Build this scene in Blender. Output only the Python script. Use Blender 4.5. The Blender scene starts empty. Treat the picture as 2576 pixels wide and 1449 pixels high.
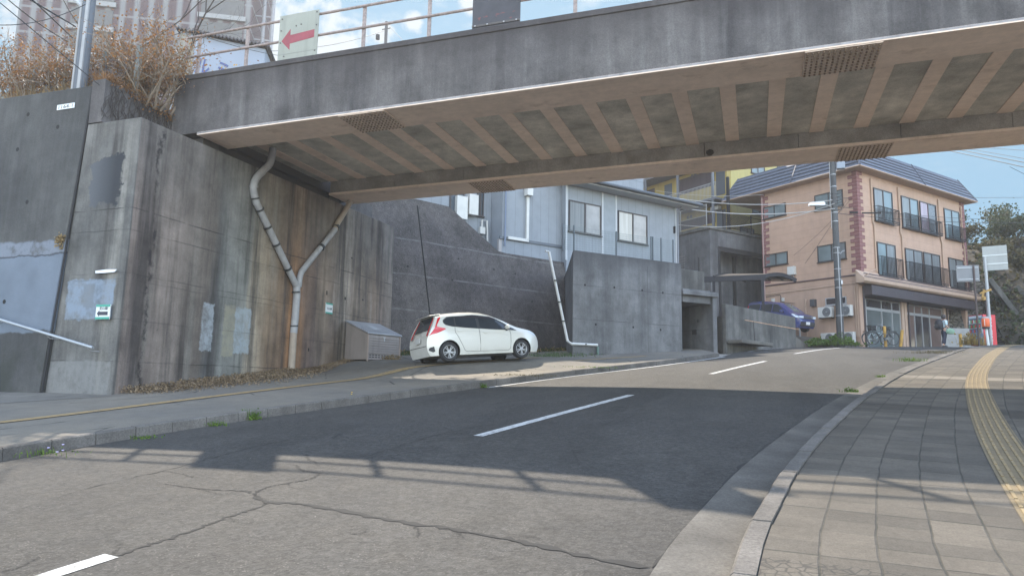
import bpy, bmesh, math, random
from math import sin, cos, pi, radians, sqrt, atan2
from mathutils import Vector, Matrix, Euler

rnd = random.Random(7)
SC = bpy.context.scene
COL = SC.collection

# ------------------------------------------------------------------ camera (surveyed from the photograph)
FPX, CXP, CYP, WPX = 1750.0, 1288.0, 724.5, 2576.0
PITCH = math.atan(244 / FPX); ROLL = radians(1.1); YAW = radians(19.3)
FW = Vector((-sin(YAW) * cos(PITCH), cos(YAW) * cos(PITCH), sin(PITCH)))
_R0 = Vector((cos(YAW), sin(YAW), 0)); _U0 = _R0.cross(FW)
IR = cos(ROLL) * _R0 + sin(ROLL) * _U0
IU = -sin(ROLL) * _R0 + cos(ROLL) * _U0


def ray(x, y):
    return FW + IR * ((x - CXP) / FPX) - IU * ((y - CYP) / FPX)


def g(x, y):
    """height of the pavement level; the eye is z = 0"""
    if y < -25: return -4.05
    if y < 36: return -1.55 + .1 * y
    if y < 50:
        t = y - 36
        return 2.05 + .1 * t - .1 * t * t / 28
    return 2.75


def survey(x, y, P0, az):
    """measure (u, z) of a photo point lying in the vertical plane through P0 heading az (deg from +Y to +X)"""
    a = radians(az); d = Vector((sin(a), cos(a))); n = Vector((d.y, -d.x)); r = ray(x, y)
    t = Vector(P0[:2]).dot(n) / Vector((r.x, r.y)).dot(n)
    P = r * t
    return (Vector((P.x, P.y)) - Vector(P0[:2])).dot(d), P.z, P


def survey_ground(x, y, dz=0.0):
    r = ray(x, y); t = 2.0
    lo = None
    while t < 120:
        p = r * t
        if p.z < g(p.x, p.y) + dz: lo = t; break
        t += .05
    if lo is None: return r * 60
    return r * lo


# ------------------------------------------------------------------ objects
def tag(o, label=None, cat=None, group=None, kind=None):
    if label: o['label'] = label
    if cat: o['category'] = cat
    if group: o['group'] = group
    if kind: o['kind'] = kind
    return o


def thing(name, loc, label, cat, group=None, az=None, rot=None):
    """Empty at the base of a thing; with az its local x runs along that heading, local -y faces the viewer's side"""
    o = bpy.data.objects.new(name, None); COL.objects.link(o)
    o.empty_display_size = .2
    o.location = loc
    if az is not None: o.rotation_euler = (0, 0, pi / 2 - radians(az))
    if rot is not None: o.rotation_euler = rot
    return tag(o, label, cat, group)


def mtx(o):
    return Matrix.Translation(o.location) @ o.rotation_euler.to_matrix().to_4x4()


def copy_tree(o, parent=None):
    c = o.copy(); COL.objects.link(c); c.parent = parent
    for ch in o.children: copy_tree(ch, c)
    return c


class MB:
    """collects polygons for ONE mesh object"""
    def __init__(s): s.v = []; s.f = []; s.m = []; s.uv = {}

    def add(s, pts, faces, m=0):
        b = len(s.v); s.v += [tuple(p) for p in pts]
        for f in faces: s.f.append([b + i for i in f]); s.m.append(m)
        return b

    def quad(s, a, b, c, d, m=0): s.add([a, b, c, d], [(0, 1, 2, 3)], m)

    def poly(s, pts, m=0): s.add(pts, [tuple(range(len(pts)))], m)

    def box(s, x0, x1, y0, y1, z0, z1, m=0):
        p = [(x, y, z) for z in (z0, z1) for y in (y0, y1) for x in (x0, x1)]
        s.add(p, [(0, 2, 3, 1), (4, 5, 7, 6), (0, 1, 5, 4), (2, 6, 7, 3), (0, 4, 6, 2), (1, 3, 7, 5)], m)

    def obox(s, M, hx, hy, hz, m=0):
        p = [M @ Vector((x, y, z)) for z in (-hz, hz) for y in (-hy, hy) for x in (-hx, hx)]
        s.add(p, [(0, 2, 3, 1), (4, 5, 7, 6), (0, 1, 5, 4), (2, 6, 7, 3), (0, 4, 6, 2), (1, 3, 7, 5)], m)

    def bar(s, a, b, w, h=None, m=0, up=(0, 0, 1)):
        a = Vector(a); b = Vector(b); d = b - a; L = d.length
        if L < 1e-6: return
        h = h or w; d.normalize(); up = Vector(up)
        if abs(d.dot(up)) > .98: up = Vector((0, 1, 0))
        x = d.cross(up).normalized(); z = x.cross(d)
        M = Matrix((x, d, z)).transposed().to_4x4(); M.translation = (a + b) / 2
        s.obox(M, w / 2, L / 2, h / 2, m)

    def prism(s, pts, vec, m=0, cap=True):
        n = len(pts); vec = Vector(vec); P = [Vector(p) for p in pts]
        fs = [(i, (i + 1) % n, n + (i + 1) % n, n + i) for i in range(n)]
        if cap: fs += [tuple(range(n - 1, -1, -1)), tuple(range(n, 2 * n))]
        s.add(P + [p + vec for p in P], fs, m)

    def tube(s, pts, r, n=8, m=0, caps=True, closed=False):
        P = [Vector(p) for p in pts]; R = r if isinstance(r, (list, tuple)) else [r] * len(P)
        rings = []; prev = None; N = len(P)
        for i, p in enumerate(P):
            if closed: t = P[(i + 1) % N] - P[i - 1]
            else: t = (P[min(i + 1, N - 1)] - P[max(i - 1, 0)])
            t.normalize()
            if prev is None:
                u = t.orthogonal().normalized()
            else:
                u = (prev - t * prev.dot(t))
                u = u.normalized() if u.length > 1e-6 else t.orthogonal().normalized()
            prev = u; w = t.cross(u)
            rings.append([p + (u * cos(2 * pi * k / n) + w * sin(2 * pi * k / n)) * R[i] for k in range(n)])
        fs = []
        for i in range(N if closed else N - 1):
            j = (i + 1) % N
            for k in range(n): fs.append((i * n + k, i * n + (k + 1) % n, j * n + (k + 1) % n, j * n + k))
        if caps and not closed: fs += [tuple(range(n - 1, -1, -1)), tuple((N - 1) * n + k for k in range(n))]
        s.add([q for r_ in rings for q in r_], fs, m)

    def rev(s, prof, M, n=24, m=0, close=False):
        """profile [(r, h)] revolved round the local z of M"""
        pts = [M @ Vector((r * cos(2 * pi * k / n), r * sin(2 * pi * k / n), h)) for r, h in prof for k in range(n)]
        fs = []; L = len(prof)
        for i in range(L if close else L - 1):
            j = (i + 1) % L
            for k in range(n): fs.append((i * n + k, i * n + (k + 1) % n, j * n + (k + 1) % n, j * n + k))
        s.add(pts, fs, m)

    def disc(s, M, r, n=24, m=0): s.poly([M @ Vector((r * cos(2 * pi * k / n), r * sin(2 * pi * k / n), 0)) for k in range(n)], m)

    def loft(s, A, B, m=0, uvA=None, uvB=None):
        b = len(s.v); n = len(A)
        s.v += [tuple(p) for p in A] + [tuple(p) for p in B]
        for i in range(n - 1): s.f.append([b + i, b + n + i, b + n + i + 1, b + i + 1]); s.m.append(m)
        if uvA:
            for i in range(n): s.uv[b + i] = uvA[i]; s.uv[b + n + i] = uvB[i]

    def build(s, name, mats, parent=None, smooth=False, bevel=0, world=False, fixn=True):
        me = bpy.data.meshes.new(name)
        V = s.v
        if world and parent is not None:
            inv = mtx(parent).inverted(); V = [inv @ Vector(p) for p in V]
        me.from_pydata([tuple(p) for p in V], [], s.f)
        if not isinstance(mats, (list, tuple)): mats = [mats]
        for m in mats: me.materials.append(m)
        if len(mats) > 1: me.polygons.foreach_set('material_index', s.m)
        if s.uv:
            ul = me.uv_layers.new(name='UVMap')
            for lp in me.loops:
                ul.data[lp.index].uv = s.uv.get(lp.vertex_index, (0, 0))
        if fixn:
            bm = bmesh.new(); bm.from_mesh(me); bmesh.ops.recalc_face_normals(bm, faces=bm.faces); bm.to_mesh(me); bm.free()
        if smooth:
            me.polygons.foreach_set('use_smooth', [True] * len(me.polygons))
            try: me.set_sharp_from_angle(angle=radians(38))
            except Exception: pass
        me.update()
        o = bpy.data.objects.new(name, me); COL.objects.link(o); o.parent = parent
        if bevel:
            b = o.modifiers.new('edge', 'BEVEL'); b.width = bevel; b.segments = 2; b.limit_method = 'ANGLE'; b.angle_limit = radians(40)
        return o


def realize(o):
    """apply the modifiers of a mesh object without operators"""
    dg = bpy.context.evaluated_depsgraph_get(); dg.update()
    me = bpy.data.meshes.new_from_object(o.evaluated_get(dg))
    o.modifiers.clear(); o.data = me
    return o


def lettering(name, text, size, mat, parent, loc, rot=(pi / 2, 0, 0), align='CENTER', shear=0.0, depth=.002, width=None, bold=0.0):
    cu = bpy.data.curves.new(name, 'FONT'); cu.body = text; cu.size = size; cu.align_x = align; cu.align_y = 'CENTER'
    cu.extrude = depth; cu.shear = shear; cu.offset = bold
    t = bpy.data.objects.new(name, cu); COL.objects.link(t)
    dg = bpy.context.evaluated_depsgraph_get(); dg.update()
    me = bpy.data.meshes.new_from_object(t.evaluated_get(dg))
    bpy.data.objects.remove(t); bpy.data.curves.remove(cu)
    if width and len(me.vertices):
        xs = [v.co.x for v in me.vertices]; k = width / max(1e-4, max(xs) - min(xs))
        for v in me.vertices: v.co.x *= k
    me.materials.clear(); me.materials.append(mat)
    o = bpy.data.objects.new(name, me); COL.objects.link(o); o.parent = parent; o.location = loc; o.rotation_euler = rot
    return o


def resample(pts, n):
    """n points spaced evenly along a smooth curve through pts"""
    P = [Vector(p) for p in pts]; D = []
    for i in range(len(P) - 1):
        p0 = P[max(i - 1, 0)]; p1 = P[i]; p2 = P[i + 1]; p3 = P[min(i + 2, len(P) - 1)]
        for k in range(16):
            t = k / 16
            D.append(.5 * ((2 * p1) + (p2 - p0) * t + (2 * p0 - 5 * p1 + 4 * p2 - p3) * t * t + (3 * p1 - p0 - 3 * p2 + p3) * t ** 3))
    D.append(P[-1])
    L = [0.0]
    for i in range(1, len(D)): L.append(L[-1] + (D[i] - D[i - 1]).length)
    out = []; j = 0
    for k in range(n):
        s_ = L[-1] * k / (n - 1)
        while j < len(L) - 2 and L[j + 1] < s_: j += 1
        t = (s_ - L[j]) / max(1e-9, L[j + 1] - L[j])
        out.append(D[j].lerp(D[j + 1], min(1, max(0, t))))
    return out


def offset2(P, d):
    """offset a 2-D polyline to its right by d"""
    out = []
    for i, p in enumerate(P):
        t = (P[min(i + 1, len(P) - 1)] - P[max(i - 1, 0)]).normalized()
        out.append(Vector((p.x + t.y * d, p.y - t.x * d)))
    return out
# ------------------------------------------------------------------ materials
class NT:
    def __init__(s, name):
        s.mat = bpy.data.materials.new(name); s.mat.use_nodes = True
        s.t = s.mat.node_tree; s.bsdf = s.t.nodes['Principled BSDF']

    def n(s, typ, **kw):
        nd = s.t.nodes.new(typ)
        for k, v in kw.items(): setattr(nd, k, v)
        return nd

    def set(s, sock, val):
        if isinstance(val, bpy.types.NodeSocket): s.t.links.new(val, sock)
        elif isinstance(val, (tuple, list)) and len(val) == 3 and sock.type == 'RGBA': sock.default_value = (*val, 1)
        else: sock.default_value = val

    def pos(s): return s.n('ShaderNodeNewGeometry').outputs['Position']
    def obj(s): return s.n('ShaderNodeTexCoord').outputs['Object']
    def uv(s): return s.n('ShaderNodeTexCoord').outputs['UV']

    def map(s, v, scale=(1, 1, 1), loc=(0, 0, 0), rot=(0, 0, 0)):
        m = s.n('ShaderNodeMapping'); s.set(m.inputs['Vector'], v)
        m.inputs['Scale'].default_value = scale; m.inputs['Location'].default_value = loc; m.inputs['Rotation'].default_value = rot
        return m.outputs[0]

    def noise(s, v, scale, detail=4, rough=.55, dist=0.0):
        m = s.n('ShaderNodeTexNoise'); s.set(m.inputs['Vector'], v); m.inputs['Scale'].default_value = scale
        m.inputs['Detail'].default_value = detail; m.inputs['Roughness'].default_value = rough; m.inputs['Distortion'].default_value = dist
        return m.outputs[0]

    def vor(s, v, scale, feature='F1', out=0, rand=1.0):
        m = s.n('ShaderNodeTexVoronoi', feature=feature); s.set(m.inputs['Vector'], v); m.inputs['Scale'].default_value = scale
        m.inputs['Randomness'].default_value = rand
        return m.outputs[out]

    def math(s, op, a, b=None, c=None, clamp=False):
        m = s.n('ShaderNodeMath', operation=op, use_clamp=clamp); s.set(m.inputs[0], a)
        if b is not None: s.set(m.inputs[1], b)
        if c is not None: s.set(m.inputs[2], c)
        return m.outputs[0]

    def sep(s, v):
        m = s.n('ShaderNodeSeparateXYZ'); s.set(m.inputs[0], v); return m.outputs

    def comb(s, x, y, z):
        m = s.n('ShaderNodeCombineXYZ'); s.set(m.inputs[0], x); s.set(m.inputs[1], y); s.set(m.inputs[2], z); return m.outputs[0]

    def mix(s, f, a, b, blend='MIX'):
        m = s.n('ShaderNodeMix', data_type='RGBA', blend_type=blend); s.set(m.inputs[0], f); s.set(m.inputs[6], a); s.set(m.inputs[7], b)
        return m.outputs[2]

    def rng(s, v, a, b, c=0.0, d=1.0, smooth=False):
        m = s.n('ShaderNodeMapRange'); m.clamp = True
        if smooth: m.interpolation_type = 'SMOOTHSTEP'
        s.set(m.inputs[0], v); s.set(m.inputs[1], a); s.set(m.inputs[2], b); s.set(m.inputs[3], c); s.set(m.inputs[4], d); return m.outputs[0]

    def ramp(s, f, stops, interp='LINEAR'):
        m = s.n('ShaderNodeValToRGB'); s.set(m.inputs[0], f); cr = m.color_ramp; cr.interpolation = interp
        while len(cr.elements) > 1: cr.elements.remove(cr.elements[-1])
        cr.elements[0].position = stops[0][0]; cr.elements[0].color = (*stops[0][1], 1)
        for p, c in stops[1:]:
            e = cr.elements.new(p); e.color = (*c, 1)
        return m.outputs[0]

    def scale(s, col, f):
        """multiply a colour by a value socket"""
        m = s.n('ShaderNodeVectorMath', operation='SCALE'); s.set(m.inputs[0], col); s.set(m.inputs[3], f); return m.outputs[0]

    def line(s, v, period, width, off=0.0):
        """1 within width of every multiple of period"""
        a = s.math('ADD', v, 1000 * period + off + period / 2)
        a = s.math('MODULO', a, period); a = s.math('SUBTRACT', a, period / 2); a = s.math('ABSOLUTE', a)
        return s.rng(a, width * .4, width, 1, 0)

    def mask(s, v, a, b, soft=.02):
        return s.math('MULTIPLY', s.rng(v, a - soft, a + soft), s.rng(v, b - soft, b + soft, 1, 0))

    def out(s, col, rough=.7, bump=None, bstr=.3, bdist=.01, metal=0.0, spec=.5):
        s.set(s.bsdf.inputs['Base Color'], col); s.set(s.bsdf.inputs['Roughness'], rough); s.set(s.bsdf.inputs['Metallic'], metal)
        s.bsdf.inputs['Specular IOR Level'].default_value = spec
        if bump is not None:
            b = s.n('ShaderNodeBump'); b.inputs['Strength'].default_value = bstr; b.inputs['Distance'].default_value = bdist
            s.set(b.inputs['Height'], bump); s.t.links.new(b.outputs[0], s.bsdf.inputs['Normal'])
        return s.mat


def paint(name, c, rough=.5, var=.12, scale=3.0, metal=0.0, dirt=0.0, spec=.5, grain=0.0):
    k = NT(name); p = k.obj()
    f = k.rng(k.noise(p, scale, 5), .25, .75, 1 - var, 1 + var)
    col = k.scale(c, f)
    if dirt:
        d = k.rng(k.noise(k.map(p, (6, 6, .6)), 1.0, 5), .5, .75, 0, dirt)
        col = k.mix(d, col, (.05, .045, .04))
    b = None
    if grain: b = k.noise(p, 90, 2)
    return k.out(col, k.rng(k.noise(p, scale * 4, 3), .3, .7, max(.02, rough - .08), min(1, rough + .08)), b, grain or .1, .004, metal, spec)


def flat(name, c, rough=.5, metal=0.0, spec=.5):
    return NT(name).out(c, rough, metal=metal, spec=spec)


def concrete(name, c1, c2, dark, streak=.6, big=.35, sx=2.2, lines=None, line_off=0.0, wob=.0, moss=None, speck=0.0, lstr=.6, grain=.18, topdirt=None):
    k = NT(name); p = k.pos()
    n1 = k.rng(k.noise(p, big, 6, .6), .3, .7)
    col = k.mix(n1, c1, c2)
    st = k.noise(k.map(p, (sx, sx, .16)), 1.0, 7, .62)
    col = k.mix(k.rng(st, .44, .72, 0, streak), col, dark)
    st2 = k.noise(k.map(p, (sx * 4, sx * 4, .35), (3, 7, 1)), 1.0, 5, .6)
    col = k.mix(k.rng(st2, .55, .78, 0, streak * .35), col, k.mix(.6, c2, (.34, .33, .31)))
    blot = k.noise(p, 1.7, 8, .68)
    col = k.scale(col, k.rng(blot, .25, .75, .66, 1.3))
    col = k.scale(col, k.rng(k.noise(k.map(p, (1, 1, .55), (5, 2, 8)), .55, 4, .6), .3, .7, .78, 1.22))
    gr = k.noise(p, 38, 4, .7)
    col = k.scale(col, k.rng(gr, .2, .8, 1 - grain * 1.6, 1 + grain * 1.6))
    if moss:
        mm = k.rng(k.noise(p, .9, 7, .65), .52, .66, 0, moss[1]); col = k.mix(mm, col, moss[0])
    z = k.sep(p)[2]
    if topdirt:
        zz = k.math('ADD', z, k.rng(k.noise(k.map(p, (1.5, 1.5, .1)), 1, 5), 0, 1, -.9, .9))
        col = k.mix(k.rng(zz, topdirt[0], topdirt[1], 0, topdirt[3]), col, topdirt[2])
    h = gr
    if lines:
        zz = k.math('ADD', z, k.rng(k.noise(p, .4, 2), 0, 1, -wob, wob))
        ln = k.line(zz, lines, .018, line_off)
        br = k.rng(k.noise(p, 1.3, 4), .38, .55)
        ln = k.math('MULTIPLY', ln, br)
        col = k.mix(k.math('MULTIPLY', ln, lstr), col, (.03, .03, .03))
    if speck:
        v = k.vor(p, 14, 'F1', 0); sp = k.math('MULTIPLY', k.rng(v, .10, .22, 1, 0), k.rng(k.noise(p, 2.1, 3), .48, .62))
        col = k.mix(k.math('MULTIPLY', sp, speck), col, (.5, .48, .45))
    hh = k.math('ADD', k.math('MULTIPLY', gr, .5), k.noise(p, 9, 5, .65))
    return k.out(col, .88, hh, .35, .02, spec=.25)


def foliage(name, cols, rough=.6, scale=9.0, trans=.35):
    k = NT(name); p = k.obj()
    n = k.noise(p, scale, 3, .6); n2 = k.noise(p, scale * .18, 2)
    f = k.math('ADD', k.math('MULTIPLY', n, .65), k.math('MULTIPLY', n2, .35))
    stops = [(.32 + .36 * i / max(1, len(cols) - 1), c) for i, c in enumerate(cols)]
    col = k.ramp(f, stops)
    m = k.out(col, rough, spec=.25)
    if trans:
        tr = k.n('ShaderNodeBsdfTranslucent'); k.set(tr.inputs[0], col)
        ms = k.n('ShaderNodeMixShader'); ms.inputs[0].default_value = trans
        k.t.links.new(k.bsdf.outputs[0], ms.inputs[1]); k.t.links.new(tr.outputs[0], ms.inputs[2])
        k.t.links.new(ms.outputs[0], k.t.nodes['Material Output'].inputs[0])
    return m


def m_asphalt():
    k = NT('asphalt'); p = k.pos(); s = k.sep(p)
    big = k.noise(p, .35, 5, .6); mid = k.noise(p, 2.6, 6, .6)
    agg = k.vor(p, 55, 'F1', 1); gr = k.noise(p, 70, 3, .7)
    base = k.mix(k.rng(big, .3, .7), (.049, .047, .044), (.040, .039, .038))
    base = k.scale(base, k.rng(mid, .25, .75, .8, 1.16))
    base = k.scale(base, k.rng(gr, .2, .8, .55, 1.45)); cs = k.vor(p, 27, 'F1', 1); base = k.scale(base, k.rng(k.sep(cs)[0], 0, 1, .78, 1.24)); base = k.scale(base, k.rng(k.noise(p, 11, 5, .7), .3, .7, .84, 1.16))
    ag = k.vor(p, 34, 'F1', 0)
    wear = k.rng(s[1], 3.2, 6.0, 1, .35)
    sp = k.math('MULTIPLY', k.rng(ag, .12, .3, 1, 0), k.math('MULTIPLY', k.rng(k.noise(p, 5, 3), .46, .6), wear))
    base = k.mix(k.math('MULTIPLY', sp, .8), base, (.15, .143, .13))
    tr = k.noise(k.map(p, (.9, .12, 1), rot=(0, 0, -.2)), 1.0, 4)
    base = k.scale(base, k.rng(tr, .3, .7, .9, 1.08))
    pt = k.rng(k.noise(k.map(p, (1, .35, 1), (3, 9, 0)), .55, 3, .5), .52, .56); base = k.scale(base, k.math('SUBTRACT', 1.0, k.math('MULTIPLY', pt, .14)))
    oil = k.math('MULTIPLY', k.rng(k.vor(p, .9, 'F1', 0), .03, .12, 1, 0), k.rng(k.noise(p, 6, 4), .4, .6)); base = k.scale(base, k.math('SUBTRACT', 1.0, k.math('MULTIPLY', oil, .45)))
    hc = k.vor(k.map(p, (.55, .55, .55)), 1.0, 'DISTANCE_TO_EDGE', 0); hcm = k.math('MULTIPLY', k.rng(k.math('ADD', hc, k.rng(k.noise(p, 14, 4), 0, 1, -.012, .012)), .0, .010, 1, 0), k.rng(k.noise(p, .45, 3), .5, .6)); base = k.mix(k.math('MULTIPLY', hcm, .55), base, (.02, .019, .018))
    wht = k.math('MULTIPLY', k.rng(k.vor(p, 5, 'F1', 0), .02, .045, 1, 0), k.rng(k.vor(p, 5, 'F1', 1) if False else k.noise(p, 1.1, 2), .55, .6)); base = k.mix(k.math('MULTIPLY', wht, .7), base, (.3, .29, .27))
    base = k.mix(1.0, base, (1.03, 1.0, .955), 'MULTIPLY')
    h = k.math('ADD', k.math('MULTIPLY', gr, .6), k.math('MULTIPLY', ag, -.7))
    return k.out(base, k.rng(mid, .3, .7, .82, .95), h, .55, .012, spec=.25)


def m_pavement_left():
    k = NT('pavement_asphalt'); p = k.pos()
    big = k.noise(p, .5, 6, .6); gr = k.noise(p, 60, 3, .7)
    c = k.mix(k.rng(big, .3, .7), (.165, .145, .115), (.115, .107, .095))
    c = k.scale(c, k.rng(gr, .2, .8, .7, 1.3)); c = k.scale(c, k.rng(k.noise(p, 3, 7, .7), .25, .75, .82, 1.15))
    cr = k.vor(k.map(p, (.55, .3, .3)), 1.0, 'DISTANCE_TO_EDGE', 0)
    c = k.mix(k.math('MULTIPLY', k.rng(cr, .002, .012, 1, 0), k.rng(k.noise(p, .8, 3), .5, .6)), c, (.03, .03, .027))
    return k.out(c, .9, gr, .5, .01, spec=.25)


def m_pavers():
    """slabs laid along the kerb: UV u = metres from the kerb, v = metres along it"""
    k = NT('paving_slabs'); uv = k.uv(); s = k.sep(uv); p = k.pos()
    wob = k.rng(k.noise(p, 3.0, 2), 0, 1, -.012, .012)
    u = k.math('ADD', s[0], wob); v = k.math('ADD', s[1], wob)
    ju = k.line(u, .345, .011, .0); jv = k.line(v, .31, .010, .0); jv2 = k.line(v, 1.24, .014, .0)
    br = k.rng(k.noise(p, 1.6, 4), .42, .58)
    jl = k.math('MAXIMUM', ju, k.math('MAXIMUM', k.math('MULTIPLY', jv, k.math('MULTIPLY', br, .75)), jv2))
    cu = k.math('FLOOR', k.math('DIVIDE', k.math('ADD', u, 345), .345)); cv = k.math('FLOOR', k.math('DIVIDE', v, .31))
    wn = k.n('ShaderNodeTexWhiteNoise', noise_dimensions='2D'); k.set(wn.inputs['Vector'], k.comb(cu, cv, 0.0))
    c = k.mix(wn.outputs[0], (.058, .054, .048), (.09, .082, .071))
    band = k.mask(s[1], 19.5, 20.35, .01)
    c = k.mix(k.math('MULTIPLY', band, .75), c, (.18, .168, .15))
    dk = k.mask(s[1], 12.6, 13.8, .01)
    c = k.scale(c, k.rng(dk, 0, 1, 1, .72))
    gr = k.noise(p, 75, 3, .7); c = k.scale(c, k.rng(gr, .2, .8, .68, 1.32)); c = k.scale(c, k.rng(k.noise(p, 18, 5, .75), .3, .7, .86, 1.14))
    st = k.noise(p, 1.4, 7, .65); c = k.scale(c, k.rng(st, .25, .75, .7, 1.22))
    dp = k.rng(k.noise(p, .5, 5), .5, .7, 0, .35); c = k.mix(dp, c, (.05, .046, .04))
    c = k.mix(1.0, c, (1.05, 1.0, .93), 'MULTIPLY')
    # cracked crazed slabs nearest the viewer
    cz = k.vor(p, 13, 'DISTANCE_TO_EDGE', 0); czm = k.math('MULTIPLY', k.rng(cz, .03, .10, 1, 0), k.rng(s[1], 4.78, 4.82, 1, 0))
    c = k.mix(k.math('MULTIPLY', czm, .7), c, (.03, .028, .026))
    c = k.mix(k.math('MULTIPLY', jl, k.rng(k.noise(p, 3.5, 5), .3, .65, .2, .9)), c, (.026, .026, .022))
    h = k.math('SUBTRACT', k.math('MULTIPLY', gr, .25), k.math('MULTIPLY', jl, 1.2))
    return k.out(c, .88, h, .5, .012, spec=.25)


def m_abutment():
    """road face: rust, lime and algae run down it in bands along Y; end face greyer"""
    k = NT('abutment_concrete'); p = k.pos(); s = k.sep(p)
    w = k.rng(k.noise(k.map(p, (1, 1.3, .25)), 1.0, 5, .6), 0, 1, -.75, .75)
    y = k.math('ADD', s[1], w)
    f = k.math('DIVIDE', k.math('SUBTRACT', y, 11.6), 12.8)
    gA = (.155, .145, .14); gB = (.095, .092, .09); gr = (.085, .095, .098); tan = (.25, .19, .125); rust = (.28, .15, .075); brn = (.12, .09, .07)
    lime = (.27, .27, .255)
    band = k.ramp(f, [(0, (.17, .155, .15)), (.05, (.105, .098, .1)), (.10, gA), (.2, gB), (.235, (.07, .08, .088)), (.275, (.16, .18, .185)), (.33, (.13, .145, .145)), (.37, (.23, .215, .18)),
                      (.42, (.155, .125, .095)), (.46, (.14, .108, .082)), (.5, (.22, .142, .088)), (.53, (.2, .128, .08)), (.56, (.13, .1, .085)), (.6, (.085, .072, .068)), (.64, (.17, .145, .12)), (.69, (.12, .105, .095)), (.73, (.26, .245, .22)),
                      (.78, (.17, .15, .13)), (.84, (.1, .09, .08)), (.9, (.155, .13, .11)), (.95, (.1, .09, .085)), (1, (.15, .14, .13))])
    band = k.mix(1.0, k.scale(band, 1.18), (1.1, .98, .88), 'MULTIPLY')
    endm = k.rng(s[1], 11.815, 11.85, 1, 0)
    endc = k.mix(k.rng(k.noise(p, .8, 6), .35, .65), (.135, .13, .12), (.085, .085, .083))
    col = k.mix(endm, band, endc)
    # weaker colour near the foot and the crown
    up = k.rng(k.math('ADD', s[2], w), 3.4, 5.2)
    grey = k.mix(k.rng(k.noise(p, .7, 6), .35, .65), (.14, .132, .122), (.1, .094, .088))
    col = k.mix(k.math('MULTIPLY', up, k.math('SUBTRACT', .62, k.math('MULTIPLY', endm, .5))), col, grey)
    st = k.noise(k.map(p, (2.0, 2.0, .13)), 1.0, 7, .62)
    col = k.mix(k.rng(st, .49, .64, 0, .78), col, (.040, .036, .035))
    lt = k.noise(k.map(p, (1.7, 1.7, .1), (11, 4, 0)), 1.0, 6, .6); col = k.mix(k.rng(lt, .55, .68, 0, .5), col, (.26, .245, .215))
    st2 = k.noise(k.map(p, (9, 9, .3), (3, 7, 1)), 1.0, 5, .6)
    col = k.scale(col, k.rng(st2, .3, .7, .88, 1.12))
    col = k.scale(col, k.rng(k.noise(p, 1.8, 8, .68), .25, .75, .66, 1.34))
    col = k.scale(col, k.rng(k.noise(k.map(p, (1, 1, .5)), .8, 4), .3, .7, .8, 1.2))
    gn = k.noise(p, 40, 4, .7); col = k.scale(col, k.rng(gn, .2, .8, .74, 1.26))
    # painted-over rectangles: pale patches on the road face and on the end face
    e = k.rng(k.noise(p, 5, 6, .75), 0, 1, -.13, .13); yy = k.math('ADD', s[1], e); zz = k.math('ADD', s[2], e); xx = k.math('ADD', s[0], e)
    def patch(c0, a0, a1, z0, z1, col_, amt, sgn):
        m = k.math('MULTIPLY', k.mask(c0, a0, a1), k.mask(zz, z0, z1)); m = k.math('MULTIPLY', m, sgn)
        m = k.math('MULTIPLY', m, k.rng(k.noise(p, 3.4, 7, .75), .34, .56, amt * .25, amt))
        return m, col_
    road = k.math('SUBTRACT', 1.0, endm)
    for a in ((yy, 14.25, 14.68, .72, 1.95, (.30, .33, .35), .85, road), (yy, 15.05, 15.5, .62, 2.0, (.30, .28, .20), .6, road), (yy, 15.5, 16.15, .72, 2.0, (.30, .34, .36), .85, road),
              (xx, -15.1, -13.66, 1.3, 2.22, (.18, .22, .27), .9, endm), (xx, -14.6, -14.25, 1.55, 2.1, (.12, .125, .13), .55, endm), (xx, -15.6, -13.55, -.5, .36, (.2, .2, .195), .55, endm)):
        m, cc = patch(*a); col = k.mix(m, col, cc)
    # the big dark spalled patch high on the end face
    e2 = k.rng(k.noise(p, 2.4, 6, .75), .2, .8, -.24, .24)
    sm = k.math('MULTIPLY', k.mask(k.math('ADD', s[0], e2), -14.75, -13.78, .015), k.mask(k.math('ADD', s[2], e2), 4.0, 5.1, .015))
    sm = k.math('MULTIPLY', sm, endm)
    col = k.mix(sm, col, k.mix(k.rng(s[0], -14.7, -14.0), (.085, .09, .098), (.034, .037, .042)))
    # a tarry crack down the road face near the corner
    cw = k.rng(k.noise(k.map(p, (1, 1, .8)), 1.0, 6, .7), 0, 1, -.35, .35)
    ck = k.math('ABSOLUTE', k.math('SUBTRACT', k.math('ADD', s[1], cw), 12.45))
    ck = k.math('MULTIPLY', k.rng(ck, .02, .10, 1, 0), k.math('MULTIPLY', k.rng(k.noise(p, 3.5, 6, .7), .44, .56), road))
    col = k.mix(k.math('MULTIPLY', ck, .85), col, (.022, .02, .022))
    # pour joints
    for zl, am in ((3.86, .8), (3.35, .55), (2.35, .4), (.36, .7), (1.3, .3), (2.2, .3)):
        d = k.math('ABSOLUTE', k.math('SUBTRACT', k.math('ADD', s[2], k.rng(k.noise(p, 1.2, 4), 0, 1, -.035, .035)), zl))
        ln = k.math('MULTIPLY', k.rng(d, .006, .02, 1, 0), k.rng(k.noise(p, 1.1, 4), .4, .55)); col = k.mix(k.math('MULTIPLY', ln, am), col, (.03, .028, .027))
    hh = k.math('ADD', k.math('MULTIPLY', gn, .5), k.noise(p, 8, 5, .65))
    hh = k.math('SUBTRACT', hh, k.math('MULTIPLY', sm, 1.2))
    return k.out(col, .9, hh, .4, .02, spec=.2)


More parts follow.
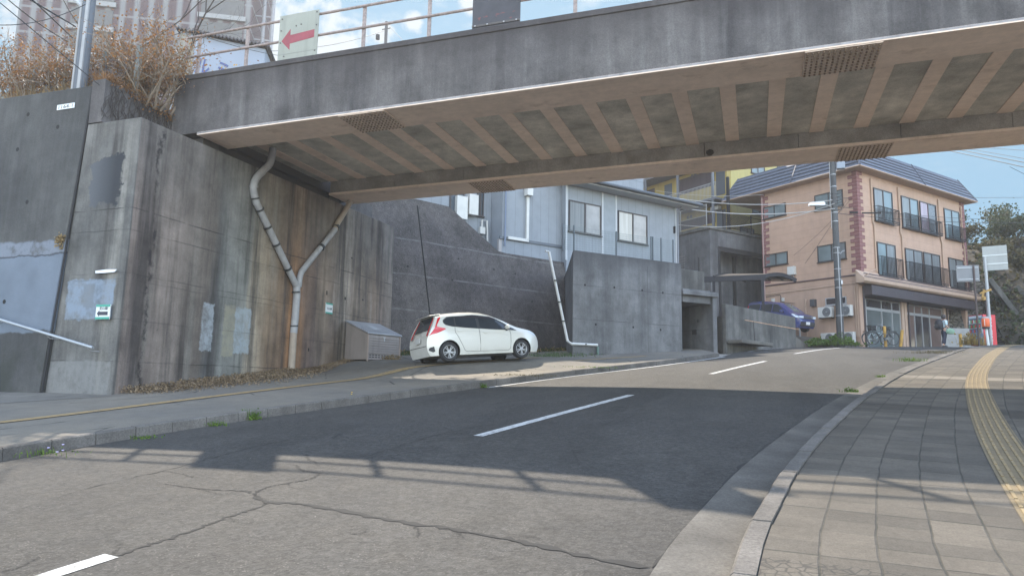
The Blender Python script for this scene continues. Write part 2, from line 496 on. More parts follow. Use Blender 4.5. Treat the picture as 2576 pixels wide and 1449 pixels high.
def m_wingwall():
    k = NT('wing_wall_concrete'); p = k.pos(); s = k.sep(p)
    col = k.mix(k.rng(k.noise(p, .5, 6), .35, .65), (.082, .082, .079), (.052, .053, .053))
    st = k.noise(k.map(p, (2.4, 2.4, .1)), 1.0, 7, .62); col = k.mix(k.rng(st, .42, .7, 0, .6), col, (.05, .048, .05))
    st2 = k.noise(k.map(p, (9, 9, .25), (3, 7, 1)), 1.0, 5, .6); col = k.scale(col, k.rng(st2, .3, .7, .9, 1.1))
    col = k.scale(col, k.rng(k.noise(p, 1.8, 8, .68), .25, .75, .78, 1.22))
    gn = k.noise(p, 40, 4, .7); col = k.scale(col, k.rng(gn, .2, .8, .76, 1.24))
    e = k.rng(k.noise(p, 2.2, 5), 0, 1, -.12, .12); zz = k.math('ADD', s[2], e)
    m = k.mask(zz, 1.0, 2.86, .02)
    m = k.math('MULTIPLY', m, k.rng(k.math('ADD', k.noise(p, .8, 4), k.math('MULTIPLY', k.rng(s[2], .9, 1.5), .5)), .5, .55))
    col = k.mix(k.math('MULTIPLY', m, .9), col, k.scale((.135, .16, .195), k.rng(k.noise(p, 1.1, 5), .3, .7, .85, 1.15)))
    m2 = k.math('MULTIPLY', k.mask(zz, 2.86, 3.2, .03), k.rng(k.noise(p, 2.6, 6, .7), .36, .5, .25, .85))
    col = k.mix(m2, col, (.17, .19, .225))
    ln = k.math('MULTIPLY', k.rng(k.math('ABSOLUTE', k.math('SUBTRACT', zz, 2.85)), .01, .03, 1, 0), .7); col = k.mix(ln, col, (.03, .03, .035))
    mo = k.math('MULTIPLY', k.rng(s[2], .2, .9, 1, 0), k.rng(k.noise(p, 1.6, 6), .4, .6)); col = k.mix(k.math('MULTIPLY', mo, .6), col, (.03, .034, .028))
    return k.out(col, .9, k.math('ADD', gn, k.noise(p, 8, 5)), .35, .02, spec=.2)


def m_bluntwall():
    """exposed-aggregate grey retaining wall"""
    k = NT('retaining_wall_concrete'); p = k.pos(); s = k.sep(p)
    col = k.mix(k.rng(k.noise(p, .35, 6), .35, .65), (.085, .082, .084), (.056, .054, .057))
    st = k.noise(k.map(p, (1.6, 1.6, .2)), 1.0, 6, .6); col = k.mix(k.rng(st, .45, .7, 0, .45), col, (.05, .048, .055))
    g1 = k.noise(p, 26, 4, .75); col = k.scale(col, k.rng(g1, .25, .75, .4, 1.6)); col = k.scale(col, k.rng(k.noise(p, 4.5, 6, .75), .3, .7, .68, 1.32)); col = k.scale(col, k.rng(k.noise(p, .8, 4), .3, .7, .75, 1.2)); col = k.mix(1.0, col, (1.1, 1.02, .92), 'MULTIPLY')
    v = k.vor(p, 17, 'F1', 0); sp = k.math('MULTIPLY', k.rng(v, .08, .24, 1, 0), k.rng(k.noise(p, 1.4, 4), .42, .62))
    col = k.mix(k.math('MULTIPLY', sp, .55), col, (.36, .35, .33))
    for zl in (6.15, 4.55, 3.0):
        zz = k.math('ADD', s[2], k.rng(k.noise(p, .7, 3), 0, 1, -.05, .05))
        d = k.math('ABSOLUTE', k.math('SUBTRACT', zz, zl)); ln = k.math('MULTIPLY', k.rng(d, .01, .05, 1, 0), k.rng(k.noise(p, 1.5, 4), .35, .6))
        col = k.mix(k.math('MULTIPLY', ln, .55), col, (.19, .185, .18))
    hh = k.math('ADD', g1, k.math('MULTIPLY', v, -.6))
    return k.out(col, .92, hh, .6, .03, spec=.2)


def m_siding(name, c, period, axis, lw=.012, dirt=.15, lstr=.45):
    k = NT(name); p = k.obj(); s = k.sep(p)
    ln = k.line(s[axis], period, lw)
    col = k.scale(c, k.rng(k.noise(p, .8, 6, .6), .3, .7, .93, 1.06))
    d = k.rng(k.noise(k.map(p, (3.2, 3.2, .22)), 1.0, 6), .48, .75, 0, dirt * 1.6); col = k.mix(d, col, k.mix(.6, c, (.1, .09, .085)))
    col = k.scale(col, k.rng(k.noise(p, 2.2, 6, .65), .3, .7, .93, 1.06))
    col = k.mix(k.math('MULTIPLY', ln, lstr), col, k.scale(c, .35))
    gr = k.noise(p, 45, 3, .7); col = k.scale(col, k.rng(gr, .2, .8, .93, 1.07))
    return k.out(col, .7, k.math('SUBTRACT', k.math('MULTIPLY', gr, .15), ln), .4, .012, spec=.3)


def m_glass(name, c=(.10, .12, .13), rough=.06, curtain=None):
    """window pane with what hangs behind it"""
    k = NT(name); p = k.obj()
    col = k.scale(c, k.rng(k.noise(p, .9, 3), .3, .7, .75, 1.3))
    if curtain:
        s = k.sep(p); w = k.noise(k.map(p, (9, 9, .25)), 1.0, 3); col = k.mix(.85, col, k.scale(curtain, k.rng(w, .3, .7, .7, 1.15)))
    return k.out(col, rough, k.noise(p, 1.5, 2), .04, .02, spec=.4)


M = {}
M['asphalt'] = m_asphalt(); M['pave_l'] = m_pavement_left(); M['pavers'] = m_pavers(); M['abut'] = m_abutment(); M['wing'] = m_wingwall(); M['retain'] = m_bluntwall()
M['parapet'] = concrete('girder_casing_concrete', (.135, .124, .118), (.084, .078, .077), (.042, .039, .040), .85, .45, 1.4, topdirt=(6.9, 8.0, (.042, .037, .038), .75))
M['block'] = concrete('cast_block_concrete', (.165, .165, .165), (.10, .102, .103), (.06, .06, .064), .6, .45, 2.0, lines=1.42, line_off=1.5, wob=.02, topdirt=(4.7, 5.6, (.05, .05, .052), .75))
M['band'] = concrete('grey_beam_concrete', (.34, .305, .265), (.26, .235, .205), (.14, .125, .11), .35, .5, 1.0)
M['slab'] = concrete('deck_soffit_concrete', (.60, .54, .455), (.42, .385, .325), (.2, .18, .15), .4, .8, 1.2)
M['patch'] = concrete('dark_asphalt_patch', (.034, .033, .032), (.028, .027, .027), (.02, .02, .02), .2, 1, 2)
M['podium'] = concrete('dark_stained_concrete', (.12, .12, .124), (.085, .085, .09), (.045, .045, .05), .7, .4, 1.8)
M['lowwall'] = concrete('mottled_old_concrete', (.13, .125, .115), (.07, .068, .064), (.03, .03, .028), .7, .9, 2.0)
M['kerb'] = concrete('kerb_stone', (.115, .105, .095), (.085, .078, .07), (.045, .04, .036), .3, 1.2, 2.0, grain=.3)
M['ground'] = concrete('pale_far_ground', (.30, .28, .25), (.24, .225, .2), (.15, .14, .12), .2, .2, .3)  # lightened so the ground bounces more light up under the bridge
M['gutter'] = concrete('gutter_concrete', (.098, .09, .078), (.07, .065, .058), (.042, .039, .035), .3, .8, .8, grain=.25)
M['apron'] = concrete('apron_concrete', (.14, .13, .112), (.105, .098, .088), (.06, .055, .05), .3, .5, .8)


def m_peach_steel():
    k = NT('peach_girder_paint'); p = k.pos()
    c = k.mix(k.rng(k.noise(k.map(p, (.25, 1.2, 1)), 1.0, 5), .3, .7), (.80, .625, .50), (.70, .54, .425))
    st = k.noise(k.map(p, (.06, 7, 1)), 1.0, 4, .6); c = k.mix(k.rng(st, .55, .75, 0, .22), c, (.36, .26, .19))
    c = k.scale(c, k.rng(k.noise(p, 5, 5, .7), .3, .7, .9, 1.07))
    rs = k.math('MULTIPLY', k.rng(k.noise(k.map(p, (1.3, 2.2, 1)), 1.0, 7, .7), .57, .72), .5); c = k.mix(rs, c, (.30, .17, .09))
    wt_ = k.rng(k.noise(k.map(p, (.5, .5, 1), (7, 2, 0)), 1.0, 5, .6), .55, .7, 0, .28); c = k.mix(wt_, c, (.34, .28, .23))
    return k.out(c, .6, k.noise(p, 1.2, 3), .05, .03, spec=.4)


M['peach'] = m_peach_steel()
M['rail'] = paint('weathered_cream_rail_paint', (.24, .19, .17), .65, .35, 14)
M['white_line'] = None


def m_marking(name, c, wear):
    k = NT(name); p = k.pos()
    n = k.noise(p, 11, 6, .7); n2 = k.noise(p, 60, 3, .7)
    f = k.rng(k.math('ADD', k.math('MULTIPLY', n, .7), k.math('MULTIPLY', n2, .4)), .42 + wear, .62 + wear, .08, .95)
    col = k.mix(f, (.08, .076, .07), c)
    return k.out(col, .75, n2, .3, .005, spec=.3)


M['white_line'] = m_marking('worn_white_road_paint', (.42, .42, .41), -.03)
M['yellow_line'] = m_marking('worn_yellow_pavement_paint', (.30, .205, .09), -.03)


def m_tactile():
    k = NT('tactile_paving_yellow'); uv = k.uv(); s = k.sep(uv); p = k.pos()
    ln = k.line(s[1], .3, .012); ln2 = k.line(s[0], .2, .008)
    c = k.mix(k.rng(k.noise(p, 2, 6, .65), .3, .7), (.165, .125, .07), (.125, .097, .06))
    c = k.scale(c, k.rng(k.noise(p, 60, 3, .7), .2, .8, .75, 1.25))
    c = k.mix(k.math('MULTIPLY', k.math('MAXIMUM', ln, ln2), .8), c, (.06, .05, .035))
    return k.out(c, .85, k.math('MULTIPLY', ln, -1), .4, .01, spec=.3)


M['tactile'] = m_tactile()
M['tactile_bar'] = paint('tactile_bar_yellow', (.185, .135, .068), .8, .25, 3)
# ------------------------------------------------------------------ light, sky, camera
SUN_AZ, SUN_EL = radians(-35), radians(49)
SDIR = Vector((sin(SUN_AZ) * cos(SUN_EL), cos(SUN_AZ) * cos(SUN_EL), sin(SUN_EL)))
sl = bpy.data.lights.new('sun', 'SUN'); sl.energy = 2.5; sl.angle = radians(.53); sl.color = (1.0, .90, .76)
so = bpy.data.objects.new('sun', sl); COL.objects.link(so); so.rotation_euler = (-SDIR).to_track_quat('-Z', 'Y').to_euler(); so.location = (-20, 30, 40)

W = bpy.data.worlds.new('World'); SC.world = W; W.use_nodes = True
wt = W.node_tree; bg = wt.nodes['Background']
sky = wt.nodes.new('ShaderNodeTexSky'); sky.sky_type = 'NISHITA'; sky.sun_disc = False
sky.sun_elevation = SUN_EL; sky.sun_rotation = SUN_AZ; sky.altitude = 100; sky.air_density = 1.3; sky.dust_density = 1.2; sky.ozone_density = 1.5
# soft clouds laid on the sky dome (direction based)
tc = wt.nodes.new('ShaderNodeTexCoord')
sp = wt.nodes.new('ShaderNodeSeparateXYZ'); wt.links.new(tc.outputs['Generated'], sp.inputs[0])


def wmath(op, a, b=None):
    m = wt.nodes.new('ShaderNodeMath'); m.operation = op
    for i, v in enumerate((a, b)):
        if v is None: continue
        if isinstance(v, bpy.types.NodeSocket): wt.links.new(v, m.inputs[i])
        else: m.inputs[i].default_value = v
    return m.outputs[0]


zc = wmath('ADD', wmath('MAXIMUM', sp.outputs[2], 0.0), .12)
cmb = wt.nodes.new('ShaderNodeCombineXYZ')
wt.links.new(wmath('DIVIDE', sp.outputs[0], zc), cmb.inputs[0]); wt.links.new(wmath('DIVIDE', sp.outputs[1], zc), cmb.inputs[1])
cn = wt.nodes.new('ShaderNodeTexNoise'); cn.inputs['Scale'].default_value = 4.2; cn.inputs['Detail'].default_value = 8; cn.inputs['Roughness'].default_value = .58
wt.links.new(cmb.outputs[0], cn.inputs[0])
cr = wt.nodes.new('ShaderNodeMapRange'); cr.interpolation_type = 'SMOOTHSTEP'
cr.inputs[1].default_value = .53; cr.inputs[2].default_value = .70; cr.inputs[3].default_value = 0; cr.inputs[4].default_value = .8
wt.links.new(cn.outputs[0], cr.inputs[0])
# clouds thin out to the east side
side = wt.nodes.new('ShaderNodeMapRange'); side.inputs[1].default_value = .15; side.inputs[2].default_value = -.25; side.inputs[3].default_value = .12; side.inputs[4].default_value = 1
wt.links.new(sp.outputs[0], side.inputs[0])
cf0 = wmath('MULTIPLY', cr.outputs[0], side.outputs[0])
# banks of small cumulus low over the railway
fine = wt.nodes.new('ShaderNodeTexNoise'); fine.inputs['Scale'].default_value = 22; fine.inputs['Detail'].default_value = 7; fine.inputs['Roughness'].default_value = .6
wt.links.new(tc.outputs['Generated'], fine.inputs[0])
acc = None
for px_, py_, rad_ in ((645, 20, .07), (690, 62, .07), (735, 18, .06), (840, 45, .04), (830, 122, .045), (945, 102, .035), (685, 150, .055), (1040, 60, .02), (6, 40, .04), (1180, 20, .02)):
    c_ = ray(px_, py_).normalized(); dv = wt.nodes.new('ShaderNodeVectorMath'); dv.operation = 'DISTANCE'; wt.links.new(tc.outputs['Generated'], dv.inputs[0]); dv.inputs[1].default_value = c_
    q_ = wmath('SUBTRACT', 1.0, wmath('DIVIDE', dv.outputs['Value'], rad_)); acc = q_ if acc is None else wmath('MAXIMUM', acc, q_)
puff = wt.nodes.new('ShaderNodeMapRange'); puff.interpolation_type = 'SMOOTHSTEP'
for i_, v_ in ((1, .12), (2, .62), (3, 0), (4, .8)): puff.inputs[i_].default_value = v_
ac0 = wmath('MAXIMUM', acc, 0.0)
nz_ = wmath('MULTIPLY', wmath('SUBTRACT', fine.outputs[0], .5), 2.6)
wt.links.new(wmath('ADD', wmath('MULTIPLY', ac0, .62), wmath('MULTIPLY', nz_, wmath('MINIMUM', wmath('MULTIPLY', ac0, 5.0), 1.0))), puff.inputs[0])
cf = wmath('MAXIMUM', cf0, puff.outputs[0])
# sky ahead dimmed; unseen sky behind the viewer boosted and desaturated to fill shade
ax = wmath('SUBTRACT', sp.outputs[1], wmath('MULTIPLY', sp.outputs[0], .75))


def wrange(v, a, b_, c, d, smooth=False):
    m = wt.nodes.new('ShaderNodeMapRange'); m.interpolation_type = 'SMOOTHSTEP' if smooth else 'LINEAR'
    for i_, q_ in ((1, a), (2, b_), (3, c), (4, d)): m.inputs[i_].default_value = q_
    wt.links.new(v, m.inputs[0]); return m.outputs[0]


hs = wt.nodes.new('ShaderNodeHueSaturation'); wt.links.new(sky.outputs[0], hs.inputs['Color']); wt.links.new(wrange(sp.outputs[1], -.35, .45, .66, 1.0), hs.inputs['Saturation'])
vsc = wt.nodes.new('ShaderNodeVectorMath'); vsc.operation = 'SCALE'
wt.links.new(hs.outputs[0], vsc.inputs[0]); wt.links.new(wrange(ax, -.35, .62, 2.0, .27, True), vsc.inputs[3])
# the glare of the sky ahead is held down to its clear blue
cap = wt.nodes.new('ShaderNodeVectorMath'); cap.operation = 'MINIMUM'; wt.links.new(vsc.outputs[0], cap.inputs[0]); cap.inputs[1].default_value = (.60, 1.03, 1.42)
def wmix(f, a, b_):
    m = wt.nodes.new('ShaderNodeMix'); m.data_type = 'RGBA'; wt.links.new(f, m.inputs[0])
    for sk_, q_ in ((m.inputs[6], a), (m.inputs[7], b_)):
        if isinstance(q_, tuple): sk_.default_value = q_
        else: wt.links.new(q_, sk_)
    return m.outputs[2]
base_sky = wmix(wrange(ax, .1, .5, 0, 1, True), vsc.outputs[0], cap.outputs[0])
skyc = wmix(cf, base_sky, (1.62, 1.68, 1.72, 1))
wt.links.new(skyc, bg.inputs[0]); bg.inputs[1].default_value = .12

cam = bpy.data.cameras.new('camera'); camo = bpy.data.objects.new('camera', cam); COL.objects.link(camo); SC.camera = camo
cam.sensor_width = 36; cam.lens = FPX / WPX * 36; cam.clip_end = 2000; cam.clip_start = .05
camo.matrix_world = Matrix((IR, IU, -FW)).transposed().to_4x4()
vs = SC.view_settings; vs.view_transform = 'Standard'; vs.look = 'None'; vs.gamma = 1; vs.exposure = 2.18; vs.use_curve_mapping = False

# ------------------------------------------------------------------ ground, road, pavements
b = MB()
ys = [-300, -80, -25] + [-25 + 2.5 * i for i in range(1, 31)] + [60, 90, 160, 300, 600]
xs = [-600, -200, -80, -40, -20, 0, 20, 40, 80, 200, 600]
P = [(x, y, g(x, y) - .24) for y in ys for x in xs]; nx = len(xs)
b.add(P, [(j * nx + i, j * nx + i + 1, (j + 1) * nx + i + 1, (j + 1) * nx + i) for j in range(len(ys) - 1) for i in range(nx - 1)])
tag(b.build('ground', M['ground'], smooth=True), kind='structure')

PK0 = Vector((-8.55, 20.75)); PKD = Vector((sin(radians(40)), cos(radians(40))))


def gl(x, y):
    """left pavement: it swells where the car is parked"""
    q = Vector((x, y)) - PK0; u = q.dot(PKD); v = q.dot(Vector((PKD.y, -PKD.x)))
    a = max(0, abs(u) - 2.4) / 2.4; c = max(0, v - 1.0) / 1.5
    return g(x, y) + .20 * max(0, 1 - a * a * (3 - 2 * min(1, a)) if a < 1 else 0) * max(0, 1 - c * c * (3 - 2 * min(1, c)) if c < 1 else 0)


RD = -.15     # the carriageway lies below the pavements
KERB_L = [(-10.2, -14), (-9.7, -4), (-9.25, 3), (-8.95, 6.4), (-8.55, 9.2), (-7.75, 12.2), (-6.6, 15.7), (-5.3, 19.4), (-3.7, 23.4), (-2.4, 27.0), (-1.35, 30.5)]
GUT_R = [(-1.0, -14), (-.9, -4), (-.8, 2), (-.68, 4.9), (-.46, 6.6), (-.12, 8.6), (.55, 11.6), (1.4, 15.0), (2.9, 20.2), (4.35, 24.6), (5.9, 29.0), (7.8, 34.3), (10.2, 40.2), (13.4, 45.5), (19, 52), (30, 62)]
EDGE_FAR = [(-1.35, 30.5), (-.75, 34), (.3, 37.6), (1.7, 40.2), (3.4, 42.0), (5.4, 43.0), (8.0, 44.9), (11, 48.3), (20, 58.5), (27, 66)]
V2 = lambda L: [Vector((x, y, 0)) for x, y in L]
NRD = 160
left_all = resample(V2(KERB_L + EDGE_FAR[1:]), NRD); right_all = resample(V2(GUT_R), NRD)
b = MB(); K = 12; rows = []
for i in range(NRD):
    row = []
    for j in range(K + 1):
        p = left_all[i].lerp(right_all[i], j / K)
        row.append((p.x, p.y, g(p.x, p.y) + RD + .05 * sin(pi * j / K)))
    rows.append(row)
for i in range(NRD - 1): b.loft(rows[i], rows[i + 1])
tag(b.build('road', M['asphalt'], smooth=True), kind='structure')


def roadz(x, y):
    """height of the cambered road surface"""
    best = 0
    i = min(range(NRD), key=lambda i_: abs(left_all[i_].lerp(right_all[i_], .5).y - y))
    a, c = left_all[i], right_all[i]; t = min(1, max(0, (Vector((x, y, 0)) - a).dot(c - a) / (c - a).length_squared))
    return g(x, y) + RD + .05 * sin(pi * t)


gut = resample(V2(GUT_R), 200)


def strip(name, base, d0, d1, z0, z1, mat, n=200, smooth=True, zfun=None):
    zf = zfun or g
    A = offset2(base, d0); B = offset2(base, d1)
    b_ = MB(); L = 0; uvA = []; uvB = []
    for i in range(n):
        if i: L += (base[i] - base[i - 1]).length
        uvA.append((d0, L)); uvB.append((d1, L))
    b_.loft([(p.x, p.y, zf(p.x, p.y) + z0) for p in A], [(p.x, p.y, zf(p.x, p.y) + z1) for p in B], 0, uvA, uvB)
    return b_


b = strip('gutter', gut, 0, .5, RD + .012, RD - .012, None)
tag(b.build('gutter', M['gutter'], smooth=True), kind='structure')


def kerb_mesh(base, d0, d1, zb, zt, far_drop=None, joint=.6):
    """kerb stones with small gaps between them"""
    b_ = MB(); L = 0; seg = []
    P_ = base; cum = [0]
    for i in range(1, len(P_)): cum.append(cum[-1] + (P_[i] - P_[i - 1]).length)
    nst = int(cum[-1] / joint)
    def at(s_):
        for i in range(len(cum) - 1):
            if cum[i + 1] >= s_:
                t = (s_ - cum[i]) / max(1e-6, cum[i + 1] - cum[i]); return P_[i].lerp(P_[i + 1], t)
        return P_[-1]
    for k_ in range(nst):
        s0 = k_ * joint + .005; s1 = (k_ + 1) * joint - .005
        a, c = at(s0), at(s1); t = (c - a).normalized(); n_ = Vector((t.y, -t.x, 0))
        j = rnd.uniform(-.006, .006); jz = rnd.uniform(-.005, .006)
        pts = []
        for p in (a, c):
            q0 = p + n_ * (d0 + j); q1 = p + n_ * (d1 + j); zt_ = zt + jz
            if far_drop and p.y > far_drop[0]: zt_ -= far_drop[1] * min(1, (p.y - far_drop[0]) / 3)
            z = g(p.x, p.y); lean = n_ * (.02 if d1 > d0 else -.02)
            pts += [(q0.x, q0.y, z + zb), (q0.x + lean.x, q0.y + lean.y, z + zt_ - .018), (q0.x + lean.x * 2, q0.y + lean.y * 2, z + zt_), (q1.x, q1.y, z + zt_), (q1.x, q1.y, z + zb)]
        b_.add(pts, [(0, 1, 6, 5), (1, 2, 7, 6), (2, 3, 8, 7), (3, 4, 9, 8), (0, 4, 3, 2, 1), (5, 6, 7, 8, 9)])
    return b_


b = kerb_mesh(gut, .5, .67, RD - .03, .006, far_drop=(34, .09))
tag(b.build('kerb', M['kerb']), kind='structure')
# right pavement
A = offset2(gut, .672); b = MB(); L = 0; prev = None
offs = [0, .62, 1.24, 1.86, 2.48, 3.1, 3.72, 5.0, 8.0, 12.0]
cum = [0]
for i in range(1, 200): cum.append(cum[-1] + (gut[i] - gut[i - 1]).length)
OFF0 = next(c for c, p in zip(cum, gut) if p.y > 0)
rows = [offset2(gut, .672 + d) for d in offs]
b_rows = [[(p.x, p.y, g(p.x, p.y) + .002 * min(1, j)) for p in r_] for j, r_ in enumerate(rows)]
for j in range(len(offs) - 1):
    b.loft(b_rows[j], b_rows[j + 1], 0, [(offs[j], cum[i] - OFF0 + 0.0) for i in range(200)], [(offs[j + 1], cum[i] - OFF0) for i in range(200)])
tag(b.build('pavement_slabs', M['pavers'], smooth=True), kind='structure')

# tactile strip: base tiles and raised guide bars
TL = [(1.15, 1.0), (1.35, 3.0), (1.62, 5.0), (2.1, 7.8), (2.72, 10.9), (3.6, 14.8), (4.65, 19.0), (6.0, 23.6), (8.3, 30.8), (11.4, 39.2), (15, 46)]
tl = resample(V2(TL), 150)
b = strip('tactile', tl, 0, .42, .006, .006, None, n=150)
tag(b.build('tactile_paving', M['tactile'], smooth=True), kind='structure')
b = MB(); cumt = [0]
for i in range(1, 150): cumt.append(cumt[-1] + (tl[i] - tl[i - 1]).length)


def along(P_, cum_, s_):
    for i in range(len(cum_) - 1):
        if cum_[i + 1] >= s_:
            t = (s_ - cum_[i]) / max(1e-6, cum_[i + 1] - cum_[i]); q = P_[i].lerp(P_[i + 1], t); d = (P_[i + 1] - P_[i]).normalized(); return q, d
    return P_[-1], (P_[-1] - P_[-2]).normalized()


k_ = 0
while (k_ + 1) * .3 < cumt[-1] - .05:
    for dd in (.05, .13, .21, .29, .37):
        q0, d = along(tl, cumt, k_ * .3 + .025); q1, d = along(tl, cumt, k_ * .3 + .275); n_ = Vector((d.y, -d.x, 0)) * dd
        a = q0 + n_; c = q1 + n_; a.z = g(a.x, a.y) + .007; c.z = g(c.x, c.y) + .007
        b.bar(a, c, .026, .012)
    k_ += 1
tag(b.build('tactile_guide_bars', M['tactile_bar']), kind='structure')

# left pavement with kerb
kl = resample(V2(KERB_L), 140)
b = kerb_mesh([Vector(p) for p in kl], 0, -.16, RD - .03, .012)
tag(b.build('kerb', M['kerb']), kind='structure')
b = MB()
inner = offset2(kl, -.162)
LW = [(-30, -14), (-30, 0), (-30, 6), (-18, 11.75), (-13.9, 13.0), (-13.9, 24.2), (-13.9, 25.0), (-12.5, 27.5), (-9.0, 33.0), (-6.0, 36), (-3.0, 36)]
lw = resample(V2(LW), 140)
rows = [[(a.lerp(Vector((c.x, c.y, 0)), t / 16)) for a, c in zip(lw, inner)] for t in range(17)]
rows = [[(p.x, p.y, gl(p.x, p.y)) for p in r_] for r_ in rows]
for j in range(16): b.loft(rows[j], rows[j + 1])
tag(b.build('pavement', M['pave_l'], smooth=True), kind='structure')
# yellow painted line along it
YL = [(-13.9, 2), (-12.3, 6.4), (-11.5, 8.2), (-10.95, 11.6), (-10.2, 15.6), (-9.1, 19.0), (-7.5, 22.6), (-5.8, 25.4), (-4.2, 27.9)]
yl = resample(V2(YL), 60)
b = strip('y', yl, 0, .27, .012, .012, None, n=60, zfun=gl)
tag(b.build('pavement_line', M['yellow_line']), kind='structure')
# concrete apron in front of the end wall
ap = [survey_ground(0, 985), survey_ground(120, 984), survey_ground(265, 996), survey_ground(300, 1000), survey_ground(0, 1020)]
ap = [(-17.6, 11.7), (-15.4, 11.72), (-13.55, 11.6), (-13.0, 11.7), (-14.3, 9.8), (-20, 8.6)]
b = MB(); b.poly([(x, y, g(x, y) + .006) for x, y in ap]); tag(b.build('apron', M['apron']), kind='structure')


# painted markings on the road
def mark(pts, w, name='road_marking', dz=.005):
    P_ = resample([Vector((x, y, 0)) for x, y in pts], max(4, int(len(pts) * 5))); A_ = offset2(P_, -w / 2); B_ = offset2(P_, w / 2); b_ = MB()
    b_.loft([(p.x, p.y, roadz(p.x, p.y) + dz) for p in A_], [(p.x, p.y, roadz(p.x, p.y) + dz) for p in B_])
    return tag(b_.build(name, M['white_line']), kind='structure')


mark([(-5.2, -1.2), (-4.72, 1.5), (-4.36, 3.95)], .16)
mark([(-3.72, 9.3), (-3.15, 12.0), (-2.5, 14.9)], .16)
mark([(-1.2, 20.7), (-.45, 23.8), (.35, 26.8)], .16)
mark([(1.6, 32.0), (2.7, 35.2), (4.0, 38.0)], .16)
mark([(-6.28, 16.2), (-5.0, 20.0), (-3.45, 23.6), (-2.15, 27.2), (-1.2, 30.2)], .15)
mark([(-.3, 34.4), (.75, 37.6), (2.1, 39.9), (3.7, 41.5), (5.6, 42.4), (7.2, 43.5)], .16)

# cracks in the asphalt: thin irregular tarry strips following the real ones
M['crack'] = flat('tarry_crack', (.014, .013, .012), .95)


def crack(px, w0, w1, jit=.014, n=60):
    w0 *= 2.1; w1 *= 2.1
    pts = [survey_ground(x * .9055, y * .9055, RD + .03) for x, y in px]
    P_ = resample([Vector((p.x, p.y, 0)) for p in pts], n)
    A_, B_ = [], []
    for i, p in enumerate(P_):
        t = (P_[min(i + 1, n - 1)] - P_[max(i - 1, 0)]).normalized(); nn = Vector((t.y, -t.x, 0))
        w = (w0 + (w1 - w0) * i / (n - 1)) * rnd.choice((.25, .5, .8, 1, 1.3)) * (0.15 if i in (0, n - 1) else 1); o_ = nn * rnd.gauss(0, jit)
        for Q, s_ in ((A_, -1), (B_, 1)):
            q = p + o_ + nn * s_ * w / 2; Q.append((q.x, q.y, roadz(q.x, q.y) + .004))
    b_ = MB(); b_.loft(A_, B_); return tag(b_.build('road_crack', M['crack']), kind='structure')


CK = [([(745, 1408), (700, 1378), (660, 1371), (560, 1367), (455, 1352)], .016, .008), ([(705, 1384), (740, 1402), (830, 1408), (1000, 1434), (1120, 1456), (1210, 1465), (1370, 1488), (1440, 1500), (1540, 1525), (1640, 1542), (1760, 1560), (1805, 1570)], .03, .034),
      ([(700, 1380), (735, 1364), (800, 1350), (855, 1338), (890, 1320)], .016, .012), ([(890, 1320), (840, 1312), (822, 1298)], .012, .006), ([(885, 1302), (878, 1292), (855, 1280), (850, 1266)], .008, .008),
      ([(745, 1406), (640, 1445), (480, 1500), (300, 1558), (180, 1600)], .018, .02), ([(140, 1392), (240, 1364), (330, 1340), (450, 1314), (540, 1288), (640, 1262), (760, 1232), (840, 1214)], .006, .014),
      ([(460, 1312), (520, 1326), (540, 1333)], .01, .006), ([(0, 1600), (60, 1582), (110, 1560)], .01, .006), ([(925, 1222), (950, 1205), (985, 1198)], .012, .006), ([(1005, 1276), (1090, 1250), (1180, 1222), (1260, 1202), (1370, 1182)], .005, .01),
      ([(1360, 1126), (1430, 1116), (1500, 1108), (1520, 1100)], .012, .012), ([(1670, 1186), (1710, 1168)], .008, .006), ([(1810, 1568), (1900, 1470), (1990, 1368), (2080, 1272), (2190, 1190), (2290, 1120)], .02, .012)]
CK += [([(560, 1367), (600, 1380), (640, 1378)], .006, .004), ([(1150, 1460), (1165, 1485), (1150, 1500)], .008, .004), ([(800, 1350), (812, 1362), (840, 1366)], .006, .004), ([(1440, 1500), (1470, 1490), (1500, 1494)], .006, .003), ([(640, 1445), (655, 1460), (690, 1462)], .006, .003),
       ([(940, 1210), (975, 1225), (1000, 1222)], .008, .004), ([(960, 1225), (930, 1240), (945, 1252)], .008, .004), ([(1230, 1190), (1262, 1202), (1290, 1212)], .008, .004), ([(980, 1490), (1010, 1482), (1020, 1476)], .008, .004), ([(1290, 1500), (1265, 1475), (1260, 1470)], .006, .003), ([(300, 1558), (330, 1530), (322, 1510)], .005, .003)]
for c in CK: crack(*c)
# an older patch of darker asphalt up the road
pp = [survey_ground(x, y, RD) for x, y in ((2215, 905), (2260, 886), (2330, 884), (2385, 890), (2330, 902))]
b = MB(); b.poly([(p.x, p.y, roadz(p.x, p.y) + .004) for p in pp]); tag(b.build('asphalt_patch', M['patch']), kind='structure')
# ------------------------------------------------------------------ abutment, walls, railway embankment
def slope_z(x): return 6.4 + .0105 * (x + 13.4)


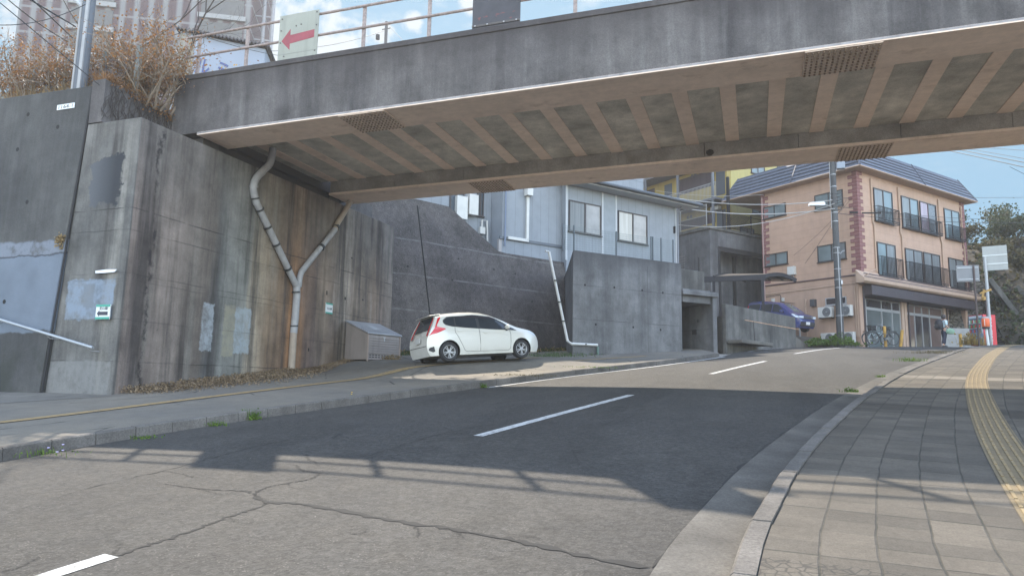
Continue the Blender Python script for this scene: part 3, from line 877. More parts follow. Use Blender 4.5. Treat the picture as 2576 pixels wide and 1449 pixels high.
t = thing('bridge_abutment', (-13.5, 18, .2), 'tall rust streaked concrete abutment carrying the left end of the bridge', 'abutment')
b = MB()   # road face battered a little
f0, f1 = (-13.42, 11.7), (-13.42, 11.82)
pts_b = [(-15.5, 11.75), (-13.42, 11.75), (-13.62, 24.45), (-15.5, 24.45)]; pts_t = [(-15.06, 11.8), (-13.38, 11.8), (-13.62, 24.4), (-15.06, 24.4)]
n = 24
def facegrid(b_, a0, a1, c0, c1, nu, nv, m=0, amp=.0):
    """bilinear patch a0-a1 bottom, c0-c1 top"""
    a0, a1, c0, c1 = map(Vector, (a0, a1, c0, c1)); pts = []
    for j in range(nv + 1):
        for i in range(nu + 1):
            u, v = i / nu, j / nv; pts.append(a0.lerp(a1, u).lerp(c0.lerp(c1, u), v))
    b_.add(pts, [(j * (nu + 1) + i, j * (nu + 1) + i + 1, (j + 1) * (nu + 1) + i + 1, (j + 1) * (nu + 1) + i) for j in range(nv) for i in range(nu)], m)
ZT0, ZT1 = 6.03, 6.22
B8 = [Vector((x, y, -1.2)) for x, y in pts_b] + [Vector((pts_t[0][0], pts_t[0][1], ZT0)), Vector((pts_t[1][0], pts_t[1][1], ZT0)), Vector((pts_t[2][0], pts_t[2][1], ZT1)), Vector((pts_t[3][0], pts_t[3][1], ZT1))]
b.add(B8, [(0, 1, 5, 4), (1, 2, 6, 5), (2, 3, 7, 6), (3, 0, 4, 7), (4, 5, 6, 7), (0, 3, 2, 1)])
b.build('wall', M['abut'], t, bevel=.02, world=True)
b = MB(); b.box(-15.0, -14.62, 11.79, 24.3, 6.05, 7.12); b.prism([(-15.03, 11.78, 6.04), (-14.6, 11.78, 6.04), (-14.6, 11.78, 7.13), (-15.03, 11.78, 7.13)], (0, .02, 0))
b.build('back_wall', M['parapet'], t, bevel=.02, world=True)
M['bearing'] = flat('bearing_steel', (.06, .055, .05), .7)
for y in (14.4, 20.3):
    b = MB(); b.box(-14.2, -13.75, y - .3, y + .3, 6.1, 6.36); b.build('bearing', M['bearing'], t, world=True)
M['hole'] = flat('hole_black', (.012, .012, .012), .95)
    # small dark form-tie holes and formwork scars in the road face
for y, z, w, h in ((12.2, 2.86, .13, .10), (12.95, 2.72, .1, .09), (13.5, 2.62, .07, .08), (13.62, 2.6, .05, .1), (14.05, 2.52, .06, .12), (12.2, 1.2, .07, .06), (12.8, 1.15, .1, .07), (19.85, 2.95, .05, .14), (21.0, 2.9, .06, .1), (22.2, 3.0, .06, .07), (16.9, 4.4, .05, .07), (21.3, 4.4, .06, .06), (19.0, 1.0, .05, .1)):
    x = -13.42 - .2 * (y - 11.75) / 12.7 + .005; b = MB(); b.box(x - .03, x + .004, y - w / 2, y + w / 2, z - h / 2, z + h / 2); b.build('form_tie_hole', M['hole'], t, world=True)

t = thing('wing_wall', (-18, 11.8, -.4), 'dark streaked wing wall left of the abutment with pale grey painted band', 'wall')
b = MB(); X0, X1b, X1t = -40, -15.53, -15.03
b.add([(X0, 11.6, -1.5), (X1b, 11.6, -1.5), (X1t, 11.78, 7.0), (X0, 11.78, 7.45), (X0, 12.3, -1.5), (X1b, 12.3, -1.5), (X1t, 12.3, 7.0), (X0, 12.3, 7.45)],
      [(0, 1, 2, 3), (4, 7, 6, 5), (3, 2, 6, 7), (1, 5, 6, 2), (0, 3, 7, 4), (0, 4, 5, 1)])
b.build('wall', M['wing'], t, bevel=.015, world=True)
for x, z in ((-16.0, 6.05), (-17.1, 6.5), (-17.3, 5.6), (-16.7, 4.2), (-17.65, 3.8), (-17.0, 1.75)):
    yy = 11.6 + .18 * (z + 1.5) / 8.5; b = MB(); b.disc(Matrix.Translation((x, yy - .004, z)) @ Matrix.Rotation(pi / 2, 4, 'X'), .055, 12); b.build('weep_hole', M['hole'], t, world=True)
b = MB(); b.tube([(X1b + .03, 11.66, -1.4), (X1t + .01, 11.8, 6.95)], .022, 6); b.build('joint_seal', flat('joint_seal_black', (.02, .02, .022), .9), t, world=True)

# number plate on the wing wall
t = thing('number_plate', (-15.8, 11.76, 6.55), 'small white plate with black numbers on the dark wing wall', 'plate', az=90)
b = MB(); b.box(-.29, .29, -.012, .0, -.065, .065); b.build('plate', flat('enamel_white', (.62, .64, .64), .5), t)
lettering('numerals', '1164-1', .13, flat('ink_black', (.02, .02, .02), .6), t, (0, -.014, -.005), width=.46)

# retaining wall behind the car, battered, top stepping down towards the house
RP0 = (-13.5, 24.5); RAZ = 31
t = thing('retaining_wall', (RP0[0], RP0[1], .9), 'long dark grey exposed aggregate retaining wall behind the white car', 'wall', az=RAZ)
b = MB(); bat = .27
prof = [(-1.5, 8.2), (3.75, 8.15), (4.2, 7.85), (6.35, 6.34), (6.8, 6.30), (11.5, 6.36)]
def ry(z): return (z - .9) * bat
front = [(u, ry(z), z - .9) for u, z in prof]; base = [(u, ry(-.2), -1.1) for u, z in prof]
bk = [(u, 3.4, z - .9) for u, z in prof]
b.loft(base, front); b.loft(front, bk); b.loft([(u, 3.4, -1.1) for u, z in prof], bk)
b.build('wall', M['retain'], t)
b = MB(); b.tube([(2.0, ry(7.8) - .003, 6.95), (2.0, ry(0.5) - .003, -.4)], .028, 6); b.build('expansion_joint', flat('joint_black', (.015, .015, .016), .9), t)
for u, z in ((1.15, 4.9), (3.4, 4.55), (3.9, 5.6), (5.9, 5.35), (7.2, 5.3), (6.5, 3.4), (8.0, 4.0), (4.8, 2.9)):
    b = MB(); b.disc(Matrix.Translation((u, ry(z) - .006, z - .9)) @ Matrix.Rotation(pi / 2, 4, 'X'), .05, 10); b.build('weep_hole', M['hole'], t)

# cast concrete block wall
BP0 = (-7.05, 27.75); BAZ = 43
t = thing('block_wall', (BP0[0], BP0[1], 1.2), 'pale grey cast concrete wall block with dark stained top and tie holes', 'wall', az=BAZ)
b = MB(); sa = radians(BAZ + 17.7); lx, ly = cos(sa) * 0 , 0
dv_ = Vector((sin(radians(-17.7)), cos(radians(-17.7)))); a_ = radians(BAZ); sx_ = dv_.x * sin(a_) + dv_.y * cos(a_); sy_ = -dv_.x * cos(a_) + dv_.y * sin(a_)
Q = [(0, 0), (5.85, 0), (5.85, 6.5), (sx_ * 7.5, sy_ * 7.5)]; b.prism([(x, y, -.6) for x, y in Q], (0, 0, 5.03)); b.build('wall', M['block'], t, bevel=.03)
for u, z in ((.6, 4.2), (2.1, 4.22), (3.6, 4.22), (4.75, 4.2), (1.15, 2.58), (3.1, 2.57), (4.6, 2.54)):
    b = MB(); b.disc(Matrix.Translation((u, -.004, z - 1.2)) @ Matrix.Rotation(pi / 2, 4, 'X'), .05, 12); b.build('tie_hole', M['hole'], t)
b = MB(); b.box(3.9, 3.915, -.004, .0, 0.2, 4.1); b.build('panel_joint', flat('panel_joint_grey', (.05, .05, .05), .9), t)

# garage box with the dark opening
t = thing('concrete_garage', (BP0[0] + sin(radians(BAZ)) * 5.86, BP0[1] + cos(radians(BAZ)) * 5.86, 1.8), 'small concrete garage with dark open doorway beside the cast block wall', 'garage', az=BAZ)
b = MB(); h = 2.72
b.box(0.003, .14, .25, 6, -1.0, h); b.box(1.85, 2.1, .0, 6, -1.0, h - .05); b.box(.14, 1.85, .12, 6, 2.1, h); b.box(.14, 1.85, 5.8, 6, -1, 2.1)
b.build('wall', M['block'], t, bevel=.02)
b = MB(); b.box(0.003, 2.16, -.08, .1, 2.42, 2.62); b.build('lintel', M['block'], t, bevel=.03)
b = MB(); b.box(.003, 1.75, .4, 2.0, h + .003, h + .95); b.build('upper_wall', M['lowwall'], t, bevel=.03)
M['swbox'] = flat('switch_box_dark', (.03, .03, .035), .6)
b = MB(); b.box(1.79, 1.848, 1.1, 1.35, .75, .98); b.build('switch_box', M['swbox'], t); b = MB(); b.box(1.79, 1.848, .9, .99, 1.3, 1.45); b.build('switch_box', M['swbox'], t)

# low wall in front of the driveway
LP0 = (-1.25, 34.0); LAZ = 27.5
t = thing('low_wall', (LP0[0], LP0[1], 2.0), 'mottled low concrete wall running in front of the blue car driveway', 'wall', az=LAZ)
b = MB(); Lw = 7.3
b.add([(0, 0, -.6), (Lw, 0, .2), (Lw, 0, 1.93), (0, 0, 1.97), (0, .2, -.6), (Lw, .2, .2), (Lw, .2, 1.93), (0, .2, 1.97)], [(0, 1, 2, 3), (4, 7, 6, 5), (3, 2, 6, 7), (1, 5, 6, 2), (0, 3, 7, 4), (0, 4, 5, 1)])
b.build('wall', M['lowwall'], t, bevel=.02)
t2 = thing('handrail', (LP0[0], LP0[1], 2.0), 'thin bent steel handrail with peeling orange paint before the low wall', 'handrail', az=LAZ)
b = MB(); b.tube([(1.15, -.35, 1.28), (3.5, -.35, 1.25), (6.9, -.35, 1.22)], .022, 6); b.build('rail', paint('peeling_orange_rail', (.42, .25, .14), .5, .5, 6), t2)
b = MB(); b.tube([(1.95, -.35, 1.28), (2.1, -.35, .1)], .024, 6); b.build('post', flat('dark_post', (.05, .045, .045), .6), t2)
t2 = thing('ledge_slab', (LP0[0], LP0[1], 2.0), 'sunlit tan concrete ledge at the foot of the low wall by garage', 'ledge', az=LAZ)
b = MB(); b.box(.0, 3.0, -.8, -.05, .12, .28); b.build('slab', M['apron'], t2, bevel=.02)

# driveway behind the low wall and plateau behind the retaining walls
b = MB()
def P3(P0_, az, u, v): a = radians(az); return (P0_[0] + sin(a) * u - cos(a) * v, P0_[1] + cos(a) * u + sin(a) * v)
q = [(*P3(LP0, LAZ, .1, .2), 3.4), (*P3(LP0, LAZ, 7.3, .2), 3.0), (*P3(LP0, LAZ, 9.4, .4), 2.62), (5.6, 43.4, 2.72), (.7, 47.3, 3.7), (-5, 51, 4.1), (-8, 42, 4.0)]
b.prism(q, (0, 0, -2.5)); tag(b.build('driveway', M['apron']), kind='structure')
b = MB()
q = [(-15.5, 24.3, 6.0), (-15.4, 24.6, 7.6), (-14.6, 27.4, 7.4), (-10.6, 33.6, 6.15), (-9.3, 34.6, 5.6), (-6.5, 31.0, 5.6), (-4.4, 33.0, 5.6), (-3.9, 40, 5.6), (-8, 46, 6), (-20, 60, 6.5), (-60, 60, 6.8), (-60, 12.2, 6.8), (-15.5, 12.2, 6.8)]
q = [(x, y, 5.62) for x, y, z in q]
b.prism(q, (0, 0, -4)); tag(b.build('terrace', M['apron']), kind='structure')
b = MB(); b.prism([(-60, 12.28, 6.95), (-15.1, 12.28, 6.85), (-15.1, 24.2, 6.6), (-60, 30, 6.9)], (0, 0, -1.6)); tag(b.build('embankment', paint('dry_soil', (.13, .10, .07), .95, .4, 2)), kind='structure')

# ------------------------------------------------------------------ the railway bridge
XL, XR = -14.55, 20.0
t = thing('railway_bridge', (0, 17.4, 6.4), 'concrete cased railway bridge crossing overhead with peach painted steel underside', 'bridge')
b = MB(); N = 36
def girder(b_, y0, y1, ztop, zoff=0.0, dark=False):
    A = []
    for i in range(N + 1):
        x = XL + (XR - XL) * i / N; zb = slope_z(x) + zoff; A.append([(x, y0, zb), (x, y1, zb), (x, y1, ztop), (x, y0, ztop)])
    for i in range(N):
        a, c = A[i], A[i + 1]
        for k in range(4): b_.quad(a[k], a[(k + 1) % 4], c[(k + 1) % 4], c[k])
    b_.poly(A[0]); b_.poly(A[-1])
# casing from slightly above the steel flange, with a chamfered foot
girder(b, 13.8, 14.42, 7.9); b.build('girder_casing', M['parapet'], t, world=True, bevel=.012)
b = MB(); b.box(XL - .02, XR, 13.77, 14.46, 7.9, 8.04); b.build('coping', M['parapet'], t, world=True, bevel=.015)
b = MB(); girder(b, 20.5, 21.05, 7.95); b.build('girder_casing', M['parapet'], t, world=True, bevel=.012)
def flange(y0, y1, th=.075, up=0.0):
    b_ = MB(); A = []
    for i in range(N + 1):
        x = XL + .9 + (XR - XL - .9) * i / N; zb = slope_z(x) - th + up; A.append([(x, y0, zb), (x, y1, zb), (x, y1, zb + th - .003), (x, y0, zb + th - .003)])
    for i in range(N):
        a, c = A[i], A[i + 1]
        for k in range(4): b_.quad(a[k], a[(k + 1) % 4], c[(k + 1) % 4], c[k])
    b_.poly(A[0]); b_.poly(A[-1]); return b_
flange(13.775, 14.93).build('bottom_flange', M['peach'], t, world=True, bevel=.008)
flange(19.8, 21.08).build('bottom_flange', M['peach'], t, world=True, bevel=.008)
b = MB(); # light along the near flange edge, painted as a pale strip
for i in range(N):
    x0 = XL + .9 + (XR - XL - .9) * i / N; x1 = XL + .9 + (XR - XL - .9) * (i + 1) / N
    b.quad((x0, 13.772, slope_z(x0) - .05), (x1, 13.772, slope_z(x1) - .05), (x1, 13.772, slope_z(x1) - .006), (x0, 13.772, slope_z(x0) - .006))
    b.quad((x0, 13.772, slope_z(x0) - .006), (x1, 13.772, slope_z(x1) - .006), (x1, 13.8, slope_z(x1) - .006), (x0, 13.8, slope_z(x0) - .006))
b.build('lit_flange_edge', paint('edge_light_paint', (.24, .225, .22), .6, .4, 5), t, world=True)
# grey beam along the far girder, with butt joints
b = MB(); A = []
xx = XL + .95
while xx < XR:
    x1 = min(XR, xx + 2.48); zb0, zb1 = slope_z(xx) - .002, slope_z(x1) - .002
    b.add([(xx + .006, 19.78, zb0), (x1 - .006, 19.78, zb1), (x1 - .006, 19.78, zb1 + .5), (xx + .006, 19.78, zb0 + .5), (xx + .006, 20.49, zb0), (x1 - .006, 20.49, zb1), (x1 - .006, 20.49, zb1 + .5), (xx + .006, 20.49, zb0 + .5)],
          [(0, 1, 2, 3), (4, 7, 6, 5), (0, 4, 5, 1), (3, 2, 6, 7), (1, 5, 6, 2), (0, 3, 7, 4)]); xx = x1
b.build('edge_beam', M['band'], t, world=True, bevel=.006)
# deck soffit panels (concrete) and cross beams (peach flanges) alternate
SOF = .40
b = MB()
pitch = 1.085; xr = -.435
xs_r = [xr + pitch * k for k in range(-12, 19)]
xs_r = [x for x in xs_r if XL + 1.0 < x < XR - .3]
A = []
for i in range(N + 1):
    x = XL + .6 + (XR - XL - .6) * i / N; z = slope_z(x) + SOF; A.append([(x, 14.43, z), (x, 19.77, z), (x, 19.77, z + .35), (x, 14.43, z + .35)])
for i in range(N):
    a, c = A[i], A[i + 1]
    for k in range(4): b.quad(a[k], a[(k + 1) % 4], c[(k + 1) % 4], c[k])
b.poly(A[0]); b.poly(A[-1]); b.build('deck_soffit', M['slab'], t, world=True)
for x in xs_r:
    b = MB(); z = slope_z(x) + SOF - .022; b.box(x - .18, x + .18, 14.44, 19.76, z, z + .019); b.build('cross_beam', M['peach'], t, world=True, bevel=.004)
b = MB(); b.box(XL - .3, XL + .6, 14.43, 20.49, 6.55, 7.2); b.box(-14.5, -14.1, 14.44, 20.4, 6.12, 6.55); b.build('end_beam', flat('end_beam_dark', (.05, .045, .045), .8), t, world=True)
# bolted splice plates under both flanges
M['plate'] = paint('splice_plate_paint', (.52, .40, .31), .6, .25, 6); M['bolt'] = flat('bolt_brown', (.2, .145, .1), .6)
def splice(xc, w, y0, y1):
    b_ = MB(); z = slope_z(xc) - .075; s_ = .0105
    for k in range(1):
        a = [(xc - w / 2, y0, slope_z(xc - w / 2) - .1), (xc + w / 2, y0, slope_z(xc + w / 2) - .1), (xc + w / 2, y1, slope_z(xc + w / 2) - .1), (xc - w / 2, y1, slope_z(xc - w / 2) - .1)]
        b_.prism(a, (0, 0, .022))
    nx = max(4, int(w / .095)); ny = 9
    for i in range(nx):
        for j in range(ny):
            x = xc - w / 2 + w * (i + .5) / nx; y = y0 + (y1 - y0) * (j + .5) / ny
            b_.rev([(.021, 0), (.021, -.026), (.0, -.03)], Matrix.Translation((x, y, slope_z(x) - .1)), 6, 1)
    b_.build('splice_plate', [M['plate'], M['bolt']], t, world=True)
for xc, w in ((-8.75, 1.25), (1.75, 1.35), (12.2, 1.3)):
    splice(xc, w, 13.79, 14.92)
for xc, w in ((-7.9, 1.2), (2.95, 1.3)): splice(xc, w, 19.82, 21.06)
b = MB()   # bird nest-like fixing below the edge beam
b.rev([(.02, .1), (.09, .06), (.11, 0), (.06, -.07), (0, -.08)], Matrix.Translation((-1.05, 19.72, slope_z(-1.05) + .08)), 10); b.build('drain_outlet', flat('outlet_dark', (.05, .04, .03), .9), t, world=True)
# right end support, beyond the picture
t = thing('bridge_abutment', (20, 17.4, 0), 'concrete abutment carrying the far right end of the bridge', 'abutment')
b = MB(); b.box(18.5, 24, 12, 23.5, -.6, 6.6); b.build('wall', M['parapet'], t, world=True, bevel=.03)

# railing on the near girder
t = thing('bridge_railing', (-5, 14.0, 8.04), 'weathered cream pipe railing along the top of the bridge', 'railing')
RY = 13.98
posts = [-14.02 + 1.78 * k for k in range(0, 17)]; posts = [-14.02, -12.42] + [-10.68 + 1.785 * k for k in range(0, 14)]
for x in posts:
    b = MB(); b.bar((x, RY, 8.03), (x, RY, 9.22), .075, .06); b.box(x - .07, x + .07, RY - .05, RY + .05, 8.035, 8.05); b.build('post', M['rail'], t, world=True)
for z in (9.2, 8.63):
    b = MB(); b.tube([(-14.42, RY - .055, z), (posts[-1] + .3, RY - .055, z)], .034, 8); b.build('rail', M['rail'], t, world=True, smooth=True)
b = MB(); b.tube([(-14.42, RY - .055, 9.2), (-14.42, RY - .055, 8.63)], .034, 8); b.build('end_bar', M['rail'], t, world=True, smooth=True)

# white board with the red arrow
t = thing('arrow_board', (-10.72, RY - .11, 8.04), 'white board with a red arrow pointing left on the bridge railing', 'sign', az=90)
b = MB(); b.box(-.59, .58, -.03, 0, .03, 1.24); b.build('board', paint('aged_white_board', (.24, .245, .20), .5, .12, 2, dirt=.2), t, bevel=.004)
b = MB(); ar = [(-.50, .56), (-.24, .86), (-.24, .69), (.48, .74), (.48, .53), (-.24, .46), (-.24, .29)]
b.prism([(x, -.031, z - .02) for x, z in ar], (0, -.003, 0)); b.build('arrow', paint('faded_red', (.22, .03, .04), .5, .2, 4), t)
b = MB()
for x, z in ((-.52, 1.15), (.52, 1.18), (-.53, .83), (.53, .83), (-.53, .5), (.52, .15), (-.08, .9), (.07, .92), (-.4, .12)): b.rev([(.02, 0), (.016, .014), (0, .016)], Matrix.Translation((x, -.03, z)) @ Matrix.Rotation(pi / 2, 4, 'X'), 8)
b.build('bolt', flat('board_bolt', (.12, .11, .1), .5, .6), t)
b = MB(); b.box(-.58, .58, -.034, -.031, .17, .178); b.build('seam', flat('seam_grey', (.2, .2, .18), .7), t)
# dark board with faded red marks
t = thing('dark_board', (-5.36, RY - .11, 8.04), 'nearly black faded board with red traces on the bridge railing', 'sign', az=90)
k = NT('burnt_board_face'); p = k.obj(); s = k.sep(p)
mk = k.math('MULTIPLY', k.rng(k.noise(k.map(p, (2.2, 1, 4.2), (1.3, 0, .4)), 1.6, 3, .5), .62, .66), k.rng(k.noise(p, 9, 4), .4, .55))
bm_ = k.out(k.mix(k.math('MULTIPLY', mk, .6), k.scale((.028, .026, .03), k.rng(k.noise(p, 3, 5), .3, .7, .7, 1.4)), (.17, .03, .025)), .55)
b = MB(); b.box(-.58, .58, -.03, 0, .03, 1.3); b.build('board', bm_, t, bevel=.004)
b = MB()
b.box(-.58, .58, -.05, -.03, .06, .11); b.build('lower_batten', flat('batten_dark', (.07, .06, .055), .7), t)
b = MB()
for x in (-.5, -.2, .2, .5): b.rev([(.022, 0), (.018, .014), (0, .016)], Matrix.Translation((x, -.05, .085)) @ Matrix.Rotation(pi / 2, 4, 'X'), 8)
b.build('bolt', flat('light_bolt', (.3, .29, .28), .4, .5), t)
# ------------------------------------------------------------------ cars
M['glass_dark'] = m_glass('tinted_car_glass', (.025, .032, .04), .05)
M['tyre'] = paint('tyre_rubber', (.022, .022, .024), .85, .15, 10)
M['rim'] = flat('alloy_rim', (.36, .365, .37), .4, .5)
M['blackplastic'] = flat('black_plastic', (.02, .02, .022), .6)
M['taillight'] = flat('red_tail_lamp', (.50, .015, .025), .15)
M['headlight'] = flat('clear_headlamp', (.55, .6, .66), .1)
M['gap'] = flat('panel_gap', (.03, .03, .032), .8)


def car_paint(name, c, spec=.5):
    k = NT(name); p = k.obj(); z = k.sep(p)[2]
    d = k.math('MULTIPLY', k.rng(z, .15, .5, 1, 0), k.rng(k.noise(p, 5, 4), .35, .7)); col = k.mix(k.math('MULTIPLY', d, .25), c, (.2, .18, .15))
    m = k.out(col, .28, spec=spec); k.bsdf.inputs['Coat Weight'].default_value = .8; k.bsdf.inputs['Coat Roughness'].default_value = .06
    return m


class Shape:
    """car body surface described by curves: roof line, half width, rear and front outlines"""
    def __init__(s, roof, rear, front, wmax, wroof, belt, zb, plan_r, plan_f, tuck=.05):
        s.roof, s.rear, s.front, s.wmax, s.wroof, s.belt, s.zb, s.pr, s.pf, s.tuck = roof, rear, front, wmax, wroof, belt, zb, plan_r, plan_f, tuck

    @staticmethod
    def ev(tab, x):
        if x <= tab[0][0]: return tab[0][1]
        for (x0, y0), (x1, y1) in zip(tab, tab[1:]):
            if x <= x1:
                t = (x - x0) / (x1 - x0); return y0 + (y1 - y0) * t
        return tab[-1][1]

    def smooth(s, tab, n=3):
        P_ = resample([Vector((a, b_, 0)) for a, b_ in tab], 60); return [(p.x, p.y) for p in P_]

    def half(s, x, z):
        """half width at length x, height z"""
        zr = s.ev(s.roof, x); bl = min(s.ev(s.belt, x), zr - .02)
        w = s.wmax
        if x < s.pr[0]: w *= 1 - s.pr[1] * ((s.pr[0] - x) / (s.pr[0] - s.pr[2])) ** 2.2
        if x > s.pf[0]: w *= 1 - s.pf[1] * ((x - s.pf[0]) / (s.pf[2] - s.pf[0])) ** 2.2
        if z < bl:
            t = (z - s.zb) / max(.01, bl - s.zb)
            k_ = 1 - s.tuck * (1 - min(1, t / .45)) ** 2 - .022 * max(0, (t - .6) / .4) ** 2
            k_ += .008 * math.exp(-((t - .82) / .05) ** 2)
            return w * k_
        t = (z - bl) / max(.02, zr - bl)
        wr = w * s.ev(s.wroof, x) ; w0 = w * .978
        v = w0 + (wr - w0) * t
        if t > .88: v *= sqrt(max(0, 1 - ((t - .88) / .12) ** 2 * .55))
        return v

    def body(s, nx=64):
        """lofted closed shell"""
        x0, x1 = s.rear_min(), s.front_max(); b_ = MB(); rings = []
        for i in range(nx + 1):
            u = i / nx; u = .5 - .5 * cos(pi * u) if False else u
            ring = []
            zr_nom = None
            for side in (1, -1):
                pts = []
                for j in range(15):
                    t = j / 14
                    xa = x0 + (x1 - x0) * u
                    zr = s.ev(s.roof, xa); z = s.zb + (zr - s.zb) * t
                    # squeeze the station between the rear and front outlines at this height
                    xr, xf = s.ev(s.rear, z), s.ev(s.front, z)
                    xx = xr + (xf - xr) * u
                    zr = s.ev(s.roof, xx); z = s.zb + (zr - s.zb) * t
                    pts.append((xx, side * s.half(xx, z), z))
                ring += pts if side == 1 else pts[::-1]
            rings.append(ring)
        n_ = len(rings[0]); pts = [p for r_ in rings for p in r_]; fs = []
        for i in range(nx):
            for k_ in range(n_): fs.append((i * n_ + k_, i * n_ + (k_ + 1) % n_, (i + 1) * n_ + (k_ + 1) % n_, (i + 1) * n_ + k_))
        fs += [tuple(range(n_)), tuple(nx * n_ + k_ for k_ in range(n_))]
        b_.add(pts, fs); return b_

    def rear_min(s): return min(x for z, x in s.rear)
    def front_max(s): return max(x for z, x in s.front)

    def side_patch(s, poly, side, off=.006, step=.05):
        """polygon (x, z) laid on the body side: a fan of strips cut at regular heights"""
        b_ = MB(); zs = [z for x, z in poly]; z0, z1 = min(zs), max(zs); n_ = max(3, int((z1 - z0) / step)); rows = []
        for i in range(n_ + 1):
            z = z0 + (z1 - z0) * min(.9995, max(.0005, i / n_)); xs = []
            for (xa, za), (xb, zb_) in zip(poly, poly[1:] + poly[:1]):
                if (za <= z < zb_) or (zb_ <= z < za): xs.append(xa + (xb - xa) * (z - za) / (zb_ - za))
            if len(xs) >= 2: rows.append((min(xs), max(xs), z))
        for (a0, a1, za), (c0, c1, zc) in zip(rows, rows[1:]):
            m_ = max(1, int(max(a1 - a0, c1 - c0) / .12))
            P_ = lambda x, z: (x, side * (s.half(x, z) + off), z)
            for k_ in range(m_):
                b_.quad(P_(a0 + (a1 - a0) * k_ / m_, za), P_(a0 + (a1 - a0) * (k_ + 1) / m_, za), P_(c0 + (c1 - c0) * (k_ + 1) / m_, zc), P_(c0 + (c1 - c0) * k_ / m_, zc))
        return b_

    def side_line(s, pts, side, w=.012, off=.004):
        b_ = MB(); P_ = [Vector((x, side * (s.half(x, z) + off), z)) for x, z in pts]
        b_.tube(P_, w / 2, 4); return b_


def make_wheel(root, loc, side, r=.30, spokes=10):
    w = bpy.data.objects.new('wheel', None); COL.objects.link(w); w.parent = root; w.location = loc
    b_ = MB(); Mx = Matrix.Rotation(-side * pi / 2, 4, 'X')     # local z points outward
    b_.rev([(r * .66, .085), (r * .72, .095), (r * .9, .09), (r * .985, .06), (r, .03), (r, -.06), (r * .96, -.09), (r * .66, -.09)], Mx, 36)
    b_.build('tyre', M['tyre'], w, smooth=True)
    b_ = MB(); b_.rev([(r * .68, .082), (r * .64, .088), (r * .60, .075), (r * .58, .03)], Mx, 36)
    for k_ in range(spokes):
        a = 2 * pi * k_ / spokes + (.13 if k_ % 2 else -.13)
        p0 = Mx @ Vector((r * .12 * cos(a * 1), r * .12 * sin(a), .066)); p1 = Mx @ Vector((r * .62 * cos(a), r * .62 * sin(a), .074)); b_.bar(p0, p1, 0.021, .02, up=Mx @ Vector((0, 0, 1)))
    b_.rev([(r * .2, .07), (r * .12, .082), (0, .084)], Mx, 16)
    b_.build('rim', M['rim'], w)
    b_ = MB(); b_.rev([(r * .66, .02), (0, .02)], Mx, 24); b_.build('brake_disc', flat('brake_dark', (.03, .03, .03), .6, .3), w)
    return w


def cut_arches(body, centres, r, dark):
    """wheel arches cut out of the shell"""
    cut = MB()
    for x, z, y0, y1 in centres:
        Mx = Matrix.Translation((x, y0, z)) @ Matrix.Rotation(-pi / 2, 4, 'X')
        cut.prism([Mx @ Vector((r * cos(2 * pi * k_ / 40), r * sin(2 * pi * k_ / 40), 0)) for k_ in range(40)], (0, y1 - y0, 0))
    co = cut.build('arch_cutter', [body.data.materials[0], dark])
    for p in co.data.polygons: p.material_index = 1
    body.data.materials.append(dark)
    m = body.modifiers.new('arch', 'BOOLEAN'); m.operation = 'DIFFERENCE'; m.object = co; m.solver = 'EXACT'
    realize(body); me = co.data; bpy.data.objects.remove(co); bpy.data.meshes.remove(me)
    me = body.data
    me.polygons.foreach_set('use_smooth', [True] * len(me.polygons))
    try: me.set_sharp_from_angle(angle=radians(32))
    except Exception: pass


def car_root(name, loc, az, pitch, roll, label, cat):
    a = radians(az); d = Vector((sin(a) * cos(pitch), cos(a) * cos(pitch), sin(pitch))); left = Vector((-cos(a), sin(a), 0))
    up = d.cross(left); up.normalize(); left = up.cross(d)
    left = (left * cos(roll) + up * sin(roll)); up = d.cross(left)
    m = Matrix((d, left, up)).transposed()
    return thing(name, loc, label, cat, rot=m.to_euler())


# ---- white hatchback
sh = Shape(
    roof=[(-.66, 1.44), (-.28, 1.45), (.1, 1.485), (.55, 1.52), (.95, 1.525), (1.3, 1.50), (1.62, 1.425), (1.95, 1.29), (2.25, 1.135), (2.45, 1.04), (2.65, .985), (2.9, .925), (3.08, .86), (3.2, .77), (3.27, .68), (3.31, .6)],
    rear=[(.2, -.56), (.3, -.63), (.5, -.66), (.7, -.645), (.85, -.58), (1.0, -.51), (1.15, -.43), (1.3, -.345), (1.42, -.29), (1.53, -.26)],
    front=[(.2, 3.2), (.35, 3.29), (.55, 3.31), (.68, 3.27), (.8, 3.18), (.9, 3.0), (1.0, 2.62), (1.2, 2.15), (1.53, 1.0)],
    wmax=.8475, wroof=[(-.6, .70), (0, .72), (.8, .74), (1.4, .73), (2.3, .80), (2.7, .9), (3.3, .95)], belt=[(-.66, 1.06), (0, 1.03), (.8, .985), (1.6, .93), (2.3, .89), (2.7, .84), (3.3, .7)], zb=.19, plan_r=(.0, .23, -.66), plan_f=(2.55, .34, 3.31))
CARAZ = 40
ca = radians(CARAZ); cd = Vector((sin(ca), cos(ca))); cn_ = Vector((cd.y, -cd.x))
rc = Vector((-8.61, 19.07)) - cn_ * .735
root = car_root('parked_car', (rc.x, rc.y, -1.55 + .1 * rc.y + .20), CARAZ, math.atan(.1 * cos(ca)), -math.atan(.1 * sin(ca)) * -1 * -1, 'white compact hatchback parked on the pavement before the dark retaining wall', 'car')
white = car_paint('pearl_white_car_paint', (.56, .55, .50))
body = sh.body(96).build('body', white, None, smooth=True)
cut_arches(body, [(0, .30, -.95, -.55), (2.53, .30, -.95, -.55), (0, .30, .55, .95), (2.53, .30, .55, .95)], .345, M['blackplastic']); body.parent = root
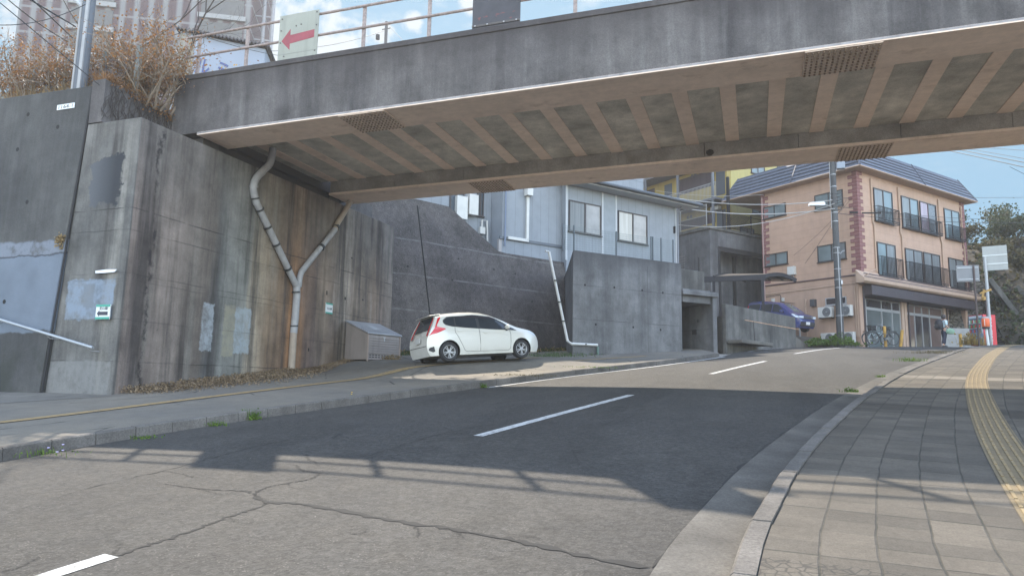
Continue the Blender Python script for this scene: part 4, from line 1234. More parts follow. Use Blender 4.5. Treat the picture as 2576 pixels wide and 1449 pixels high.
for side in (-1, 1):
    for x in (0, 2.53): make_wheel(root, (x, side * .715, .30), side, .302)
    # side glass: rear quarter, rear door, front door, front quarter
    for poly, nm in (([(-.10, 1.16), (-.02, 1.09), (.22, 1.055), (.26, 1.36), (.02, 1.34), (-.08, 1.25)], 'quarter_window'),
                     ([(.27, 1.05), (.98, .985), (.98, 1.395), (.29, 1.375)], 'door_window'), ([(1.07, .975), (2.02, .91), (1.94, 1.10), (1.68, 1.27), (1.40, 1.37), (1.09, 1.395)], 'door_window'), ([(2.05, .91), (2.30, .905), (1.99, 1.11)], 'quarter_window')):
        sh.side_patch(poly, side, .007).build(nm, M['glass_dark'], root, smooth=True)
    b = MB()
    sh.side_patch([(-.14, 1.17), (-.04, 1.065), (.24, 1.03), (1.02, .96), (2.38, .885), (2.0, 1.125), (1.71, 1.285), (1.42, 1.385), (.9, 1.41), (.3, 1.395), (.02, 1.355), (-.12, 1.255)], side, .003).build('window_surround', M['blackplastic'], root)
    sh.side_patch([(.24, 1.325), (.98, 1.35), (1.38, 1.325), (1.70, 1.225), (1.76, 1.235), (1.42, 1.375), (1.0, 1.40), (.22, 1.375)], side, .020).build('rain_visor', flat('smoked_visor', (.03, .028, .035), .15), root)
    for L, w_ in (([(.22, 1.03), (.21, .88), (.30, .74), (.42, .50), (.50, .33), (.56, .29), (1.04, .28)], .010), ([(1.03, .965), (1.04, .85), (1.05, .6), (1.04, .28)], .011), ([(2.12, .88), (2.14, .78), (2.13, .55), (2.10, .33), (2.02, .275), (1.04, .28)], .010)):
        sh.side_line(L, side, w_).build('door_gap', M['gap'], root)
    sh.side_line([(-.3, .93), (.2, .925), (.8, .885), (1.4, .845), (1.75, .81), (2.05, .73)], side, .010, .001).build('door_crease', flat('crease_grey', (.42, .41, .38), .5), root)
    for x, z in ((.36, .905), (1.24, .845)):
        b = MB(); y = sh.half(x, z); b.bar((x - .075, side * (y + .022), z + .004), (x + .075, side * (y + .022), z), .022, .03); b.bar((x - .04, side * (y + .004), z - .03), (x + .04, side * (y + .004), z - .032), .012, .022)
        b.build('door_handle', white, root, bevel=.004)
    # mirror
    b = MB(); y = sh.half(2.02, .95)
    b.rev([(.0, -.10), (.06, -.085), (.085, -.03), (.088, .03), (.06, .085), (0, .1)], Matrix.Translation((1.98, side * (y + .15), .985)) @ Matrix.Rotation(pi / 2, 4, 'X') @ Matrix.Diagonal((.75, .8, 1.2, 1)), 14)
    mo = b.build('door_mirror', white, root, smooth=True)
    b = MB(); b.bar((2.0, side * (y + .0), .90), (2.0, side * (y + .12), .93), .06, .05); b.build('mirror_foot', M['blackplastic'], mo)
    # tail lamp on the rear corner: upright arm and forward pointing wedge
    sh.side_patch([(-.515, .83), (-.60, .79), (-.44, .99), (-.27, 1.31), (-.19, 1.36), (-.16, 1.345), (-.33, 1.12), (-.36, 1.06), (-.07, .985), (-.10, .965), (-.36, .86)], side, .008, .02).build('tail_lamp', M['taillight'], root, smooth=True)
    sh.side_patch([(3.05, .80), (3.17, .74), (3.12, .70), (2.93, .78), (2.80, .86), (2.86, .875)], side, .008, .02).build('headlamp', M['headlight'], root, smooth=True)
    sh.side_patch([(-.62, .36), (-.50, .30), (-.44, .315), (-.47, .47), (-.60, .44)], side, .006, .02).build('bumper_vent', M['blackplastic'], root)


def rear_patch(s, poly, off=.008, step=.04):
    """polygon (y, z) laid on the rear end"""
    b_ = MB(); zs = [z for y, z in poly]; z0, z1 = min(zs), max(zs); n_ = max(3, int((z1 - z0) / step)); rows = []
    for i in range(n_ + 1):
        z = z0 + (z1 - z0) * min(.9995, max(.0005, i / n_)); ys_ = []
        for (ya, za), (yb, zb_) in zip(poly, poly[1:] + poly[:1]):
            if (za <= z < zb_) or (zb_ <= z < za): ys_.append(ya + (yb - ya) * (z - za) / (zb_ - za))
        if len(ys_) >= 2: rows.append((min(ys_), max(ys_), z))
    P_ = lambda y, z: (s.ev(s.rear, z) - off, y, z)
    for (a0, a1, za), (c0, c1, zc) in zip(rows, rows[1:]): b_.quad(P_(a0, za), P_(a1, za), P_(c1, zc), P_(c0, zc))
    return b_


rear_patch(sh, [(-.56, .97), (.56, .97), (.50, 1.39), (-.50, 1.39)]).build('rear_window', M['glass_dark'], root, smooth=True)
b = MB()     # spoiler over the rear glass
b.add([(-.47, -.52, 1.405), (-.47, .52, 1.405), (-.15, .56, 1.44), (-.15, -.56, 1.44), (-.46, -.52, 1.425), (-.46, .52, 1.425), (-.1, .56, 1.475), (-.1, -.56, 1.475)], [(0, 1, 2, 3), (4, 7, 6, 5), (0, 4, 5, 1), (1, 5, 6, 2), (2, 6, 7, 3), (3, 7, 4, 0)])
b.build('spoiler', white, root, bevel=.01)
for side in (-1, 1): rear_patch(sh, [(side * .52, .80), (side * .64, .78), (side * .62, 1.02), (side * .55, 1.36), (side * .48, 1.36), (side * .52, 1.0)], .010).build('tail_lamp', M['taillight'], root)
b = MB(); b.box(-.675, -.665, -.17, .17, .62, .76); b.build('plate_panel', flat('plate_blank', (.5, .5, .48), .5), root)
rear_patch(sh, [(-.62, .49), (.62, .49), (.62, .505), (-.62, .505)], .004, .01).build('bumper_seam', M['gap'], root)
b = MB(); b.box(-.69, -.67, -.40, -.24, .845, .86); 
b.build('badge', flat('badge_chrome', (.4, .4, .4), .3, .8), root); 
b = MB(); b.bar((-.445, .22, 1.05), (-.40, .60, 1.15), .014, .014); b.build('rear_wiper', M['blackplastic'], root)
b = MB(); b.box(-.5, 3.1, -.68, .68, .2, .26); b.build('underbody', M['blackplastic'], root)

# ---- blue minivan in the driveway
sh2 = Shape(
    roof=[(-.62, 1.64), (-.4, 1.66), (.2, 1.70), (1.0, 1.70), (1.5, 1.66), (1.8, 1.57), (2.1, 1.40), (2.5, 1.14), (2.62, 1.07), (2.8, 1.04), (3.0, .99), (3.12, .9), (3.2, .75), (3.23, .62)],
    rear=[(.22, -.55), (.35, -.62), (.9, -.62), (1.2, -.58), (1.5, -.5), (1.7, -.45)], front=[(.22, 3.12), (.4, 3.22), (.65, 3.23), (.8, 3.19), (.95, 3.1), (1.03, 2.9), (1.1, 2.58), (1.4, 2.1), (1.7, 1.3)],
    wmax=.82, wroof=[(-.6, .78), (0, .8), (1.5, .8), (2.4, .86), (2.8, .93), (3.3, .96)], belt=[(-.66, 1.08), (1, 1.03), (2.4, .99), (2.8, .95), (3.3, .8)], zb=.22, plan_r=(-.3, .16, -.62), plan_f=(2.6, .26, 3.23), tuck=.03)
BAZ2 = 131
ba = radians(BAZ2); bd = Vector((sin(ba), cos(ba)))
fp = Vector((2.75, 42.75)); rp = fp - bd * 3.1
root = car_root('parked_car', (rp.x, rp.y, 3.60), BAZ2, -math.atan(.10), 0, 'dark blue minivan parked in the driveway under the carport', 'car')
blue = car_paint('deep_blue_car_paint', (.012, .026, .13))
body = sh2.body(96).build('body', blue, None, smooth=True)
cut_arches(body, [(0, .30, -.95, -.55), (2.5, .30, -.95, -.55), (0, .30, .55, .95), (2.5, .30, .55, .95)], .34, M['blackplastic']); body.parent = root
for side in (-1, 1):
    for x in (0, 2.5): make_wheel(root, (x, side * .73, .30), side, .298)
    for poly, nm in (([(-.45, 1.13), (.45, 1.10), (.45, 1.52), (-.38, 1.50)], 'quarter_window'), ([(.50, 1.10), (1.32, 1.06), (1.32, 1.54), (.50, 1.52)], 'door_window'), ([(1.38, 1.06), (2.25, 1.03), (1.95, 1.35), (1.72, 1.5), (1.38, 1.54)], 'door_window')):
        sh2.side_patch(poly, side, .006).build(nm, M['glass_dark'], root, smooth=True)
    sh2.side_line([(-.4, 1.545), (.5, 1.56), (1.4, 1.565), (1.75, 1.51)], side, .03, .012).build('window_trim', flat('chrome_trim', (.6, .6, .6), .2, .9), root)
    for L in ([(.48, 1.08), (.48, .5), (.36, .34), (1.35, .32)], [(1.35, 1.05), (1.35, .32)], [(2.3, 1.0), (2.28, .6), (2.12, .32), (1.35, .32)]): sh2.side_line(L, side, .012).build('door_gap', M['gap'], root)
    b = MB(); y = sh2.half(2.1, 1.05); b.rev([(0, -.1), (.07, -.07), (.09, 0), (.07, .07), (0, .1)], Matrix.Translation((2.12, side * (y + .14), 1.12)) @ Matrix.Rotation(pi / 2, 4, 'X'), 12); b.build('door_mirror', blue, root, smooth=True)
    sh2.side_patch([(3.0, .80), (3.15, .76), (3.1, .93), (2.78, 1.0), (2.72, .96)], side, .008, .02).build('headlamp', M['headlight'], root, smooth=True)
    sh2.side_patch([(-.6, .95), (-.48, .95), (-.42, 1.4), (-.5, 1.4)], side, .008).build('tail_lamp', M['taillight'], root)
    b = MB()
    for k_ in range(7):
        yy = side * (.42 + .26 * k_ / 6); b.box(3.1, 3.245 - .05 * (k_ / 6) ** 2, yy - .03, yy + .03, .78, .90)
    b.build('headlamp', M['headlight'], root)
# windscreen laid just above the slope between roof and bonnet
b = MB()
for i in range(8):
    x0, x1 = 1.72 + (2.52 - 1.72) * i / 8, 1.72 + (2.52 - 1.72) * (i + 1) / 8
    a0, a1 = sh2.half(x0, sh2.ev(sh2.roof, x0) - .13) * .95, sh2.half(x1, sh2.ev(sh2.roof, x1) - .10) * .95; z0, z1 = sh2.ev(sh2.roof, x0) + .008, sh2.ev(sh2.roof, x1) + .008
    for j in range(6):
        ya, yb = -1 + j / 3, -1 + (j + 1) / 3; dz = lambda q: -.085 * abs(q) ** 3
        b.quad((x0, ya * a0, z0 + dz(ya)), (x0, yb * a0, z0 + dz(yb)), (x1, yb * a1, z1 + dz(yb)), (x1, ya * a1, z1 + dz(ya)))
b.build('windscreen', m_glass('windscreen_glass', (.10, .115, .105), .1), root, smooth=True)
b = MB()
for k_ in range(4): b.box(3.16, 3.25, -.42, .42, .76 + .045 * k_, .78 + .045 * k_)
b.build('grille', flat('chrome_grille', (.5, .52, .55), .2, .8), root)
b = MB(); b.box(3.18, 3.245, -.6, .6, .34, .56); b.build('lower_intake', M['blackplastic'], root)
b = MB(); b.box(3.246, 3.256, -.165, .165, .42, .585); b.build('plate_panel', flat('plate_pale', (.6, .6, .6), .5), root)
# ------------------------------------------------------------------ the peach corner building
M['peach_wall'] = m_siding('peach_siding', (.375, .245, .175), .455, 2, .014, .18, .30)
M['peach_trim'] = paint('peach_trim_paint', (.36, .25, .18), .7, .1, 3, dirt=.15)
M['frame_dark'] = flat('bronze_window_frame', (.035, .028, .028), .5, .2)
M['frame_silver'] = flat('silver_sash', (.38, .38, .38), .4, .5)
M['iron'] = flat('black_iron', (.012, .011, .013), .6, spec=.2)
M['glass_grey'] = m_glass('frosted_grey_pane', (.11, .135, .14), .3)
M['glass_curt'] = m_glass('curtained_pane', (.07, .085, .09), .35, (.135, .142, .145))
M['glass_blue'] = m_glass('sky_tinted_pane', (.085, .125, .14), .3)  # reflected sky painted into the bluish pane colour
M['glass_pink'] = m_glass('pink_curtain_pane', (.2, .14, .17), .25, (.25, .165, .205))
M['glass_dk'] = m_glass('dark_pane', (.03, .026, .03), .25)
M['shop_glass'] = m_glass('shop_glass', (.09, .105, .105), .15)
M['shop_brown'] = m_glass('brown_interior_glass', (.11, .075, .065), .15)
M['brick'] = None


def m_quoin():
    k = NT('red_quoin_brick'); p = k.obj(); s = k.sep(p)
    ln = k.line(s[2], .21, .014)
    c = k.mix(k.rng(k.noise(p, 7, 4), .3, .7), (.19, .075, .07), (.13, .05, .05))
    return k.out(k.mix(k.math('MULTIPLY', ln, .6), c, (.33, .24, .2)), .85, ln, -.3, .01)


M['brick'] = m_quoin()


def m_roof(name, c, period, spec=.3):
    k = NT(name); p = k.obj(); s = k.sep(p)
    ln = k.line(s[2], period, .05); c2 = k.scale(c, k.rng(k.noise(p, 4, 5), .3, .7, .85, 1.15))
    return k.out(k.mix(k.math('MULTIPLY', ln, .65), c2, k.scale(c, .3)), .6, ln, -.6, .03, spec=spec)


M['roof'] = m_roof('blue_grey_mansard_metal', (.085, .095, .125), .25)
BZ = 2.45
t = thing('corner_building', (5.8, 43.2, BZ), 'three storey peach corner building with blue grey mansard roof and brick quoins', 'building', az=38.5)
LX, LY, HT = 12.3, 6.55, 12.75 - BZ
GF = 6.2 - BZ     # top of the shop storey
b = MB()
b.box(0, LX, 0, LY, GF + .003, HT); b.build('upper_wall', M['peach_wall'], t, bevel=.01)
b = MB()
b.box(.0, .55, .18, 1.0, -.6, GF); b.box(.0, .28, 1.0, LY, -.6, GF); b.box(.56, 1.1, .6, .9, -.6, GF - .6); b.box(.28, LX, LY - .3, LY, -.6, GF); b.box(LX - .3, LX, .18, LY - .3, -.6, GF)
b.box(.56, LX - .3, .6, .85, 3.0, GF)
b.build('ground_wall', m_siding('peach_plain_wall', (.375, .25, .18), 40, 2, .01, .25), t, bevel=.01)
for x0, x1 in ((4.78, 5.05), (5.12, 5.38), (9.72, 9.98), (10.05, 10.3)):
    b = MB(); b.box(x0, x1, .42, .62, -.6, 3.02); b.build('pilaster', M['peach_trim'], t, bevel=.01)
b = MB(); b.box(-.05, LX + .05, .0, .2, 3.72, 3.98); b.build('cornice_board', M['peach_trim'], t, bevel=.01)
b = MB()
pr = [(0, GF + .60), (-.26, GF + .32), (-.5, GF + .10), (-.5, GF - .06), (-.38, GF - .16), (0, GF - .15)]
b.prism([(-.55, y, z) for y, z in pr], (LX + 1.15, 0, 0)); b.build('awning_cornice', M['peach_trim'], t, bevel=.008)
b = MB(); b.tube([(-.56, -.52, GF + .16), (LX + .6, -.52, GF + .16)], .02, 5); b.tube([(-.4, -.4, GF + .36), (LX + .5, -.4, GF + .36)], .03, 5); b.build('cornice_flashing', flat('brown_flashing', (.07, .045, .04), .6), t)
b = MB(); b.box(.35, LX - .2, -.38, .58, 2.98, 3.52); b.build('sign_band', paint('dark_sign_band', (.035, .026, .03), .6, .25, 2), t, bevel=.01)
# belt course round the left face
b = MB(); b.tube([(-.03, -.02, 6.58 - BZ), (-.03, LY, 6.62 - BZ)], .045, 6); b.build('belt_pipe', flat('brown_pipe', (.08, .045, .045), .6), t)
b = MB(); b.tube([(-.03, -.02, 6.12 - BZ), (-.03, LY, 6.05 - BZ)], .025, 6); b.build('cable_duct', M['peach_trim'], t)
# mansard roof
b = MB(); o1, o2 = .62, .18
YR = LY + 2.75
lo = [(-o1, -o1), (LX + o1, -o1), (LX + o1, YR), (-o1, YR)]; hi = [(o2, o2), (LX - o2, o2), (LX - o2, YR - .8), (o2, YR - .8)]
z0, z1 = HT - .02, HT + 1.52
for i in range(4):
    j = (i + 1) % 4
    b.quad((*lo[i], z0), (*lo[j], z0), (*hi[j], z1), (*hi[i], z1))
b.poly([(*p, z1) for p in hi]); b.poly([(*p, z0) for p in lo][::-1])
b.build('roof', M['roof'], t)
for i in range(4):     # steps of the metal sheeting
    pass
b = MB()
for k_ in range(1, 6):
    f = k_ / 6; z = z0 + (z1 - z0) * f
    q = [Vector((*lo[i], z0)).lerp(Vector((*hi[i], z1)), f) for i in range(4)]
    for i in range(4):
        j = (i + 1) % 4; d = (q[j] - q[i]).normalized(); nrm = Vector((d.y, -d.x, 0)) * .03
        b.bar(q[i] + nrm, q[j] + nrm, .045, .035)
b.build('roof_ribs', M['roof'], t)
b = MB()
for i in range(4): b.bar(Vector((*lo[i], z0)), Vector((*hi[i], z1)), .09, .09)
for x in (6.4,): b.bar((x, -o1 - .02, z0), (x, o2 - .02, z1), .07, .06)
for y in (3.9,): b.bar((-o1 - .02, y, z0), (o2 - .02, y, z1), .07, .06)
b.build('roof_ridge_caps', flat('ridge_cap_dark', (.05, .055, .075), .6), t)
b = MB(); e = o1
for a, c in zip(lo, lo[1:] + lo[:1]): b.bar((*a, HT - .05), (*c, HT - .05), .07, .05)
b.build('eaves_board', M['peach_trim'], t)
b = MB(); b.box(-o1 + .06, LX + o1 - .06, -o1 + .06, YR - .06, HT - .1, HT - .03); b.build('soffit', M['peach_trim'], t)
# quoins
for (cx, cy, sx, sy) in ((0, 0, 1, 1), (LX, 0, -1, 1), (0, LY, 1, -1)):
    b = MB(); n_ = int((HT - .1 - GF - .55) / .21)
    for i in range(n_):
        z = GF + .58 + i * .21; lng = i % 2
        la, lb = (.52, .26) if lng else (.26, .52)
        x0, x1 = sorted((cx - sx * .035, cx + sx * la)); y0, y1 = sorted((cy - sy * .035, cy + sy * lb))
        # two thin slabs, one on each face
        xa, xb = sorted((cx - sx * .035, cx)); b.box(xa, xb, y0, y1, z, z + .212)
        if not (cx == 0 and cy == LY): ya, yb = sorted((cy - sy * .035, cy)); xa, xb = sorted((cx, cx + sx * la)); b.box(xa, xb, ya, yb, z, z + .212)
    b.build('quoin', M['brick'], t)


def sash_x(x0, x1, z0, z1, left, right, parent, y=0, frame=None, depth=.07, name='window', mull=True):
    """sliding window on a face that looks along -y: frame > two panes"""
    fr = frame or M['frame_dark']; b_ = MB(); w = .05
    b_.box(x0, x1, y - depth, y + .01, z0, z0 + w); b_.box(x0, x1, y - depth, y + .01, z1 - w, z1); b_.box(x0, x0 + w, y - depth, y + .01, z0 + w, z1 - w); b_.box(x1 - w, x1, y - depth, y + .01, z0 + w, z1 - w)
    xm = (x0 + x1) / 2
    if mull: b_.box(xm - .04, xm + .04, y - depth + .01, y + .0, z0 + w, z1 - w)
    wn = b_.build(name, fr, parent)
    b_ = MB(); b_.box(x0 - .05, x1 + .05, y - depth - .05, y + .0, z0 - .04, z0 - .003); b_.build('sill', fr, wn)
    for a0, a1, m_ in ((x0 + w, xm - .04, left), (xm + .04, x1 - w, right)):
        b_ = MB(); b_.box(a0, a1, y - .03, y - .012, z0 + w, z1 - w); b_.build('pane', m_, wn)
    return wn


def sash_left(y0, y1, z0, z1, left, right, parent, x=0, frame=None):
    fr = frame or M['frame_dark']; b_ = MB(); w = .05; d = .07
    b_.box(x - d, x + .01, y0, y1, z0, z0 + w); b_.box(x - d, x + .01, y0, y1, z1 - w, z1); b_.box(x - d, x + .01, y0, y0 + w, z0 + w, z1 - w); b_.box(x - d, x + .01, y1 - w, y1, z0 + w, z1 - w)
    ym = (y0 + y1) / 2; b_.box(x - d + .01, x, ym - .03, ym + .03, z0 + w, z1 - w)
    wn = b_.build('window', fr, parent)
    b_ = MB(); b_.box(x - d - .05, x, y0 - .05, y1 + .05, z0 - .04, z0 - .003); b_.build('sill', fr, wn)
    for a0, a1, m_ in ((y0 + w, ym - .03, left), (ym + .03, y1 - w, right)):
        b_ = MB(); b_.box(x - .03, x - .012, a0, a1, z0 + w, z1 - w); b_.build('pane', m_, wn)
    return wn


def balcony_rail(x0, x1, z0, z1, parent, y=-.28, double=False):
    b_ = MB()
    for z in (z0, z0 + .12, z1 - .03): b_.bar((x0, y, z), (x1, y, z), .04, .04)
    n_ = int((x1 - x0) / .135)
    for i in range(n_ + 1):
        x = x0 + (x1 - x0) * i / n_; b_.bar((x, y, z0), (x, y, z1 - .03), .026)
    for x in (x0, x1):
        for z in (z0, z1 - .03): b_.bar((x, y, z), (x, 0, z), .025, .025)
    return b_.build('window_railing', M['iron'], parent)


U0, U1 = 9.92 - BZ, 11.92 - BZ; V0, V1 = 6.72 - BZ, 8.68 - BZ
gl_ = M
sash_x(1.64, 3.6, U0, U1, M['glass_curt'], M['glass_blue'], t); sash_x(4.6, 6.5, U0, U1, M['glass_curt'], M['glass_blue'], t); sash_x(6.7, 8.65, U0, U1, M['glass_pink'], M['glass_dk'], t); sash_x(9.66, 11.6, U0, U1, M['glass_blue'], M['glass_blue'], t)
sash_x(1.7, 3.62, V0, V1, M['glass_blue'], M['glass_curt'], t); sash_x(4.7, 6.62, V0, V1, M['glass_curt'], M['glass_curt'], t); sash_x(6.78, 8.72, V0, V1, M['glass_curt'], M['glass_curt'], t); sash_x(9.8, 11.7, V0, V1, M['glass_curt'], M['glass_curt'], t)
for x0, x1 in ((1.6, 3.85), (4.55, 8.8), (9.6, 11.8)): balcony_rail(x0, x1, U0 - .02, U0 + .88, t)
for x0, x1 in ((1.68, 3.95), (4.65, 9.1), (9.75, 12.0)): balcony_rail(x0, x1, V0 - .04, V0 + 1.1, t)
sash_left(4.72, 6.42, 10.98 - BZ, 11.76 - BZ, M['glass_grey'], M['glass_grey'], t); sash_left(.86, 2.68, 10.78 - BZ, 11.74 - BZ, M['glass_grey'], M['glass_grey'], t)
sash_left(4.71, 6.42, 7.84 - BZ, 8.63 - BZ, M['glass_grey'], M['glass_grey'], t); sash_left(.82, 2.63, 7.6 - BZ, 8.6 - BZ, M['glass_curt'], M['glass_grey'], t)
sash_left(.94, 2.24, 4.98 - BZ, 5.42 - BZ, M['glass_dk'], M['glass_dk'], t, frame=M['frame_silver'])
# down pipes on the right face
for x, za, zb in ((1.38, 12.3 - BZ, 6.9 - BZ), (4.28, 12.28 - BZ, 6.4 - BZ), (8.98, 12.3 - BZ, 6.8 - BZ), (11.86, 12.26 - BZ, 6.8 - BZ)):
    b = MB(); zm = (za + zb) / 2; b.tube([(x, -.05, za), (x, -.05, zm + .2), (x + .12, -.05, zm), (x + .12, -.05, zb)], .045, 8); b.rev([(.07, -.1), (.07, .1), (0, .1)], Matrix.Translation((x, -.05, za)), 8)
    b.build('down_pipe', M['peach_trim'], t, smooth=True)
for pts in ([(-.05, LY - .08, HT - .3), (-.05, LY - .08, .2)],):
    b = MB(); b.tube(pts, .045, 8); b.build('down_pipe', flat('mauve_pipe', (.3, .2, .18), .6), t, smooth=True)
for k_, x in enumerate((-.62, -.53)):
    b = MB(); b.tube([(-.1 - .0, .25 + .12 * k_, .6), (-.1, .25 + .12 * k_, 3.2), (-.45, -.1 + .1 * k_, 3.8), (.3, -.68 - .05 * k_, 4.35)], .028, 6); b.build('conduit', M['peach_trim'], t, smooth=True)
# shop fronts: frame > panes
def shopfront(x0, x1, mulls, mats, tops, parent):
    b_ = MB(); y = .55; zt, zm = 2.92, 2.42
    for z0_, z1_ in ((-.02, .06), (zm - .16, zm), (zt - .06, zt)): b_.box(x0, x1, y - .05, y + .05, z0_, z1_)
    for x in [x0, x1] + mulls: b_.box(x - .035, x + .035, y - .056, y + .055, .0, zt)
    sf = b_.build('shop_front', M['frame_silver'], parent)
    xs_ = [x0] + mulls + [x1]
    for i in range(len(xs_) - 1):
        b_ = MB(); b_.box(xs_[i] + .035, xs_[i + 1] - .035, y - .012, y + .012, .06, zm - .16); b_.build('pane', mats[i], sf)
        b_ = MB(); b_.box(xs_[i] + .035, xs_[i + 1] - .035, y - .012, y + .012, zm, zt - .06); b_.build('pane', tops, sf)
    return sf
shopfront(1.15, 4.72, [2.75, 3.85], [M['shop_glass'], M['shop_glass'], M['shop_glass']], M['glass_dk'], t)
shopfront(5.45, 9.66, [6.35, 7.2, 8.1], [M['shop_brown'], M['glass_dk'], M['glass_dk'], M['shop_brown']], M['shop_brown'], t)
b = MB(); b.tube([(.42, .16, -.4), (.36, .12, 3.3)], .055, 6); b.build('corner_pipe', flat('dark_corner_pipe', (.03, .022, .025), .6), t)
b = MB(); b.tube([(5.41, .36, -.4), (5.41, .36, 3.0)], .05, 6); b.build('corner_pipe', flat('dark_pipe_b', (.03, .022, .025), .6), t)
b = MB(); b.tube([(10.02, .36, -.4), (10.02, .36, 3.0)], .04, 6); b.build('corner_pipe', flat('dark_pipe_c', (.05, .03, .03), .6), t)
b = MB(); b.box(.62, .9, .57, .595, 1.05, 1.5); b.build('paper_notice', flat('white_paper', (.5, .5, .48), .8), t)
b = MB()
for i, z in enumerate((1.42, 1.36, 1.30, 1.24, 1.18)): b.box(.66, .66 + (.2, .16, .19, .12, .17)[i], .565, .569, z - .008, z + .008)
b.build('notice_lines', flat('print_grey', (.12, .12, .12), .8), t)
# meters, lamp, heater and pipes on the left wall
def wallbox(nm, y0, y1, z0, z1, d, mat, bev=.01):
    b_ = MB(); b_.box(-d, -.003, y0, y1, z0 - BZ, z1 - BZ); return b_.build(nm, mat, t, bevel=bev)
M['cream'] = paint('cream_enamel', (.46, .45, .42), .5, .08, 4, dirt=.1)
h_ = wallbox('water_heater', 4.15, 4.65, 7.08, 7.6, .22, M['cream'])
b = MB(); b.tube([(-.1, 4.3, 7.08 - BZ), (-.1, 4.3, 6.75 - BZ), (-.03, 4.25, 6.7 - BZ)], .02, 5); b.tube([(-.1, 4.45, 7.08 - BZ), (-.1, 4.45, 6.7 - BZ)], .02, 5); b.build('heater_pipes', M['frame_silver'], h_)
wallbox('wall_lamp', 2.85, 3.15, 5.0, 5.42, .25, flat('lamp_housing', (.05, .05, .055), .5))
wallbox('electric_meter', 5.05, 5.2, 5.5, 5.72, .12, M['cream']); wallbox('electric_meter', 5.75, 5.95, 5.25, 5.75, .12, M['cream'])
b = MB(); b.tube([(-.06, 3.55, 5.5 - BZ), (-.06, 3.55, 3.0 - BZ), (-.06, 3.75, 2.9 - BZ)], .06, 8); b.build('drain_pipe', M['peach_trim'], t, smooth=True)
b = MB(); b.tube([(-.3, 4.2, 5.0 - BZ), (-.3, 4.0, 4.9 - BZ), (-.3, 3.9, 4.6 - BZ), (-.3, 3.85, 3.1 - BZ)], .06, 8); b.build('flue_pipe', paint('grey_flue', (.34, .33, .32), .6), t, smooth=True)
b = MB(); b.tube([(-.05, 6.4, 5.9 - BZ), (-.05, 5.35, 5.95 - BZ), (-.05, 5.3, 5.85 - BZ), (-.05, 5.3, 4.8 - BZ)], .018, 5); b.tube([(-.04, 5.2, 5.45 - BZ), (-.04, 4.3, 5.3 - BZ)], .015, 5); b.build('wall_cable', flat('cable_black', (.02, .02, .02), .6), t)
wallbox('service_panel', 4.1, 5.0, 4.0, 4.9, .05, paint('panel_grey', (.3, .29, .27), .6))
b = MB(); b.tube([(LX * .55, 3, z1), (LX * .55, 3, z1 + 1.2)], .02, 5); b.build('roof_antenna', M['iron'], t)

# air conditioner outdoor units along the left wall (top level things)
def ac_unit(label, y, z, wd=.86, ht=.62):
    u = thing('air_conditioner', (0, 0, 0), label, 'air conditioner', 'outdoor units on the peach wall', az=128.5)
    w = mtx(t) @ Vector((-.06, y, z - BZ)); u.location = w
    # local x runs away along the wall, -y faces out
    b_ = MB(); b_.box(-wd / 2, wd / 2, -.36, -.06, 0, ht); b_.build('case', M['cream'], u, bevel=.015)
    Mx = Matrix.Translation((.13 * (1), -.362, ht * .5)) @ Matrix.Rotation(pi / 2, 4, 'X')
    b_ = MB(); b_.rev([(.25, 0), (.26, .012), (.0, .004)], Mx, 24); b_.build('fan_grille', flat('fan_dark_grey', (.075, .08, .085), .5), u)
    b_ = MB()
    for r in (.06, .11, .16, .21): b_.rev([(r, .014), (r + .008, .018), (r + .016, .014)], Mx, 20)
    b_.rev([(.05, .016), (.03, .03), (0, .03)], Mx, 10); b_.build('grille_rings', flat('ring_grey', (.22, .22, .22), .5), u)
    b_ = MB(); b_.box(-wd / 2 + .08, -wd / 2 + .12, -.4, -.0, -.05, 0); b_.build('bracket', M['iron'], u); b_ = MB(); b_.box(wd / 2 - .12, wd / 2 - .08, -.4, 0, -.05, 0); b_.build('bracket', M['iron'], u)
    return u
ac_unit('cream outdoor unit on upper wall bracket left of the utility pole', 2.1, 4.25); ac_unit('cream outdoor unit on upper wall bracket right of the utility pole', .92, 4.25)
ac_unit('cream outdoor unit near the ground left of the utility pole', 1.98, 2.72); ac_unit('cream outdoor unit near the ground right of the utility pole', .84, 2.72)

# ------------------------------------------------------------------ the grey house behind the block wall
M['grey_wall'] = m_siding('grey_vertical_siding', (.205, .222, .24), .45, 0, .012, .08)
M['grey_trim'] = paint('grey_trim', (.35, .36, .37), .6, .06)
M['house_roof'] = paint('dark_house_roof', (.07, .08, .095), .55, .1)
HP = (-8.36, 29.26)
HS = 1.15
t = thing('grey_house', (HP[0] * HS, HP[1] * HS, 5.6 * HS), 'light grey two storey house with vertical siding above the block wall', 'house', az=38)
t.scale = (HS, HS, HS)
def hz(z): return z - 5.6
b = MB(); b.box(.75, 7.7, 0, 6, -1.2, hz(9.12)); b.build('wall', M['grey_wall'], t)
b = MB(); b.box(-2.45, .74, .35, 7, -1.2, hz(10.4)); b.build('wall', M['grey_wall'], t)
b = MB(); b.box(-10, -2.46, 1.3, 7, -1.2, hz(10.4)); b.build('wall', M['grey_wall'], t)
b = MB(); b.box(-10, 6.35, .9, 6, hz(9.1) + 1.31, hz(12.5)); b.box(-1.0, 6.35, .9, 6, hz(9.1), hz(9.1) + 1.3); b.build('upper_wall', M['grey_wall'], t)
b = MB(); b.box(2.86, 3.66, -.03, .3, 0, hz(9.05)); b.build('recess', paint('recess_grey', (.2, .22, .235), .7), t)
for x in (.73, 2.84, 3.68, 7.68):
    b = MB(); b.box(x - .05, x + .05, -.045, .0, 0, hz(9.08)); b.build('corner_trim', M['grey_trim'], t)
b = MB(); b.box(-2.6, 1.05, .30, .345, hz(6.2), hz(6.32)); b.build('base_flashing', M['house_roof'], t)
